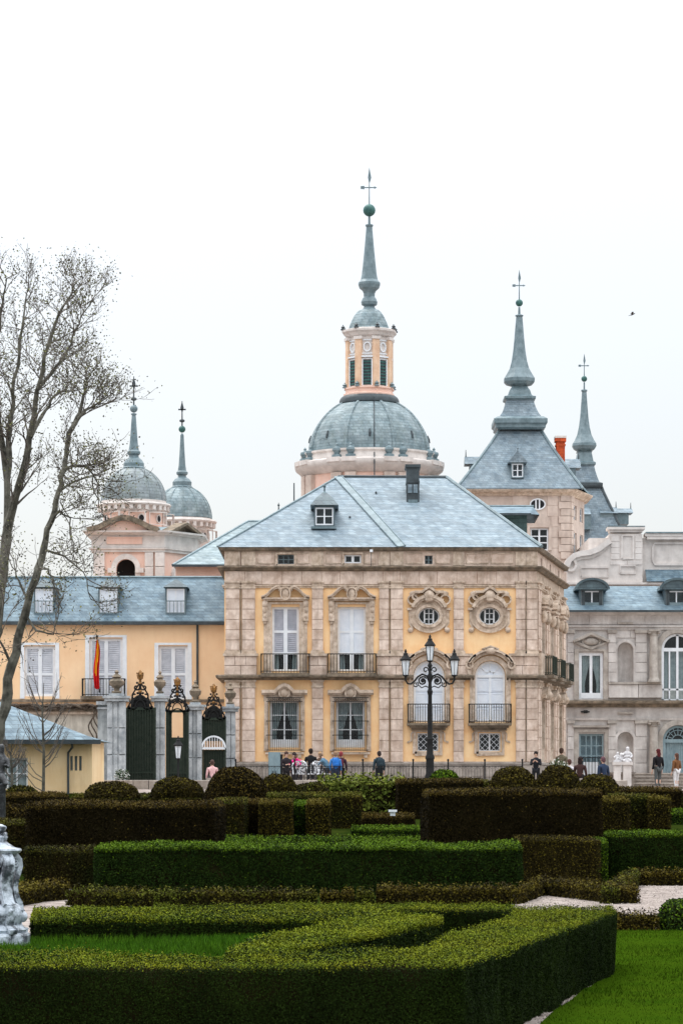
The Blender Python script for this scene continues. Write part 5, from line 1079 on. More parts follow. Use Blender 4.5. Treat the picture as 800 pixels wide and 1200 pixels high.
for u in (326, 340): MB().tube([(qd.x(u),Yn+7.4,qd.z(596)),(qd.x(u),Yn+7.4,qd.z(587))], [.04,.015], 6).ball((qd.x(u),Yn+7.4,qd.z(590)), .06, 6).build('dormer_finial', M['lead_dark'], dd_)
# ================================================================ GARDEN
def leafmat(name, base, tip, isl=.55, sc_=7):
    return mat(name, base, tip, sc_, .8, 0, island=isl, spec=.06, noise_lo=.3, noise_hi=.7)
LM = {'box': (leafmat('box_leaf_old_shaded', (.006,.013,.002), (.015,.028,.003), .5, 1.6), leafmat('box_leaf_new_lit', (.070,.108,.006), (.165,.175,.008), .4, 2.2)),  # pairs: dark old leaf paints shaded faces, bright new growth paints lit tops
      'green': (leafmat('green_hedge_leaf_old_shaded', (.007,.018,.003), (.018,.034,.004), .55), leafmat('green_hedge_leaf_new_lit', (.055,.115,.006), (.09,.14,.006), .5, 3)),
      'brown': (leafmat('bronze_hedge_leaf_old_shaded', (.014,.012,.003), (.028,.021,.005), .35, 1.2), leafmat('bronze_hedge_leaf_new_lit', (.075,.054,.008), (.10,.085,.010), .4, 1.4)),
      'dark': (leafmat('dark_hedge_leaf_old_shaded', (.008,.006,.002), (.017,.012,.003), .35, .9), leafmat('dark_hedge_leaf_new_lit', (.06,.036,.008), (.07,.055,.008), .5)),
      'mix': (leafmat('mixed_hedge_leaf_old_shaded', (.009,.016,.003), (.028,.018,.005), .35, 1.0), leafmat('mixed_hedge_leaf_new_lit', (.06,.085,.008), (.10,.07,.010), .5, 1.2)),
      'ivy': (leafmat('ivy_leaf_old_shaded', (.05,.075,.012), (.085,.10,.016), .7, 2), leafmat('ivy_leaf_new_lit', (.10,.13,.02), (.14,.15,.02), .5))}
m_core = mat('hedge_inner_twig_shade', (.008,.007,.003), (.012,.010,.004), 5, 1, spec=0)  # near-black colour stands in for the shade inside the hedge
def leafmesh(name, Pn, Nn, top, size, mats, corev, coref, label, cat='hedge', group=None, aspect=.55, tuft=.35, depth=.05, origin=None, parent=None, tilt=.9):
    """Pn, Nn: points and outward normals (n,3); top: probability that the leaf takes the second, brighter material"""
    n = len(Pn); rnd = rng.normal(size=(n,3)); nn = Nn+rnd*tilt*rng.uniform(.4, 1.5, n)[:,None]; nn /= np.linalg.norm(nn, axis=1)[:,None]
    a = np.cross(nn, rng.normal(size=(n,3))); a /= np.linalg.norm(a, axis=1)[:,None]; c = np.cross(nn, a)
    sz = size*rng.uniform(.55, 1.35, n)[:,None]
    off = Pn+Nn*(-depth*rng.random(n)**1.5*1.0+size*.35*rng.random(n)*(rng.random(n) < tuft))[:,None]
    v = np.stack([off-a*sz*.5, off+c*sz*.5*aspect, off+a*sz*.5, off-c*sz*.5*aspect], 1).reshape(-1,3)
    nc = len(corev); o = np.array(origin if origin is not None else (Pn.mean(0)[0], Pn.mean(0)[1], min(p[2] for p in corev)))
    V = np.concatenate([np.array(corev, float).reshape(-1,3), v])-o
    me = bpy.data.meshes.new(name)
    nl = sum(len(f) for f in coref); me.vertices.add(len(V)); me.vertices.foreach_set('co', V.astype(np.float32).ravel())
    me.loops.add(nl+4*n); idx = np.concatenate([np.array([i for f in coref for i in f], int), np.arange(4*n)+nc])
    me.loops.foreach_set('vertex_index', idx.astype(np.int32))
    me.polygons.add(len(coref)+n); starts = np.cumsum([0]+[len(f) for f in coref])[:-1] if coref else np.array([], int)
    me.polygons.foreach_set('loop_start', np.concatenate([starts, nl+4*np.arange(n)]).astype(np.int32))
    me.materials.append(m_core); me.materials.append(mats[0]); me.materials.append(mats[1])
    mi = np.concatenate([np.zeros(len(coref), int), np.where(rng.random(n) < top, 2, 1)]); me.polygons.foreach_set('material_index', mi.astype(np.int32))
    me.update(calc_edges=True); me.validate()
    ob = bpy.data.objects.new(name, me); COL.objects.link(ob); ob.location = o
    if parent: ob.parent = parent
    if label: tag(ob, label, cat, group)
    return ob
def pip(x, y, poly):
    ins = np.zeros(len(x), bool); n = len(poly)
    for i in range(n):
        x0, y0 = poly[i]; x1, y1 = poly[(i+1) % n]
        c = ((y0 > y) != (y1 > y)) & (x < (x1-x0)*(y-y0)/(y1-y0+1e-12)+x0); ins ^= c
    return ins
def wob(x, y, z, k=1.0): return (np.sin(x*2.3*k+y*1.1)+np.sin(y*3.1*k-z*2.2+1.3)+np.sin(z*4.3*k+x*1.7+.5)+.7*np.sin(x*7.1*k+z*5)+.5*np.sin(x*13*k+y*9))/4.2
def hedge(poly, z0, z1, kind, leaf, label, dens=2.6, amp=.03, rnd=.06, lit_fresh_side=.02, lit_fresh_top=.85, hid=.35, rim=.05, topslope=None, group=None, cat='hedge'):
    """clipped hedge with footprint poly (x,y)"""
    area2 = sum(poly[i][0]*poly[(i+1) % len(poly)][1]-poly[(i+1) % len(poly)][0]*poly[i][1] for i in range(len(poly)))
    if area2 < 0: poly = poly[::-1]
    Ps, Ns, Fr = [], [], []; la = leaf*leaf*.5*.55
    for i in range(len(poly)):
        a = np.array(poly[i]); c = np.array(poly[(i+1) % len(poly)]); d = c-a; L = np.linalg.norm(d)
        if L < 1e-3: continue
        nx = np.array([d[1], -d[0], 0])/L
        vis = nx[1] < .3 and -np.dot(nx[:2], (a+c)/2) > -.5*0+(-.2*np.linalg.norm(a))
        face = -np.dot(nx[:2], (a+c)/2/np.linalg.norm((a+c)/2))
        k = 1 if face > -.05 else hid*.5
        n = int(L*(z1-z0)*dens/la*k)
        t = rng.random(n); h = rng.random(n)
        p = np.stack([a[0]+d[0]*t, a[1]+d[1]*t, z0+(z1-z0)*h], 1)
        w_ = wob(p[:,0], p[:,1], p[:,2])*amp
        dt = z1-p[:,2]; w_ -= np.where(dt < rnd, (1-dt/rnd)**2*rnd*.5, 0)
        N = np.repeat(nx[None], n, 0).copy(); N[:,2] += np.where(dt < rnd, .7, .12)
        p += nx[None]*w_[:,None]; Ps.append(p); Ns.append(N/np.linalg.norm(N, axis=1)[:,None]); Fr.append(lit_fresh_side+np.where(dt < rim, .75*(1-dt/rim), 0))  # faces stay in the dark leaf colour, upper rim painted as lit
    x0, y0 = np.min(poly, 0); x1, y1 = np.max(poly, 0)
    n = int((x1-x0)*(y1-y0)*dens*1.1/la); n = min(n, 400000)
    p = np.stack([rng.uniform(x0, x1, n), rng.uniform(y0, y1, n), np.full(n, z1)], 1)
    p = p[pip(p[:,0], p[:,1], poly)]
    p[:,2] += wob(p[:,0]*1.2, p[:,1]*.8, 0)*amp*.8+rng.random(len(p))**7*leaf*2.6; Ps.append(p); N = np.tile([0.,0.,1.], (len(p),1)); Ns.append(N); Fr.append(lit_fresh_top*np.clip(1+.75*wob(p[:,0]*.7+3, p[:,1]*.9, 1.7)-.1, .25, 1))  # top leaves mostly bright: new growth plus painted light from above
    for q_ in range(len(Ps)):     # thin spots where the dark core shows
        if len(Ps[q_]) == 0: continue
        g_ = wob(Ps[q_][:,0]*2.1+5, Ps[q_][:,1]*1.7, Ps[q_][:,2]*2.6, 1.3); kp = rng.random(len(g_)) > np.clip((g_-.28)*1.6, 0, .62); Ps[q_] = Ps[q_][kp]; Ns[q_] = Ns[q_][kp]; Fr[q_] = Fr[q_][kp]
    # inset core
    ins = min(.05, .12*(z1-z0)); cxy = []
    m = len(poly)
    for i in range(m):
        a, b_, c = Vector(poly[i-1]), Vector(poly[i]), Vector(poly[(i+1) % m]); d0 = (b_-a).normalized(); d1 = (c-b_).normalized()
        nn = Vector((-d0.y, d0.x))+Vector((-d1.y, d1.x)); nn /= max(nn.dot(Vector((-d0.y, d0.x))), .3); q = b_+nn*(ins+amp*.5); cxy.append((q.x, q.y))
    cv = [(x, y, z0-.1) for x, y in cxy]+[(x, y, z1-ins) for x, y in cxy]
    cf = [tuple(range(m, 2*m))]+[(i, (i+1) % m, (i+1) % m+m, i+m) for i in range(m)]
    return leafmesh('clipped_hedge' if cat == 'hedge' else 'plant', np.concatenate(Ps), np.concatenate(Ns), np.concatenate(Fr), leaf, LM[kind], cv, cf, label, cat, group, depth=.05 if leaf < .04 else .09)
def domebush(cx, cy, rx, ry, z0, zt_, kind, leaf, label, dens=2.4, lit_fresh=.25, name='topiary_dome'):
    h = zt_-z0; n = int(2.2*PI*rx*h*dens/(leaf*leaf*.275)); u = rng.random(n); ph = rng.uniform(0, 2*PI, n)
    st = u; ct = np.sqrt(1-st**2)
    P_ = np.stack([cx+rx*ct**.8*np.cos(ph), cy+ry*ct**.8*np.sin(ph), z0+h*st], 1); N = np.stack([np.cos(ph)*ct/rx, np.sin(ph)*ct/ry, st/h], 1); N /= np.linalg.norm(N, axis=1)[:,None]
    P_ += N*(wob(P_[:,0]*1.5, P_[:,1]*1.5, P_[:,2]*1.5)*.05)[:,None]
    b = MB(); b.lathe([(.93*(max(0, 1-t*t))**.4+.001, t*.95) for t in [i/10 for i in range(11)]], 0, 0, 20)
    cv = [(cx+x*rx, cy+y*ry, z0+z*h) for x, y, z in b.v]
    return leafmesh(name, P_, N, lit_fresh*np.clip(.2+st, 0, 1), leaf, LM[kind], cv, b.f, label, 'topiary', None, depth=.06, origin=(cx, cy, z0))  # share of bright leaves rises upward, painting light on the crown
def tp(px, py, zh): Y = FPX*(CAM_Z-zh)/(py-925); return ((px-400)/FPX*Y, Y)     # a point seen on a level at height zh
H = .7
# front parterre hedge: long front run, right arm, back run
fr = [tp(-60,1130,H), tp(545,1129,H), tp(722,1066,H), tp(716,1060.5,H), tp(400,1059.5,H), tp(180,1060,H), tp(180,1063.2,H), tp(400,1063,H), tp(615,1064,H), tp(470,1116,H), tp(300,1118,H), tp(-60,1117,H)]
hedge(fr, 0, H, 'box', .0165, 'large low box hedge in the foreground turning the corner beside the lawn', dens=2.6, amp=.075, hid=.6, lit_fresh_side=.0, lit_fresh_top=.86, rim=.04)
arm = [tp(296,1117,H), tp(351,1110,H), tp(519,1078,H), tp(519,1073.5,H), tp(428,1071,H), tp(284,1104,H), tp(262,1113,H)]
hedge(arm, .1, H-.012, 'box', .021, 'diagonal low box hedge arm ending in a blunt tip inside the foreground parterre', amp=.03, hid=.6, lit_fresh_top=.9)
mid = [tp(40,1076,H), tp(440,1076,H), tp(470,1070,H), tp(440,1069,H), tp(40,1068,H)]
hedge(mid, .1, H-.006, 'box', .022, 'low box hedge run along the far side of the small inner lawn', amp=.035, hid=.6, lit_fresh_top=.75)
lefb = [tp(36,1074,H), tp(180,1072,H), tp(180,1066,H), tp(40,1063.6,H)]
hedge(lefb, .1, H-.02, 'box', .023, 'short low box hedge at the left behind the carved pedestal', amp=.03, lit_fresh_top=.8)
# inner bed
m_soil = mat('dark_soil', (.02,.015,.01), (.035,.027,.018), 8, 1, .6, 40, spec=0)
bed = [tp(-60,1116,H), tp(300,1117,H), tp(470,1115,H), tp(612,1064.5,H), tp(180,1064,H), tp(-60,1066,H)]
tag(MB().prismz(bed, .004, .34).build('raised_bed', m_soil), kind='structure')
m_lawn = mat('lawn_turf', (.018,.045,.002), (.032,.06,.003), 1.5, 1, .5, 90, spec=0, noise_lo=.3, noise_hi=.7)
inner = [tp(-60,1116,H), tp(262,1114,H), tp(284,1104.5,H), tp(420,1072.5,H), tp(400,1077,H), tp(40,1077,H), tp(-60,1077,H)]
tag(MB().prismz(inner, .30, .46).build('inner_lawn', m_lawn), kind='structure')
lawn = [tp(636,1200,0), tp(650,1187,0), tp(668,1176,0), tp(684,1162,0), tp(692,1159,0), tp(706,1149,0), tp(718,1139,0), tp(716,1120,0), tp(716,1093,0), tp(980,1092,0), (9, 12), (0.6, 12), tp(540,1290,0)]
bw = MB(); bw.prismz(lawn, .002, .03); tag(bw.build('lawn', m_lawn), kind='structure')
def grass(poly, z, n, hgt, wd, name, tone, lean=.35):
    x0, y0 = np.min(poly, 0); x1, y1 = np.max(poly, 0); P_ = np.stack([rng.uniform(x0, x1, n), rng.uniform(y0, y1, n)], 1); P_ = P_[pip(P_[:,0], P_[:,1], poly)]; n = len(P_)
    a = rng.uniform(0, PI, n); h = hgt*rng.uniform(.5, 1.3, n)*(1+.35*np.sin(P_[:,0]*1.9)*np.sin(P_[:,1]*1.3)); l = rng.normal(size=(n,2))*lean*h[:,None]
    dx, dy = np.cos(a)*wd/2, np.sin(a)*wd/2; zz = np.full(n, z)
    v = np.stack([np.stack([P_[:,0]-dx, P_[:,1]-dy, zz], 1), np.stack([P_[:,0]+dx, P_[:,1]+dy, zz], 1), np.stack([P_[:,0]+l[:,0], P_[:,1]+l[:,1], zz+h], 1)], 1).reshape(-1,3)
    me = bpy.data.meshes.new(name); me.vertices.add(3*n); me.vertices.foreach_set('co', v.astype(np.float32).ravel()); me.loops.add(3*n); me.loops.foreach_set('vertex_index', np.arange(3*n, dtype=np.int32)); me.polygons.add(n); me.polygons.foreach_set('loop_start', (3*np.arange(n)).astype(np.int32)); me.update(calc_edges=True)
    me.materials.append(tone); ob = bpy.data.objects.new(name, me); COL.objects.link(ob); return ob
mg1 = mat('mown_grass', (.022,.058,.002), (.050,.086,.006), 1.6, 1, 0, island=.45, spec=0, noise_lo=.3, noise_hi=.7); mg2 = mat('long_grass', (.024,.08,.003), (.048,.11,.005), 1.5, .85, 0, island=.5, spec=.05)
g = grass(lawn, .02, 150000, .032, .012, 'mown_grass', mg1); tag(g, 'short mown bright green grass of the right hand lawn', 'grass', kind='stuff')
g = grass(inner, .45, 60000, .1, .012, 'long_grass', mg2); tag(g, 'longer green grass filling the inner bed of the parterre', 'grass', kind='stuff')
# gravel paths: pebbles scattered on the near part
def pebbles(poly, n, z, name, lab):
    x0, y0 = np.min(poly, 0); x1, y1 = np.max(poly, 0); P_ = np.stack([rng.uniform(x0, x1, n), rng.uniform(y0, y1, n)], 1); P_ = P_[pip(P_[:,0], P_[:,1], poly)]
    b = MB()
    for x, y in P_:
        r = random.uniform(.006, .02); a = random.uniform(0, 3); c, s_ = math.cos(a)*r, math.sin(a)*r
        b.add([(x-c,y-s_,z),(x+s_,y-c,z),(x+c,y+s_,z),(x-s_,y+c,z),(x,y,z+r*.8)], [(0,1,4),(1,2,4),(2,3,4),(3,0,4)])
    o = b.build(name, mat(name+'_stone', lin((176,166,158)), lin((110,102,96)), 9, 1, 0, island=.5, spec=0)); tag(o, lab, 'gravel', kind='stuff')
pebbles([tp(590,1215,0), tp(726,1135,0), tp(735,1138,0), tp(645,1215,0)], 5000, .004, 'edging_gravel', 'pale gravel strip between the box hedge foot and the lawn')
pebbles([tp(600,1066,0), tp(600,1040,0), tp(850,1030,0), tp(850,1090,0)], 9000, .004, 'path_gravel', 'pale pinkish gravel of the path behind the foreground hedge')

def bx(p0, p1, Y, dep): k = Y/FPX; return [((p0-400)*k, Y), ((p1-400)*k, Y), ((p1-400)*k, Y+dep), ((p0-400)*k, Y+dep)]
def top(py, Y): return CAM_Z-(py-925)*Y/FPX
# knee high bronze edging rows
Ye = 51.0
def seg(p, q, wd=.5):
    a, c = Vector(p), Vector(q); d = (c-a).normalized(); n = Vector((-d.y, d.x))*wd
    return [tuple(a), tuple(c), tuple(c+n), tuple(a+n)]
kw = dict(amp=.03, lit_fresh_side=.25, lit_fresh_top=.55, rim=.1)
hedge(seg(tp(442,1060,0), tp(604,1060,0)), 0, .27, 'brown', .045, 'straight knee high bronze edging hedge before the long green hedge, left of the notch', **kw)
hedge([tp(604,1060,0), tp(612,1059,0), tp(644,1047,0), tp(632,1046,0)], 0, .262, 'brown', .045, 'short bronze edging piece running back at the notch beside the gravel', **kw)
hedge(seg(tp(634,1049,0), tp(718,1059,0)), 0, .255, 'brown', .045, 'bronze edging hedge on the right of the notch ending at the path corner', **kw)
hedge([tp(703,1059,0), tp(724,1059.5,0), tp(750,1038,0), tp(736,1037,0)], 0, .27, 'mix', .045, 'bronze and green edging hedge running back along the gravel path', **kw)
hedge(seg(tp(744,1038,0), tp(850,1038,0)), 0, .265, 'brown', .05, 'bronze edging hedge crossing the far end of the gravel path at right', **kw)
hedge(seg(tp(75,1061,0), tp(134,1064,0), .6), 0, .27, 'mix', .045, 'low green and bronze edging hedge beside the pale gap at the left', **kw)
hedge(seg(tp(130,1064,0), tp(372,1063,0), .6), 0, .25, 'mix', .045, 'long low mixed edging hedge under the left half of the long green hedge', **kw)
def bedsheet(name, p0, p1, Ya, Yb, m, dz):
    yy = sorted(set([Ya, Yb]+[y for y in ys if Ya < y < Yb])); vs = []; 
    for y in yy: k = y/FPX; vs += [((p0-400)*k, y, zt(y)+dz), ((p1-400)*k, y, zt(y)+dz)]
    return tag(MB().add(vs, [(2*i, 2*i+1, 2*i+3, 2*i+2) for i in range(len(yy)-1)]).build(name, m), kind='structure')
m_bed = mat('dark_turf', (.010,.020,.003), (.022,.030,.005), 2, 1, .5, 30, spec=0)
bedsheet('planting_bed', 84, 603, 47.6, 62, m_bed, .006); bedsheet('rear_turf', -300, 1200, 62, 98, m_bed, .01); bedsheet('rear_turf', -300, 60, 52, 62, m_bed, .006)
row = [tp(22,1063,0), tp(52,1057,0), tp(84,1054,0)]
hedge(seg(row[0], row[1], .6)[:2]+seg(row[1], row[2], .6)[1:3]+[seg(row[0], row[1], .6)[3]], 0, .27, "brown", .05, 'short piece of bronze edging hedge beside the carved pedestal', lit_fresh_side=.2)
for (c0, c1, kd, lb) in ((375, 397, 'brown', 'short bronze stub of edging hedge, left one of three before the long green hedge'), (400, 414, 'brown', 'narrow bronze stub of edging hedge, middle one of the three small pieces'), (418, 437, 'mix', 'short green brown stub of edging hedge, right one of the three small pieces')):
    hedge(bx(c0, c1, 50.2, .4), 0, top(1046.5, 50.2), kd, .04, lb, amp=.06, lit_fresh_side=.25, lit_fresh_top=.6, rim=.1)
q = PL(41); hedge(bx(722, 772, 40.7, .5), 0, top(1074,40.7), 'brown', .04, 'short reddish edging hedge between the lawn and the gravel path', amp=.05, lit_fresh_side=.35, lit_fresh_top=.6)
domebush(q.x(800), 41.2, 30*q.s, .7, 0, top(1054,41), 'green', .045, 'bushy dark green shrub at the right edge where lawn meets gravel', lit_fresh=.35, name='shrub')
# long green hedge and the tall bronze ones
hedge(bx(110, 612, 54.4, 2.4), 0, top(993.5,54.4), 'green', 0.037, 'long knee high dark green hedge with a bright clipped top across the middle', amp=.09, lit_fresh_side=.006, lit_fresh_top=.85, rim=.06)
hedge(bx(606, 703, 59, 1.7), 0, top(985,59), 'brown', 0.037, 'lower bronze hedge step in front of the tall right hedge', lit_fresh_side=.14, lit_fresh_top=.3, amp=.05)
hedge(bx(502, 706, 61, 5), 0, top(929,61), 'dark', 0.041, 'tall dark brown clipped hedge block right of centre', lit_fresh_side=.015, lit_fresh_top=.7, amp=.06, rim=.08)
hedge(bx(694, 712, 59.6, 1.2), 0, top(986,59.6), 'green', 0.037, 'narrow green hedge strip coloured bright for the lit corner of the tall right hedge', lit_fresh_side=.35)  # larger share of bright leaves paints the lit corner
hedge(bx(714, 900, 63.2, 2.4), 0, top(979,63.2), 'green', 0.037, 'dark green hedge with bright top at the right edge', lit_fresh_side=.0, lit_fresh_top=.85, amp=.06)
hedge(bx(704, 738, 68, 3), .2, top(938,68), 'brown', 0.044, 'bronze hedge block just right of the tall dark hedge', lit_fresh_side=.15)
hedge(bx(728, 762, 71.5, 4), .3, top(934,71.5), 'mix', 0.044, 'mottled green hedge block behind the right hedges', lit_fresh_side=.14, lit_fresh_top=.6)
hedge(bx(760, 786, 71, 4.5), .3, top(936,71), 'brown', 0.044, 'bronze hedge block ending the right group beside the steps', lit_fresh_side=.22)
hedge(bx(782, 870, 84, 3), .9, top(953,84), 'green', 0.052, 'small dark green hedge at the far right below the steps', lit_fresh_side=.06)
hedge(bx(30, 252, 60.5, 5), 0, top(944,60.5), 'dark', 0.041, 'tall dark brown clipped hedge block at left', lit_fresh_side=.015, lit_fresh_top=.7, amp=.07, rim=.08)
hedge(bx(27, 113, 58.2, 1.8), 0, top(997,58.2), 'mix', 0.041, 'lower dark hedge step in front of the tall left hedge', lit_fresh_side=.03, lit_fresh_top=.25, amp=.06)
hedge(bx(250, 284, 70, 5), .2, top(940,70), 'mix', 0.044, 'mottled hedge block next to the tall left hedge', lit_fresh_side=.1)
hedge(bx(280, 306, 74, 3), .2, top(940,74), 'dark', 0.044, 'recessed dark hedge block between two mottled blocks', lit_fresh_side=.03)
hedge(bx(303, 342, 71, 5), .2, top(941,71), 'brown', 0.044, 'bronze hedge block with straggly face left of centre', lit_fresh_side=.3)
hedge(bx(338, 362, 73, 3), .2, top(942,73), 'green', 0.044, 'narrow dark green strip of hedge between two bronze blocks', lit_fresh_side=.08)
hedge(bx(359, 386, 71.5, 5), .2, top(941,71.5), 'brown', 0.044, 'bronze hedge block at the centre left with a green top edge', lit_fresh_side=.28)
hedge(bx(312, 424, 82, 3.5), .6, top(932.5,82), 'mix', 0.048, 'bronze and green hedge behind the centre left blocks', lit_fresh_side=.14)
hedge(bx(252, 502, 67.5, 1), .1, top(984,67.5), 'green', 0.044, 'low green hedge strip seen over the long middle hedge', lit_fresh_side=.1)
hedge(bx(412, 504, 74, 1.6), .3, top(971.5,74), 'green', 0.044, 'short low green hedge left of the tall dark block', lit_fresh_side=.1)
hedge(bx(424, 486, 80.5, 2), .6, top(957,80.5), 'dark', 0.048, 'dark low hedge under the ivy bank', lit_fresh_side=.08)
hedge(bx(372, 476, 92, 4), .9, top(918,92), 'ivy', .13, 'ivy covered bank with large pale leaves at the centre', dens=1.6, lit_fresh_side=.2, amp=.1)
hedge(bx(466, 566, 88, 5), .8, top(916.5,88), 'dark', 0.052, 'dark twiggy hedge below the lamp post', lit_fresh_side=.05)
hedge(bx(556, 602, 90, 4), .9, top(918,90), 'mix', 0.052, 'low green hedge behind the tall dark block', lit_fresh_side=.1)
hedge(bx(-60, 66, 84, 4), .9, top(933,84), 'dark', 0.052, 'flat topped dark hedge in front of the yellow lodge', lit_fresh_side=.05)
hedge(bx(-40, 32, 66, 3), .1, top(965,66), 'mix', 0.044, 'dark hedge left of the tall brown block', lit_fresh_side=.06)
hedge(bx(84, 300, 90.5, 3), 1.0, top(934,90.5), 'mix', 0.052, 'low hedge band under the left topiary domes', lit_fresh_side=.1)
hedge(bx(560, 800, 92, 3), 1.0, top(926,92), 'dark', 0.052, 'low hedge band under the right topiary domes', lit_fresh_side=.1)
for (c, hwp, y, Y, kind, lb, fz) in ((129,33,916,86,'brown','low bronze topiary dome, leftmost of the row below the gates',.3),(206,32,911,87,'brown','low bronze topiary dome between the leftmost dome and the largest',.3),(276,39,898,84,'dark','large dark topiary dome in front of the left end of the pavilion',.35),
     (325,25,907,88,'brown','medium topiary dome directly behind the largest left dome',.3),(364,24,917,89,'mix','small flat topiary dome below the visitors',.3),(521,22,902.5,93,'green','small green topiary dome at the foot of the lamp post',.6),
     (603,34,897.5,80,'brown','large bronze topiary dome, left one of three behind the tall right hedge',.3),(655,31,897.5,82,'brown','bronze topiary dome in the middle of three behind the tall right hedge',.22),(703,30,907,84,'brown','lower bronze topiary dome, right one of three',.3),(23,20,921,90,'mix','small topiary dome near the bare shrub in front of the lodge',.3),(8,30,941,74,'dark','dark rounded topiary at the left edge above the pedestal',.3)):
    q = PL(Y); domebush(q.x(c), Y+hwp*q.s, hwp*q.s, hwp*q.s, 1.75-(.3 if Y < 86 else 0) if Y > 78 else top(966,74), top(y, Y+hwp*q.s*.6), kind, .07, lb, lit_fresh=fz)
q = PL(78); tag(MB().box(q.x(455), q.x(465), 78, 78.2, top(951.5,78), top(949,78)).box(q.x(457), q.x(463), 78.05, 78.15, top(956,78), top(951.5,78)).build('floodlight', M['white'], origin=(q.x(460),78.1,top(956,78))), 'small white ground floodlight sitting on the low centre hedge', 'floodlight')

# ================================================================ CARVED PEDESTAL at the left edge
Yp = 28.3; q = PL(Yp); cx, cy = q.x(-6), Yp
m_metal = mat('lead_sculpture_painted_shade', lin((178,188,198)), lin((70,76,84)), 6, .35, 1, 14, streak=.6, sc_col=lin((24,24,28)), spec=.6, noise_lo=.5, noise_hi=.6)  # dark mottling and streaks paint the shade of the carving
m_metal_dk = mat('lead_core_painted_shade', lin((84,90,100)), lin((34,36,40)), 9, .5, .6, 30)  # darker copy paints the shaded recess behind the scroll legs
pd = thing('carved_urn_pedestal', (cx, cy, .46), 'mottled grey blue carved pedestal with scroll legs standing in the grass at the left edge', 'pedestal')
zq = lambda p: top(p, Yp); k = q.s
def L_(A): return [(h*k, zq(y)) for h, y in A]
MB().lathe(L_([(43,1112),(43,1096),(41,1093),(36,1092),(34,1090)]), cx, cy, 8, PI/8).build('foot_block', m_metal, pd)
MB().lathe(L_([(36,1092),(38,1089),(34,1085),(30,1083),(33,1078),(35,1071),(33,1064),(27,1059),(22,1057)]), cx, cy, 28).build('swelling_base', m_metal, pd, smooth=True)
MB().lathe(L_([(22,1058),(19,1050),(17,1035),(17,1020),(19,1008),(22,1002),(24,1000)]), cx, cy, 20).build('core', m_metal_dk, pd, smooth=True)
MB().lathe(L_([(26,1001),(30,999),(32,996.5),(31,994.5),(24,993),(18,989),(14,986),(15,983)]), cx, cy, 28).build('top_plate', m_metal, pd, smooth=True)
MB().lathe(L_([(14,984),(16,981),(11,978),(9,976),(13,973),(14,969),(9,966),(3,965)]), cx, cy, 20).build('carved_finial', m_metal, pd, smooth=True)
for kk in range(8):
    a = -PI/2+kk*PI/4+PI/8; b = MB(); b.ball((cx+13*k*math.cos(a), cy+13*k*math.sin(a), zq(979)), 3*k, 8, sz=1.4); b.ball((cx+12*k*math.cos(a+.3), cy+12*k*math.sin(a+.3), zq(970)), 2.4*k, 8); b.build('leaf_boss', m_metal, pd, smooth=True)
for kk in range(4):
    a = -PI/2+kk*PI/2+R(38); T = Matrix.Translation((cx, cy, 0)) @ Matrix.Rotation(a, 4, 'Z')
    pts = [(20,1001),(26,1003),(30.5,1008),(31.5,1015),(29,1023),(26,1031),(24.5,1040),(25.5,1048),(28.5,1055),(32,1060)]
    b = MB(); b.strip([(u*k, zq(y)) for u, y in pts], 6.5*k, -7*k, 7*k, T); b.strip([(u*k, zq(y)) for u, y in pts], 3*k, -5*k, 5*k, T @ Matrix.Translation((2.6*k,0,0)))
    b.build('scroll_leg', m_metal, pd, smooth=True)
    b = MB(); b.arc(24*k, zq(1010), 5*k, 5*k, 0, 360, 2.4*k, -8*k, 8*k, T, 14); b.arc(24*k, zq(1010), 2*k, 2*k, 0, 360, 1.6*k, -9*k, 9*k, T, 10)
    for (u, y, r) in ((27,1016,2.2),(28,1021,1.8),(26,1019,1.6),(27,1025,1.5),(30,1012,2)): b.ball(tuple(T @ Vector((u*k, 4*k, zq(y)))), r*k, 8); b.ball(tuple(T @ Vector((u*k, -4*k, zq(y)))), r*k, 8); b.ball(tuple(T @ Vector(((u+3)*k, 0, zq(y+1)))), r*k, 8)
    b.build('carved_volute', m_metal, pd, smooth=True)
    b = MB(); pf = [(30,1058),(34,1062),(35,1070),(33,1078),(32,1084),(36,1089),(43,1091)]; b.strip([(u*k, zq(y)) for u, y in pf], 5*k, -5*k, 5*k, T); b.ball(tuple(T @ Vector((36*k, 0, zq(1089)))), 5*k, 10, sz=.6); b.ball(tuple(T @ Vector((35*k, 0, zq(1067)))), 4.2*k, 10); b.build('claw_foot', m_metal, pd, smooth=True)
    b = MB(); T2 = Matrix.Translation((cx, cy, 0)) @ Matrix.Rotation(a+PI/4, 4, 'Z'); b.ball(tuple(T2 @ Vector((34*k,0,zq(1074)))), 5.5*k, 10, sz=1.2); b.ball(tuple(T2 @ Vector((33*k,3*k,zq(1067)))), 2.4*k, 8); b.ball(tuple(T2 @ Vector((33*k,-3*k,zq(1067)))), 2.4*k, 8); b.build('carved_mask', m_metal, pd, smooth=True)
# dark statue beyond, at the left edge
Ys = 70; q = PL(Ys); x, k = q.x(1), q.s
sd = thing('bronze_statue', (x, Ys, top(920,Ys)), 'dark bronze figure on a drum at the far left edge in front of the lodge', 'statue')
m_dk = mat('blackened_bronze', (.02,.022,.025), (.16,.17,.18), 9, .4, .6, 30, spec=.6, noise_lo=.5, noise_hi=.75)
MB().lathe([(6*k,top(990,Ys)),(6*k,top(925,Ys)),(7.5*k,top(922,Ys)),(7.5*k,top(920,Ys)),(5*k,top(918,Ys))], x, Ys, 16).build('drum_base', m_dk, sd, smooth=True)
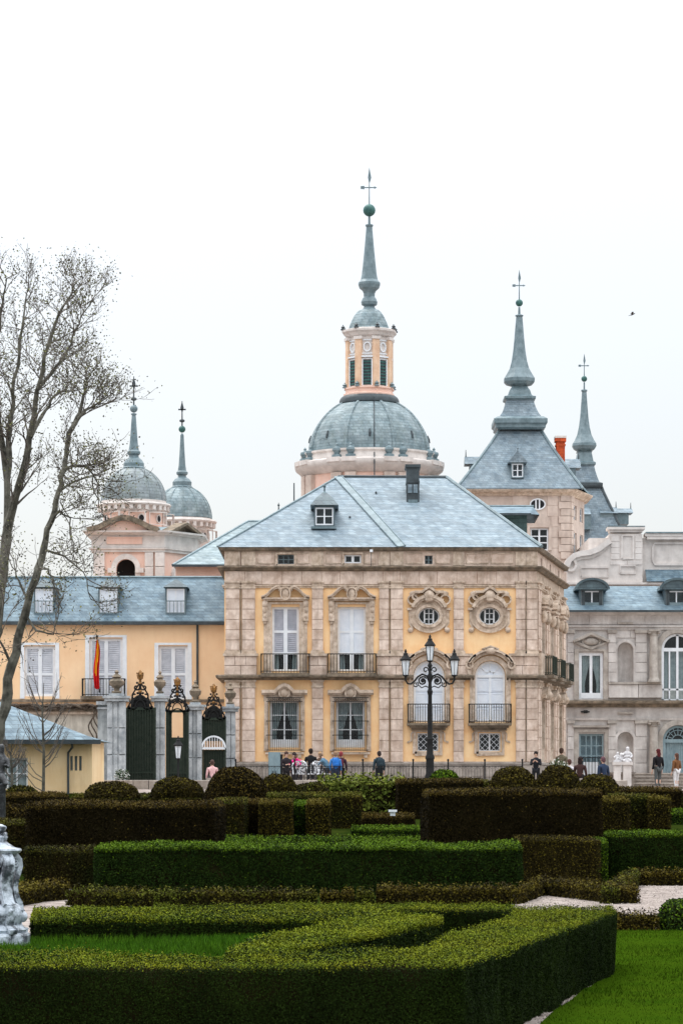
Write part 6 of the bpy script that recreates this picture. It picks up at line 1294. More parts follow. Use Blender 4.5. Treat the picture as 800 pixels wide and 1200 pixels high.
# ================================================================ SKINNED FIGURES
def skinmesh(name, chains, m, parent, subd=1, origin=None):
    """chains: list of [(x,y,z,r), ...]; points repeated at a joint are welded"""
    keys = {}; vs = []; rs = []; es = set()
    for ch in chains:
        pr_ = None
        for (x, y, z, r) in ch:
            k = (round(x, 4), round(y, 4), round(z, 4))
            if k not in keys: keys[k] = len(vs); vs.append((x, y, z)); rs.append(r)
            i = keys[k]
            if pr_ is not None and pr_ != i: es.add((min(pr_, i), max(pr_, i)))
            pr_ = i
    me = bpy.data.meshes.new(name); me.from_pydata(vs, sorted(es), [])
    bm = bmesh.new(); bm.from_mesh(me); lay = bm.verts.layers.skin.verify()
    for v, r in zip(bm.verts, rs):
        v[lay].radius = (r, r)
    bm.verts.ensure_lookup_table(); bm.verts[0][lay].use_root = True
    bm.to_mesh(me); bm.free(); me.materials.append(m)
    ob = bpy.data.objects.new(name, me); COL.objects.link(ob)
    if parent: ob.parent = parent
    md = ob.modifiers.new('skin', 'SKIN'); md.use_smooth_shade = True; md.branch_smoothing = .4
    sd_ = ob.modifiers.new('sub', 'SUBSURF'); sd_.levels = subd; sd_.render_levels = subd
    return ob
SK = [mat('skin_light', (.62,.40,.30), (.55,.34,.25), 8, .55), mat('skin_tan', (.45,.28,.19), (.40,.24,.16), 8, .55)]
_cm = {}
def cloth(c):
    if c not in _cm:
        a = lin(c); _cm[c] = mat('cloth_%s' % {(0):'x'}.get(0)+str(len(_cm)), a, tuple(v*.75 for v in a), 9, .9, .2, 60)
    return _cm[c]
def person(x, y, z, rot, label, top_c, leg_c, hair_c, pose='stand', k=1.0, long_hair=False, shoe=(40,38,38), arms='down', skin=0, pack=None, group='visitors on the palace terrace'):
    t = thing('person', (x, y, z), label, 'person', group); t.rotation_euler = (0, 0, rot); t.scale = (k, k, k)
    sk = SK[skin]
    if pose == 'stand': pel, dz = .93, 0; ch = 0
    elif pose == 'sit': pel = .52
    elif pose == 'bend': pel = .9
    lean = {'stand': 0, 'sit': .05, 'bend': .28}[pose]; up = lambda h: (lean*h/.5, pel+h)   # y, z along spine
    s1, s2, s3, nk, hb, hm, ht = [up(h) for h in (.0, .2, .42, .52, .6, .68, .79)]
    if pose == 'bend': hm = (hm[0]+.03, hm[1]-.05); ht = (ht[0]+.06, ht[1]-.1)
    legs = []
    for sg in (-1, 1):
        if pose == 'sit': hip, kn, an = (sg*.1, .02, pel-.02), (sg*.13, .43, pel-.0), (sg*.12, .44, .09)
        else: 
            st = .05 if sg > 0 else -.04; hip, kn, an = (sg*.095, 0, pel-.05), (sg*.105, .03+st*.5, .49), (sg*.11, st, .09)
        legs.append((hip, kn, an))
    shl = (s3[0], s3[1])
    A = []
    for sg in (-1, 1):
        sh = (sg*.19, shl[0], shl[1]-.02)
        if arms == 'down': el_, wr_ = (sg*.25, shl[0]-.02, shl[1]-.3), (sg*.25, shl[0]+.07, shl[1]-.54)
        elif arms == 'fold': el_, wr_ = (sg*.25, shl[0]+.04, shl[1]-.28), (sg*.05, shl[0]+.24, shl[1]-.22)
        elif arms == 'phone': el_, wr_ = (sg*.22, shl[0]+.1, shl[1]-.24), (sg*.07, shl[0]+.33, shl[1]-.08)
        elif arms == 'out': el_, wr_ = (sg*.3, shl[0]+.12, shl[1]-.2), (sg*.28, shl[0]+.36, shl[1]-.14)
        A.append((sh, el_, wr_))
    b = [[(0,s1[0],s1[1],.125),(0,s2[0],s2[1],.115),(0,s3[0],s3[1],.1),(0,nk[0],nk[1],.05),(0,hb[0]+.01,hb[1],.07),(0,hm[0]+.015,hm[1],.093),(0,ht[0],ht[1],.06)]]
    for (hip, kn, an) in legs:
        b.append([(0,s1[0],s1[1],.125), (*hip,.085), (*[(hip[i]+kn[i])/2 for i in range(3)],.07), (*kn,.052), (kn[0],(kn[1]*2+an[1])/3-.02,(kn[2]*2+an[2])/3,.055), (*an,.035), (an[0],an[1]+.1,.04,.035), (an[0],an[1]+.16,.03,.022)])
    for (sh, el_, wr_) in A:
        sg = 1 if sh[0] > 0 else -1; d = (Vector(wr_)-Vector(el_)).normalized(); side = d.cross(Vector((0,0,1)))
        if side.length < .1: side = Vector((1,0,0))
        side.normalize(); pm = Vector(wr_)+d*.05; w_ = [(0,s3[0],s3[1],.1), (*sh,.05), (*[(sh[i]+el_[i])/2 for i in range(3)],.046), (*el_,.038), (*wr_,.026), (*pm,.03)]
        b.append(w_)
        for fi, (o, l) in enumerate(((-.027,.062),(-.009,.072),(.009,.066),(.027,.05))):
            p1 = pm+d*.035+side*o; p2 = p1+d*l*.55+Vector((0,0,-.008)); p3 = p2+d*l*.45+Vector((0,0,-.016)); b.append([(*pm,.03),(*p1,.010),(*p2,.009),(*p3,.007)])
        p1 = Vector(wr_)+d*.025-side*sg*.035; p2 = p1+d*.035-side*sg*.015; b.append([(*wr_,.026),(*p1,.011),(*p2,.009)])
    skinmesh('body', b, sk, t)
    # clothes follow the body
    j = [[(0,s1[0],s1[1]-.06,.15),(0,s1[0],s1[1]+.06,.142),(0,s2[0],s2[1],.135),(0,s3[0],s3[1],.15),(0,nk[0],nk[1]-.03,.12),(0,nk[0],nk[1]+.02,.075)]]
    for (sh, el_, wr_) in A: j.append([(0,s3[0],s3[1],.15),(sh[0]*.98,sh[1],sh[2]+.01,.088),(*[(sh[i]+el_[i])/2 for i in range(3)],.064),(*el_,.056),(*[el_[i]*.15+wr_[i]*.85 for i in range(3)],.044)])
    skinmesh('jacket', j, cloth(top_c), t)
    tr = []
    for (hip, kn, an) in legs: tr.append([(0,s1[0],s1[1]-.01,.135),(*hip,.1),(*[(hip[i]+kn[i])/2 for i in range(3)],.085),(*kn,.068),(kn[0],(kn[1]+an[1])/2,(kn[2]+an[2])/2,.062),(an[0],an[1],an[2]+.03,.052)])
    skinmesh('trousers', tr, cloth(leg_c), t)
    for (hip, kn, an) in legs: skinmesh('shoe', [[(an[0],an[1]-.03,.05,.045),(an[0],an[1]+.07,.045,.045),(an[0],an[1]+.17,.035,.032)]], cloth(shoe), t)
    # hair, ears, nose, eyes
    hz = hm[1]; hy = hm[0]
    o = Vector(parent_world(t)); 
    def sub(name, f, m, sm=True):
        mb = MB(); f(mb); mb.v = [(p[0]+o.x, p[1]+o.y, p[2]+o.z) for p in mb.v]; return mb.build(name, m, t, smooth=sm)
    sub('hair', lambda m_: (m_.ball((0,hy-.012,hz+.03), .108, 14, sx=.92, sy=1.0, sz=1.0), m_.ball((0,hy-.06,hz-(.02 if not long_hair else .1)), .085, 12, sx=1.05, sy=.6, sz=1.1 if not long_hair else 2.3)), cloth(hair_c))
    sub('nose', lambda m_: m_.ball((0,hy+.115,hz-.015), .018, 8, sz=1.5), sk); sub('mouth', lambda m_: m_.ball((0,hy+.1,hz-.055), .02, 8, sx=1.3, sz=.35), sk)
    for e_ in (-1, 1): sub('ear', lambda m_: m_.ball((e_*.095,hy+.01,hz-.01), .022, 8, sx=.5, sz=1.5), sk)
    for e_ in (-1, 1): sub('eye', lambda m_: m_.ball((e_*.034,hy+.098,hz+.012), .011, 8), M['iron'])
    if pack:
        def pk(m_): m_.ball((0,s3[0]-.24,s3[1]-.17), .17, 14, sx=1.0, sy=.62, sz=1.35); m_.ball((0,s3[0]-.32,s3[1]-.24), .1, 12, sx=1.2, sy=.6, sz=1)
        sub('backpack', pk, cloth(pack))
        sub('backpack_strap', lambda m_: (m_.tube([(-.1,s3[0]-.16,s3[1]-.3),(-.13,s3[0]-.1,s3[1]+.05),(-.12,s3[0]+.02,s3[1]+.1),(-.12,s3[0]+.13,s3[1]-.05)], .018, 6), m_.tube([(.1,s3[0]-.16,s3[1]-.3),(.13,s3[0]-.1,s3[1]+.05),(.12,s3[0]+.02,s3[1]+.1),(.12,s3[0]+.13,s3[1]-.05)], .018, 6)), cloth(pack))
    return t
def px_person(px, headtop, Y, *a, **kw):
    q = PL(Y); x = q.x(px); pose = kw.get('pose', 'stand'); full = {'stand': 1.755, 'sit': 1.35, 'bend': 1.63}[pose]
    k = kw.pop('k', None) or max(.86, min(1.1, (q.z(headtop)-2.0)/full)); return person(x, Y, 2.0, *a, k=k, **kw)
px_person(335.5, 880, 114, R(200), 'visitor in dark clothes standing beside the teal cabinet', (42,36,42), (38,36,40), (70,50,46), arms='fold')
px_person(350.5, 883.5, 115.5, R(150), 'visitor in a bright magenta jacket', (236,40,140), (60,54,60), (44,32,34), pose='bend', arms='out')
px_person(344.5, 885, 116.3, R(60), 'dark haired visitor half hidden behind the magenta jacket', (90,76,84), (60,54,60), (34,26,26))
px_person(364, 876.5, 114.5, R(10), 'tall visitor in a black jacket seen from behind', (24,24,28), (40,40,44), (40,30,26), arms='down')
px_person(375, 881, 115.2, R(175), 'fair haired visitor in brown facing the camera beside the black jacket', (92,70,56), (60,56,60), (170,136,100), arms='fold')
px_person(384.5, 884, 114, R(60), 'visitor in a blue grey jacket reaching to the left', (84,118,140), (64,68,76), (120,96,76), pose='bend', arms='out')
px_person(393, 886, 113.6, R(5), 'visitor in a light blue coat with a blue backpack', (66,128,190), (50,60,80), (150,120,96), pack=(40,110,190))
px_person(399.5, 886, 114.3, R(-10), 'visitor with a dark red backpack over a navy coat', (58,40,52), (44,44,52), (140,60,64), pack=(92,36,48))
px_person(444, 887, 113, R(15), 'visitor in a dark teal jacket alone by the railing', (44,64,74), (34,38,42), (52,42,38), pack=(36,52,60))
px_person(627.5, 881.5, 113.5, R(170), 'dark haired visitor in black by the pavilion corner holding a phone', (30,32,38), (34,36,42), (34,26,24), arms='phone')
px_person(657.5, 876, 122, R(-20), 'visitor in olive clothes standing behind the flowering shrub', (104,96,78), (70,66,60), (70,50,40), group='visitors on the palace terrace')
px_person(667, 889, 116, R(10), 'seated visitor in a white top beside the flowering shrub', (222,216,222), (90,90,100), (84,56,50), pose='sit')
px_person(679, 886, 115, R(-15), 'seated visitor in a dark brown coat in front of the barred door', (62,40,38), (40,34,36), (40,28,28), pose='sit', long_hair=True)
px_person(707, 886, 117, R(30), 'visitor in a dark blue jacket by the white stone figures', (42,56,80), (46,48,60), (100,70,76), pose='sit')
px_person(770.5, 877, 119.5, R(30), 'visitor with dark red hair in a black coat and grey trousers on the steps', (24,22,26), (88,92,92), (86,30,34), long_hair=True, shoe=(226,224,226))
px_person(792, 883, 119.5, R(40), 'visitor in a brown jacket and white trousers on the steps', (120,80,48), (230,228,228), (90,60,48), long_hair=True, shoe=(220,220,220))
px_person(249, 899, 112, R(10), 'seated visitor in pink in front of the right gate', (226,180,180), (90,80,84), (80,60,54), pose='sit', k=.86)
# benches under the seated visitors
for px, Y, lb in ((667, 116, 'stone bench under the visitor in white'), (679, 115, 'stone bench under the visitor in the brown coat'), (707, 117, 'stone bench under the visitor in dark blue'), (249, 112, 'stone bench in front of the right gate')):
    q = PL(Y); x = q.x(px); t = thing('stone_bench', (x, Y, 2.0), lb, 'bench', 'stone benches on the terrace')
    MB().box(x-.24, x+.24, Y-.2, Y+.24, 2.36, 2.44).build('seat', M['plinth'], t)
    for sg in (-1, 1): MB().box(x+sg*.17-.05, x+sg*.17+.05, Y-.15, Y+.2, 2.0, 2.36).build('leg', M['plinth'], t)

# ================================================================ TERRACE EDGE
Yt = 103.0; q = PL(Yt)
te = thing('terrace_kerb', (q.x(420), Yt, 1.9), 'pale stone kerb along the terrace edge under the thin iron railing', 'wall')
x0, x1 = q.x(120), q.x(735); n = 34
for i in range(n):
    a, c = x0+(x1-x0)*i/n, x0+(x1-x0)*(i+1)/n; block(te, frameT(0, Yt), a+.006, c-.006, random.uniform(-.006,.006), .45, 1.86, q.z(914.2), M['plinth'], 'kerb_stone')
tr_ = thing('terrace_railing', (q.x(420), Yt+.2, q.z(914)), 'thin black iron railing on the stone kerb in front of the pavilion', 'railing')
F = frameT(0, Yt+.2); a0, a1 = q.x(276), q.x(612); z0, z1 = q.z(914), q.z(897.5)
b = MB().box(a0, a1, -.012, .012, z1-.025, z1, F).box(a0, a1, -.01, .01, z0+.06, z0+.08, F); b.build('rail', M['iron'], tr_)
b = MB(); nb = 96
for i in range(nb): u = a0+(a1-a0)*i/nb; b.box(u-.006, u+.006, -.006, .006, z0, z1, F)
for i in range(nb//2): u = a0+(a1-a0)*(i*2+1)/nb; b.arc(u, z1-.1, .06, .06, 0, 180, .012, -.006, .006, F, 6)
b.build('balusters', M['iron'], tr_)
for p in (276, 345, 425, 484, 525, 568, 612): MB().tube([(q.x(p),Yt+.2,z0),(q.x(p),Yt+.2,q.z(890.5))], .028, 8).ball((q.x(p),Yt+.2,q.z(890.5)), .04, 8).build('railing_post', M['iron'], tr_)
# teal cabinet
q = PL(117.5); t = thing('metal_cabinet', (q.x(321.5), 117.5, 2.0), 'teal grey painted metal cabinet against the pavilion wall', 'cabinet')
x0, x1 = q.x(314.5), q.x(328.5); MB().box(x0, x1, 117.5, 118.1, 2.0, q.z(881.5)).build('cabinet_body', M['greydoor'], t)
for (a, c) in ((x0+.02, (x0+x1)/2-.006), ((x0+x1)/2+.006, x1-.02)): 
    d = MB().box(a, c, 117.47, 117.5, 2.06, q.z(882.5)).build('cabinet_door', M['greydoor'], t); MB().box(c-.06 if a < (x0+x1)/2-.1 else a+.03, c-.03 if a < (x0+x1)/2-.1 else a+.06, 117.45, 117.47, 2.6, 2.75).build('handle', M['iron'], d)
MB().box(x1, x1+.09, 117.5, 117.56, 2.0, q.z(884)).build('cabinet_edge', M['iron'], t)
# white wrought iron chairs
m_ch = mat('worn_white_iron', lin((226,228,232)), lin((70,72,78)), 9, .5, .1, 30, noise_lo=.48, noise_hi=.54)
def chair(x, y, z, rot, lb):
    t = thing('garden_chair', (x, y, z), lb, 'chair', 'white wrought iron chairs on the terrace'); T = Matrix.Translation((x, y, z)) @ Matrix.Rotation(rot, 4, 'Z')
    tb = lambda m_, pts, r: m_.tube([tuple(T @ Vector(p)) for p in pts], r, 5)
    b = MB(); [tb(b, [(-.2+.4*i/5,-.2,.44),(-.2+.4*i/5,.2,.44)], .012) for i in range(6)]; tb(b, [(-.22,-.22,.44),(.22,-.22,.44),(.22,.22,.44),(-.22,.22,.44),(-.22,-.22,.44)], .02); b.build('seat', m_ch, t)
    b = MB(); tb(b, [(-.21,.22,.44),(-.23,.28,.75)]+[(-.23*math.cos(PI*i/8),.29,.75+.16*math.sin(PI*i/8)) for i in range(1,8)]+[(.23,.28,.75),(.21,.22,.44)], .022)
    for u in (-.12, -.04, .04, .12): tb(b, [(u,.23,.46),(u*1.1,.28,.86)], .012)
    tb(b, [(.1*math.cos(PI*i/6),.27,.68+.1*math.sin(PI*i/6)) for i in range(13)], .014); b.build('backrest', m_ch, t)
    for sx in (-1, 1):
        tb_ = MB(); tb(tb_, [(sx*.22,.1,.65),(sx*.25,-.15,.66),(sx*.22,-.22,.45)], .016); tb_.build('armrest', M['iron'], t)
        for sy in (-1, 1): l = MB(); tb(l, [(sx*.2,sy*.2,.44),(sx*.23,sy*.24,0)], .016); l.build('leg', M['iron'], t)
for i, (px, Y, rot, lb) in enumerate(((352,107,.3,'white wrought iron chair, leftmost of the cluster below the visitors'),(360,106.4,2.4,'white wrought iron chair turned sideways, second of the cluster'),(369,107.2,3.4,'white wrought iron chair facing the railing, third of the cluster'),(378,106.3,1.2,'white wrought iron chair, rightmost of the cluster below the visitors'))):
    q = PL(Y); chair(q.x(px), Y, 2.12, rot, lb)
def flowershrub(px, Y, z, r, h, lb, tint, nm='potted_plant'):
    q = PL(Y); x = q.x(px); t = thing(nm, (x, Y, z), lb, 'plant')
    MB().lathe([(.16,z),(.22,z+.3),(.24,z+.32),(.2,z+.32)], x, Y, 14).build('pot', M['statue'], t, smooth=True)
    b = MB()
    for i in range(30):
        a = random.uniform(0, 6.28); u = random.uniform(0, 1)**.6; b.tube([(x,Y,z+.3),(x+math.cos(a)*r*u*.6,Y+math.sin(a)*r*u*.6,z+.3+h*.6),(x+math.cos(a)*r*u,Y+math.sin(a)*r*u,z+.3+h*random.uniform(.7,1))], .007, 4)
    b.build('stems', mat(nm+'_stem', (.06,.08,.03)), t)
    n = 700; P_ = rng.normal(size=(n,3)); P_ /= np.linalg.norm(P_, axis=1)[:,None]; P_ *= (rng.random(n)**.33)[:,None]; P_ = P_*[r,r,h*.55]+[x,Y,z+.3+h*.5]
    o = leafmesh('foliage', P_, np.tile([0.,0.,1.],(n,1)), np.full(n,.35), .07, (leafmat('plant_leaf', (.03,.06,.03), (.06,.10,.05)), tint), [], [], None, origin=(x, Y, z)); o.parent = t; o.location = (0,0,0)
mfw = mat('white_blossom', lin((232,230,226)), lin((206,208,200)), 5, .8)
flowershrub(652, 113, 2.0, .38, .9, 'white flowering shrub in a pale pot at the pavilion corner', mfw)
flowershrub(661, 114.5, 2.0, .3, .75, 'smaller white flowering shrub in a pot next to the taller one', mfw)
flowershrub(143, 108, 2.0, .3, .45, 'low white flowering plant in a pot at the foot of the left gate pillar', mfw)
# white sculptures on twin pedestals
Yst = 120.5; q = PL(Yst); k = q.s
for j, (c, hw, topy, lb) in enumerate(((722.5, 5, 880, 'white stone figure on the left of two pale pedestals beside the steps'), (734, 6, 873.5, 'taller white stone figure group on the right of two pale pedestals beside the steps'))):
    x = q.x(c); zt2 = q.z(893); t = thing('stone_sculpture', (x, Yst, 1.9), lb, 'statue')
    MB().box(x-hw*k, x+hw*k, Yst-.2, Yst+.2, 1.8, 2.1).box(x-hw*k*.8, x+hw*k*.8, Yst-.16, Yst+.16, 2.1, zt2-.12).box(x-hw*k*1.05, x+hw*k*1.05, Yst-.22, Yst+.22, zt2-.12, zt2).build('pedestal', M['pale'], t)
    hh = (893-topy)*k/.85; X_ = 0
    def sc3(l): return [[(a*hh*.9, b_*hh*.9, (zt2-1.9)+z*hh*.85, r*hh*.95) for a, b_, z, r in ch] for ch in l]
    f = sc3([[(0,0,.08,.2),(0,0,.28,.2),(.02,-.03,.5,.19),(.03,-.06,.66,.09),(.03,-.09,.8,.12),(.03,-.09,.93,.07)],[(.02,-.03,.5,.19),(.2,-.05,.5,.08),(.28,-.12,.34,.06),(.16,-.22,.26,.05)],[(.02,-.03,.5,.19),(-.17,-.03,.52,.08),(-.28,-.1,.4,.06),(-.22,-.22,.46,.05)],[(0,0,.08,.2),(.16,-.18,.14,.1),(.2,-.3,.02,.07)],[(0,0,.08,.2),(-.16,-.16,.15,.1),(-.22,-.28,.02,.07)],[(0,0,.28,.2),(-.02,.16,.2,.14),(-.05,.24,.05,.1)]])
    skinmesh('figure', f, M['statue'], t, 2)
    if j: skinmesh('small_figure', sc3([[(-.34,-.05,.0,.12),(-.34,-.05,.2,.13),(-.33,-.06,.36,.06),(-.33,-.07,.47,.1),(-.33,-.07,.56,.06)],[(-.34,-.05,.2,.13),(-.22,-.12,.24,.05),(-.12,-.18,.34,.04)]]), M['statue'], t, 2)
    else: skinmesh('drapery', sc3([[(.2,.05,.0,.13),(.24,.02,.25,.12),(.16,0,.45,.08)],[(-.22,.05,0,.12),(-.2,.03,.25,.1)]]), M['statue'], t, 2)
    MB().box(x-hw*k*.9, x+hw*k*.9, Yst-.18, Yst+.18, zt2, zt2+.08).build('figure_plinth', M['statue'], t)
# bronze group on the drum, left edge
zb_ = top(920, Ys)-sd.location.z
skinmesh('figure', [[(0,0,.05,.1),(.0,0,.25,.11),(.02,0,.45,.12),(.03,-.02,.62,.14),(.03,-.02,.78,.06),(.04,-.05,.9,.08),(.04,-.05,1.0,.05)],[(.03,-.02,.62,.14),(.17,-.04,.62,.06),(.2,-.1,.42,.05),(.12,-.2,.5,.04)],[(.03,-.02,.62,.14),(-.14,0,.66,.06),(-.24,-.02,.85,.05),(-.2,-.05,1.08,.04)],[(0,0,.05,.1),(.12,-.1,.12,.08),(.14,-.12,-.02,.06)],[(0,0,.05,.1),(-.1,.05,.1,.09),(-.14,.02,-.02,.07)]], m_dk, sd, 2)
# steps
st = thing('stone_steps', (14, 122.5, 2.0), 'broad flight of low stone steps rising to the grey wing at right', 'steps')
for i in range(5):
    x0 = 12.2; 
    for j in range(7):
        a = x0+.0+j*1.3; MB().box(a+.006, a+1.294, 121.5+i*.42+.05, 127.5 if i == 4 else 121.5+i*.42+.5, 1.95+i*.14, 2.0+i*.14+.085).box(a+.004, a+1.296, 121.5+i*.42, 127.5 if i == 4 else 121.5+i*.42+.5, 2.0+i*.14+.085, 2.0+(i+1)*.14-random.uniform(0,.004)).build('step_stone', M['plinth'], st)
MB().box(11.6, 12.2, 121.2, 127.5, 1.95, 2.62).box(11.5, 12.24, 121.1, 127.5, 2.62, 2.72).build('side_wall', M['plinth'], st)
tag(MB().box(12.2, 30, 127.5, 150, 1.9, 2.69).build('upper_landing', M['plinth']), kind='structure')

# ================================================================ LAMP POST
Yk = 110.5; q = PL(Yk); cx, cy = q.x(503.5), Yk; k = q.s; zq = q.z
lp_ = thing('street_lamp', (cx, cy, 2.0), 'tall black cast iron lamp post with three lanterns on scrolled arms', 'street lamp')
b = MB(); b.lathe([(.24,1.95),(.24,2.15),(.2,2.2),(.2,2.5),(.16,2.6),(.15,zq(890)),(.18,zq(889)),(.17,zq(886)),(.13,zq(884)),(.115,zq(868)),(.14,zq(866)),(.1,zq(863)),(.085,zq(845)),(.075,zq(815)),(.1,zq(812)),(.11,zq(810)),(.075,zq(808)),(.06,zq(800)),(.11,zq(796)),(.12,zq(793)),(.06,zq(789)),(.05,zq(783)),(.1,zq(780)),(.04,zq(777))], cx, cy, 14); b.build('post', M['iron'], lp_, smooth=True)
F = frameT(cx, cy)
for sg in (-1, 1):
    b = MB(); pth = [(0,zq(796)),(4,zq(792)),(9,zq(790)),(14,zq(793)),(18,zq(798)),(22,zq(801.5)),(26,zq(801)),(28.5,zq(797)),(28.5,zq(793))]
    b.tube([(cx+sg*u*k,cy,z) for u, z in pth], .038, 7)
    b.tube([(cx+sg*(8.5*k+5.6*k*(1-.72*i/16)*math.cos(R(150-i*33))), cy, zq(798)+5.6*k*(1-.72*i/16)*math.sin(R(150-i*33))) for i in range(17)], .03, 6)
    b.ball((cx+sg*8.5*k,cy,zq(798)), .07, 8, sy=.6)
    b.tube([(cx+sg*(17*k+3.6*k*(1-.72*i/14)*math.cos(R(120+i*33))), cy, zq(802)+3.6*k*(1-.72*i/14)*math.sin(R(120+i*33))) for i in range(15)], .022, 6)
    b.tube([(cx+sg*(5*k+3.2*k*(1-.6*i/12)*math.cos(R(200-i*30))), cy, zq(785)+3.6*k*(1-.6*i/12)*math.sin(R(200-i*30))) for i in range(13)], .024, 6)
    b.tube([(cx+sg*1*k,cy,zq(806)),(cx+sg*5*k,cy,zq(804)),(cx+sg*10*k,cy,zq(806)),(cx+sg*13*k,cy,zq(803))], .022, 6)
    b.build('scroll_arm', M['iron'], lp_)
for (u, y) in ((0, 777), (-28.5, 794), (28.5, 794)):
    b1_, b2_ = MB(), MB(); lantern(b1_, b2_, cx+u*k, cy, zq(y-2.5), .92)
    hd = b1_.build('lantern', M['iron'], lp_, smooth=True); b2_.build('lantern_glass', mlg, hd)

# ================================================================ BARE TREES
m_bark = mat('plane_bark', lin((106,104,94)), lin((58,57,50)), 2.2, .9, .4, 14, noise_lo=.4, noise_hi=.6); m_twig = mat('twig_bark', lin((112,106,100)), lin((84,78,72)), 3, .9)
def bare_tree(base, stems, lab, Y, seed, nleaf, limit, lsize=.17, gens=3):
    rr = random.Random(seed); q = PL(Y); t = thing('bare_tree', base, lab, 'tree'); big = MB(); small = MB(); tips = []
    def grow(p, d, L, r, g):
        n = 5; pts = [p]; rs = [r]; cur = Vector(p); dd = Vector(d)
        for i in range(n):
            dd = (dd+Vector((rr.uniform(-.22,.22), rr.uniform(-.22,.22), rr.uniform(-.1,.2)))).normalized(); cur = cur+dd*L/n
            pts.append(tuple(cur)); rs.append(r*(1-.8*(i+1)/n)+.004)
            if g > 0 and i >= 1:
                for _ in range(1 if rr.random() < (.85 if g > 1 else .8) else 0):
                    nd = (dd+Vector((rr.uniform(-1,1), rr.uniform(-.9,.9), rr.uniform(-.35,.7)))).normalized()
                    grow(tuple(cur), nd, L*rr.uniform(.45,.72), max(rs[-1]*.72, .006), g-1)
            if g <= 1: tips.append(tuple(cur))
        px = 400+cur.x/cur.y*FPX
        (big if r > .05 else small).tube(pts, rs, 5 if r > .03 else 3, cap=False)
        tips.append(tuple(cur))
    for si, (pl, r0, r1, dens) in enumerate(stems):
        pts = [(q.x(a), Y+o, q.z(b_)) for a, b_, o in pl]; V3 = [Vector(p) for p in pts]; fine = []
        for i in range(len(V3)-1):
            for k2 in range(4):
                tt = k2/4; p = V3[i].lerp(V3[i+1], tt); fine.append(p+Vector((rr.uniform(-.05,.05), rr.uniform(-.05,.05), 0))*(1 if i else 0))
        fine.append(V3[-1]); m = len(fine); rs = [(r0+(r1-r0)*(i/(m-1))**.8)*rr.uniform(.9,1.12) for i in range(m)]
        big.tube([tuple(p) for p in fine], rs, 8)
        for i in range(2, m):
            if fine[i].z < 2+limit: continue
            for _ in range(dens):
                if rr.random() > .66: continue
                ax = (fine[i]-fine[i-1]).normalized(); d = (ax*.6+Vector((rr.uniform(-1,1), rr.uniform(-1,1), rr.uniform(-.3,.6)))).normalized()
                grow(tuple(fine[i]), tuple(d), rr.uniform(.7, 1.4)*(1.1-.4*i/m), max(rs[i]*.34, .018), gens-1)
    big.build('trunk', m_bark, t, smooth=True); small.build('branches', m_twig, t)
    T_ = np.array(tips); n = nleaf; idx = rng.integers(0, len(T_), n); P_ = T_[idx]+rng.normal(size=(n,3))*.22
    N = rng.normal(size=(n,3)); N /= np.linalg.norm(N, axis=1)[:,None]
    o = leafmesh('crown_leaves', P_, N, np.full(n,.25), lsize, LEAFT, [], [], None, origin=base, aspect=.8, depth=0); o.parent = t; o.location = (0,0,0)
LEAFT = (mat('budding_leaf_dark', (.09,.085,.06), (.14,.13,.09), 2, .8, island=.5), mat('budding_leaf_green', (.11,.125,.03), (.17,.17,.05), 2, .8, island=.4))
Yt1 = 94; q = PL(Yt1)
bare_tree((q.x(-34), Yt1, 1.3), [([(-34,940,0),(-20,860,0),(-8,760,0),(2,690,0),(9,620,0)], .25, .16, 0),
   ([(9,620,0),(8,560,.2),(10,500,.5),(14,440,.9),(22,380,1.2),(26,335,1.4)], .14, .02, 2),
   ([(9,620,0),(24,570,-.4),(38,515,-.6),(46,462,-.8),(60,410,-1),(78,365,-1),(94,335,-.9)], .15, .02, 2),
   ([(46,462,-.8),(62,440,-.5),(80,412,-.2),(92,380,0),(108,350,.1)], .07, .015, 2),
   ([(8,560,.2),(-2,500,.6),(-8,430,.8),(-4,360,1),(4,320,1)], .12, .02, 2),
   ([(38,515,-.6),(52,480,.2),(66,455,.8),(84,452,1.2)], .08, .02, 1)],
   'large budding bare tree with several tall forking stems at the left edge', Yt1, 8, 7000, 4.5, .066)
Yt2 = 91; q = PL(Yt2)
bare_tree((q.x(-24), Yt2, 1.1), [([(-24,950,0),(-12,900,0),(2,845,0),(14,780,0),(30,720,0),(44,665,.1),(56,620,.2),(68,575,.3),(75,540,.4),(80,505,.5),(92,480,.6)], .2, .05, 0),
   ([(75,548,.4),(86,545,.2),(100,546,0),(111,556,-.2),(118,580,-.3)], .07, .015, 2),
   ([(80,505,.5),(94,482,.5),(106,474,.6),(119,466,.6)], .08, .02, 2),
   ([(68,575,.3),(84,560,.9),(104,552,1.2),(112,590,1.3)], .05, .015, 1),
   ([(56,620,.2),(70,600,-.5),(84,610,-.9),(90,650,-1)], .05, .012, 1),
   ([(44,665,.1),(58,668,-.4),(68,690,-.6),(76,715,-.7)], .05, .012, 1),
   ([(30,720,0),(44,740,-.4),(66,745,-.6),(70,712,-.7)], .045, .012, 1),
   ([(16,785,0),(2,750,-.3),(6,715,-.5),(16,690,-.5)], .05, .012, 1),
   ([(34,705,0),(20,680,.5),(14,655,.6)], .05, .012, 1),
   ([(50,643,.1),(74,650,.6),(96,668,.8),(104,700,.8)], .045, .012, 1),
   ([(92,480,.6),(96,460,.7),(100,440,.7),(112,425,.7)], .06, .015, 2)],
   'leaning budding bare tree crossing in front of the yellow wing and its left dormer', Yt2, 21, 6500, 3.4, .066, 3)
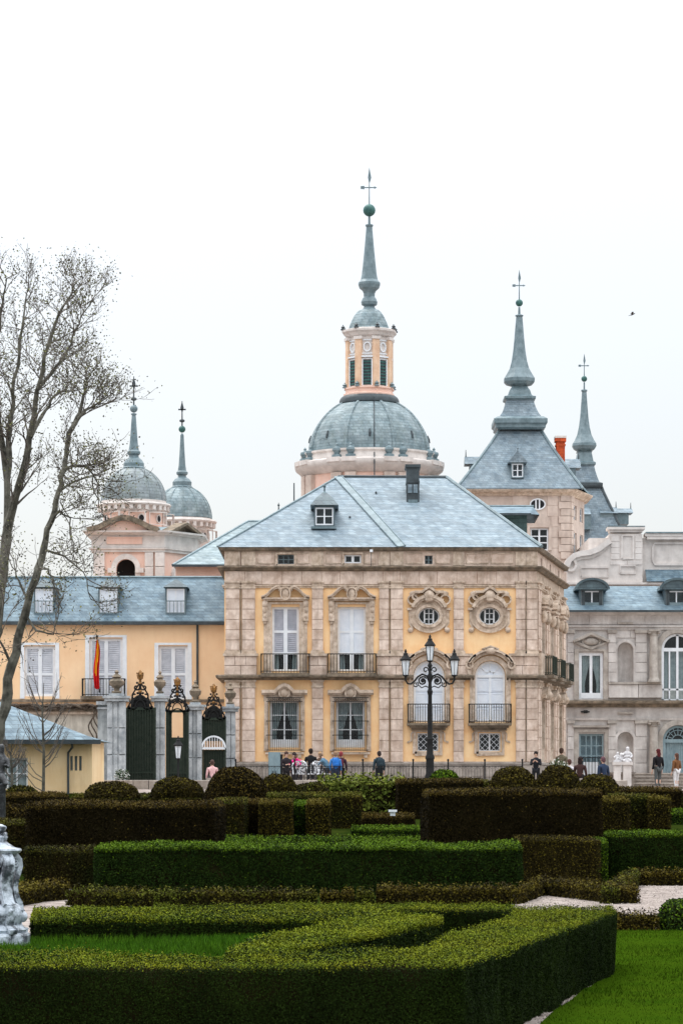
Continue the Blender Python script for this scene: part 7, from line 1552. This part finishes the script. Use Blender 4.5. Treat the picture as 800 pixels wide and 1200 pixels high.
# small bare espalier shrub in front of the lodge
def bare_shrub(px, Y, zb, zt2, spread, lab, seed):
    rr = random.Random(seed); q = PL(Y); x = q.x(px); t = thing('bare_shrub', (x, Y, zb), lab, 'shrub'); b = MB(); c_ = MB(); H_ = zt2-zb
    c_.tube([(x,Y,zb),(x+.02,Y,zb+H_*.4),(x-.03,Y,zb+H_*.75),(x+.02,Y,zt2)], [.06,.05,.03,.01], 6)
    for i in range(26):
        h = rr.uniform(.08,.85); sg = rr.choice((-1,1)); L = spread*(1.1-h*.8)*rr.uniform(.6,1.1); y0_ = rr.uniform(-.3,.3); z0_ = zb+H_*h; pts = [(x,Y,z0_)]
        for j in range(1, 6): u = j/5; pts.append((x+sg*L*u**.8, Y+y0_*u, z0_+H_*.33*u**1.3+rr.uniform(-.02,.02)))
        b.tube(pts, [.022,.019,.016,.012,.009,.005], 4, cap=False)
        for j in (2, 3, 4):
            p = pts[j]; b.tube([p, (p[0]+sg*.12*rr.random(), p[1]+rr.uniform(-.1,.1), p[2]+.3*rr.random()), (p[0]+sg*.25*rr.random(), p[1], p[2]+.6*rr.random())], [.01,.008,.004], 3, cap=False)
    c_.build('trunk', m_bark, t); b.build('branches', m_twig, t)
bare_shrub(51, 96.5, 1.6, PL(96.5).z(800), 1.25, 'leafless fan shaped shrub in front of the yellow lodge', 2)
bare_shrub(14, 96, 1.6, PL(96).z(868), .7, 'smaller leafless shrub by the white lodge window', 4)

# ================================================================ BIRD
Yb_ = 150; q = PL(Yb_); x, z = q.x(740.5), q.z(368.5); b_ = thing('bird', (x, Yb_, z), 'small dark bird flying in the white sky at right', 'bird')
mb_ = mat('bird_feathers', (.05,.045,.04), (.09,.08,.07), 9, .8)
skinmesh('body', [[(-.13,0,-.05,.012),(-.07,0,-.03,.03),(0,0,0,.042),(.08,0,.035,.03),(.11,0,.05,.022),(.145,0,.055,.006)]], mb_, b_)
for sg in (-1, 1):
    w_ = MB(); w_.add([(x+.04,Yb_,z+.02),(x-.06,Yb_,z+.0),(x-.05,Yb_+sg*.14,z+.1),(x+.05,Yb_+sg*.13,z+.11),(x-.1,Yb_+sg*.3,z+.06),(x-.06,Yb_+sg*.27,z+.09)], [(0,1,2,3),(3,2,4,5)]); w_.add([(x+.04,Yb_,z+.03),(x-.06,Yb_,z+.01),(x-.05,Yb_+sg*.14,z+.108),(x+.05,Yb_+sg*.13,z+.118),(x-.1,Yb_+sg*.3,z+.065),(x-.06,Yb_+sg*.27,z+.095)], [(0,3,2,1),(3,5,4,2)]); w_.build('wing', mb_, b_)
MB().prism([(x-.12,z-.04),(x-.2,z-.05),(x-.2,z-.08)], Yb_-.03, Yb_+.03).build('tail', mb_, b_)
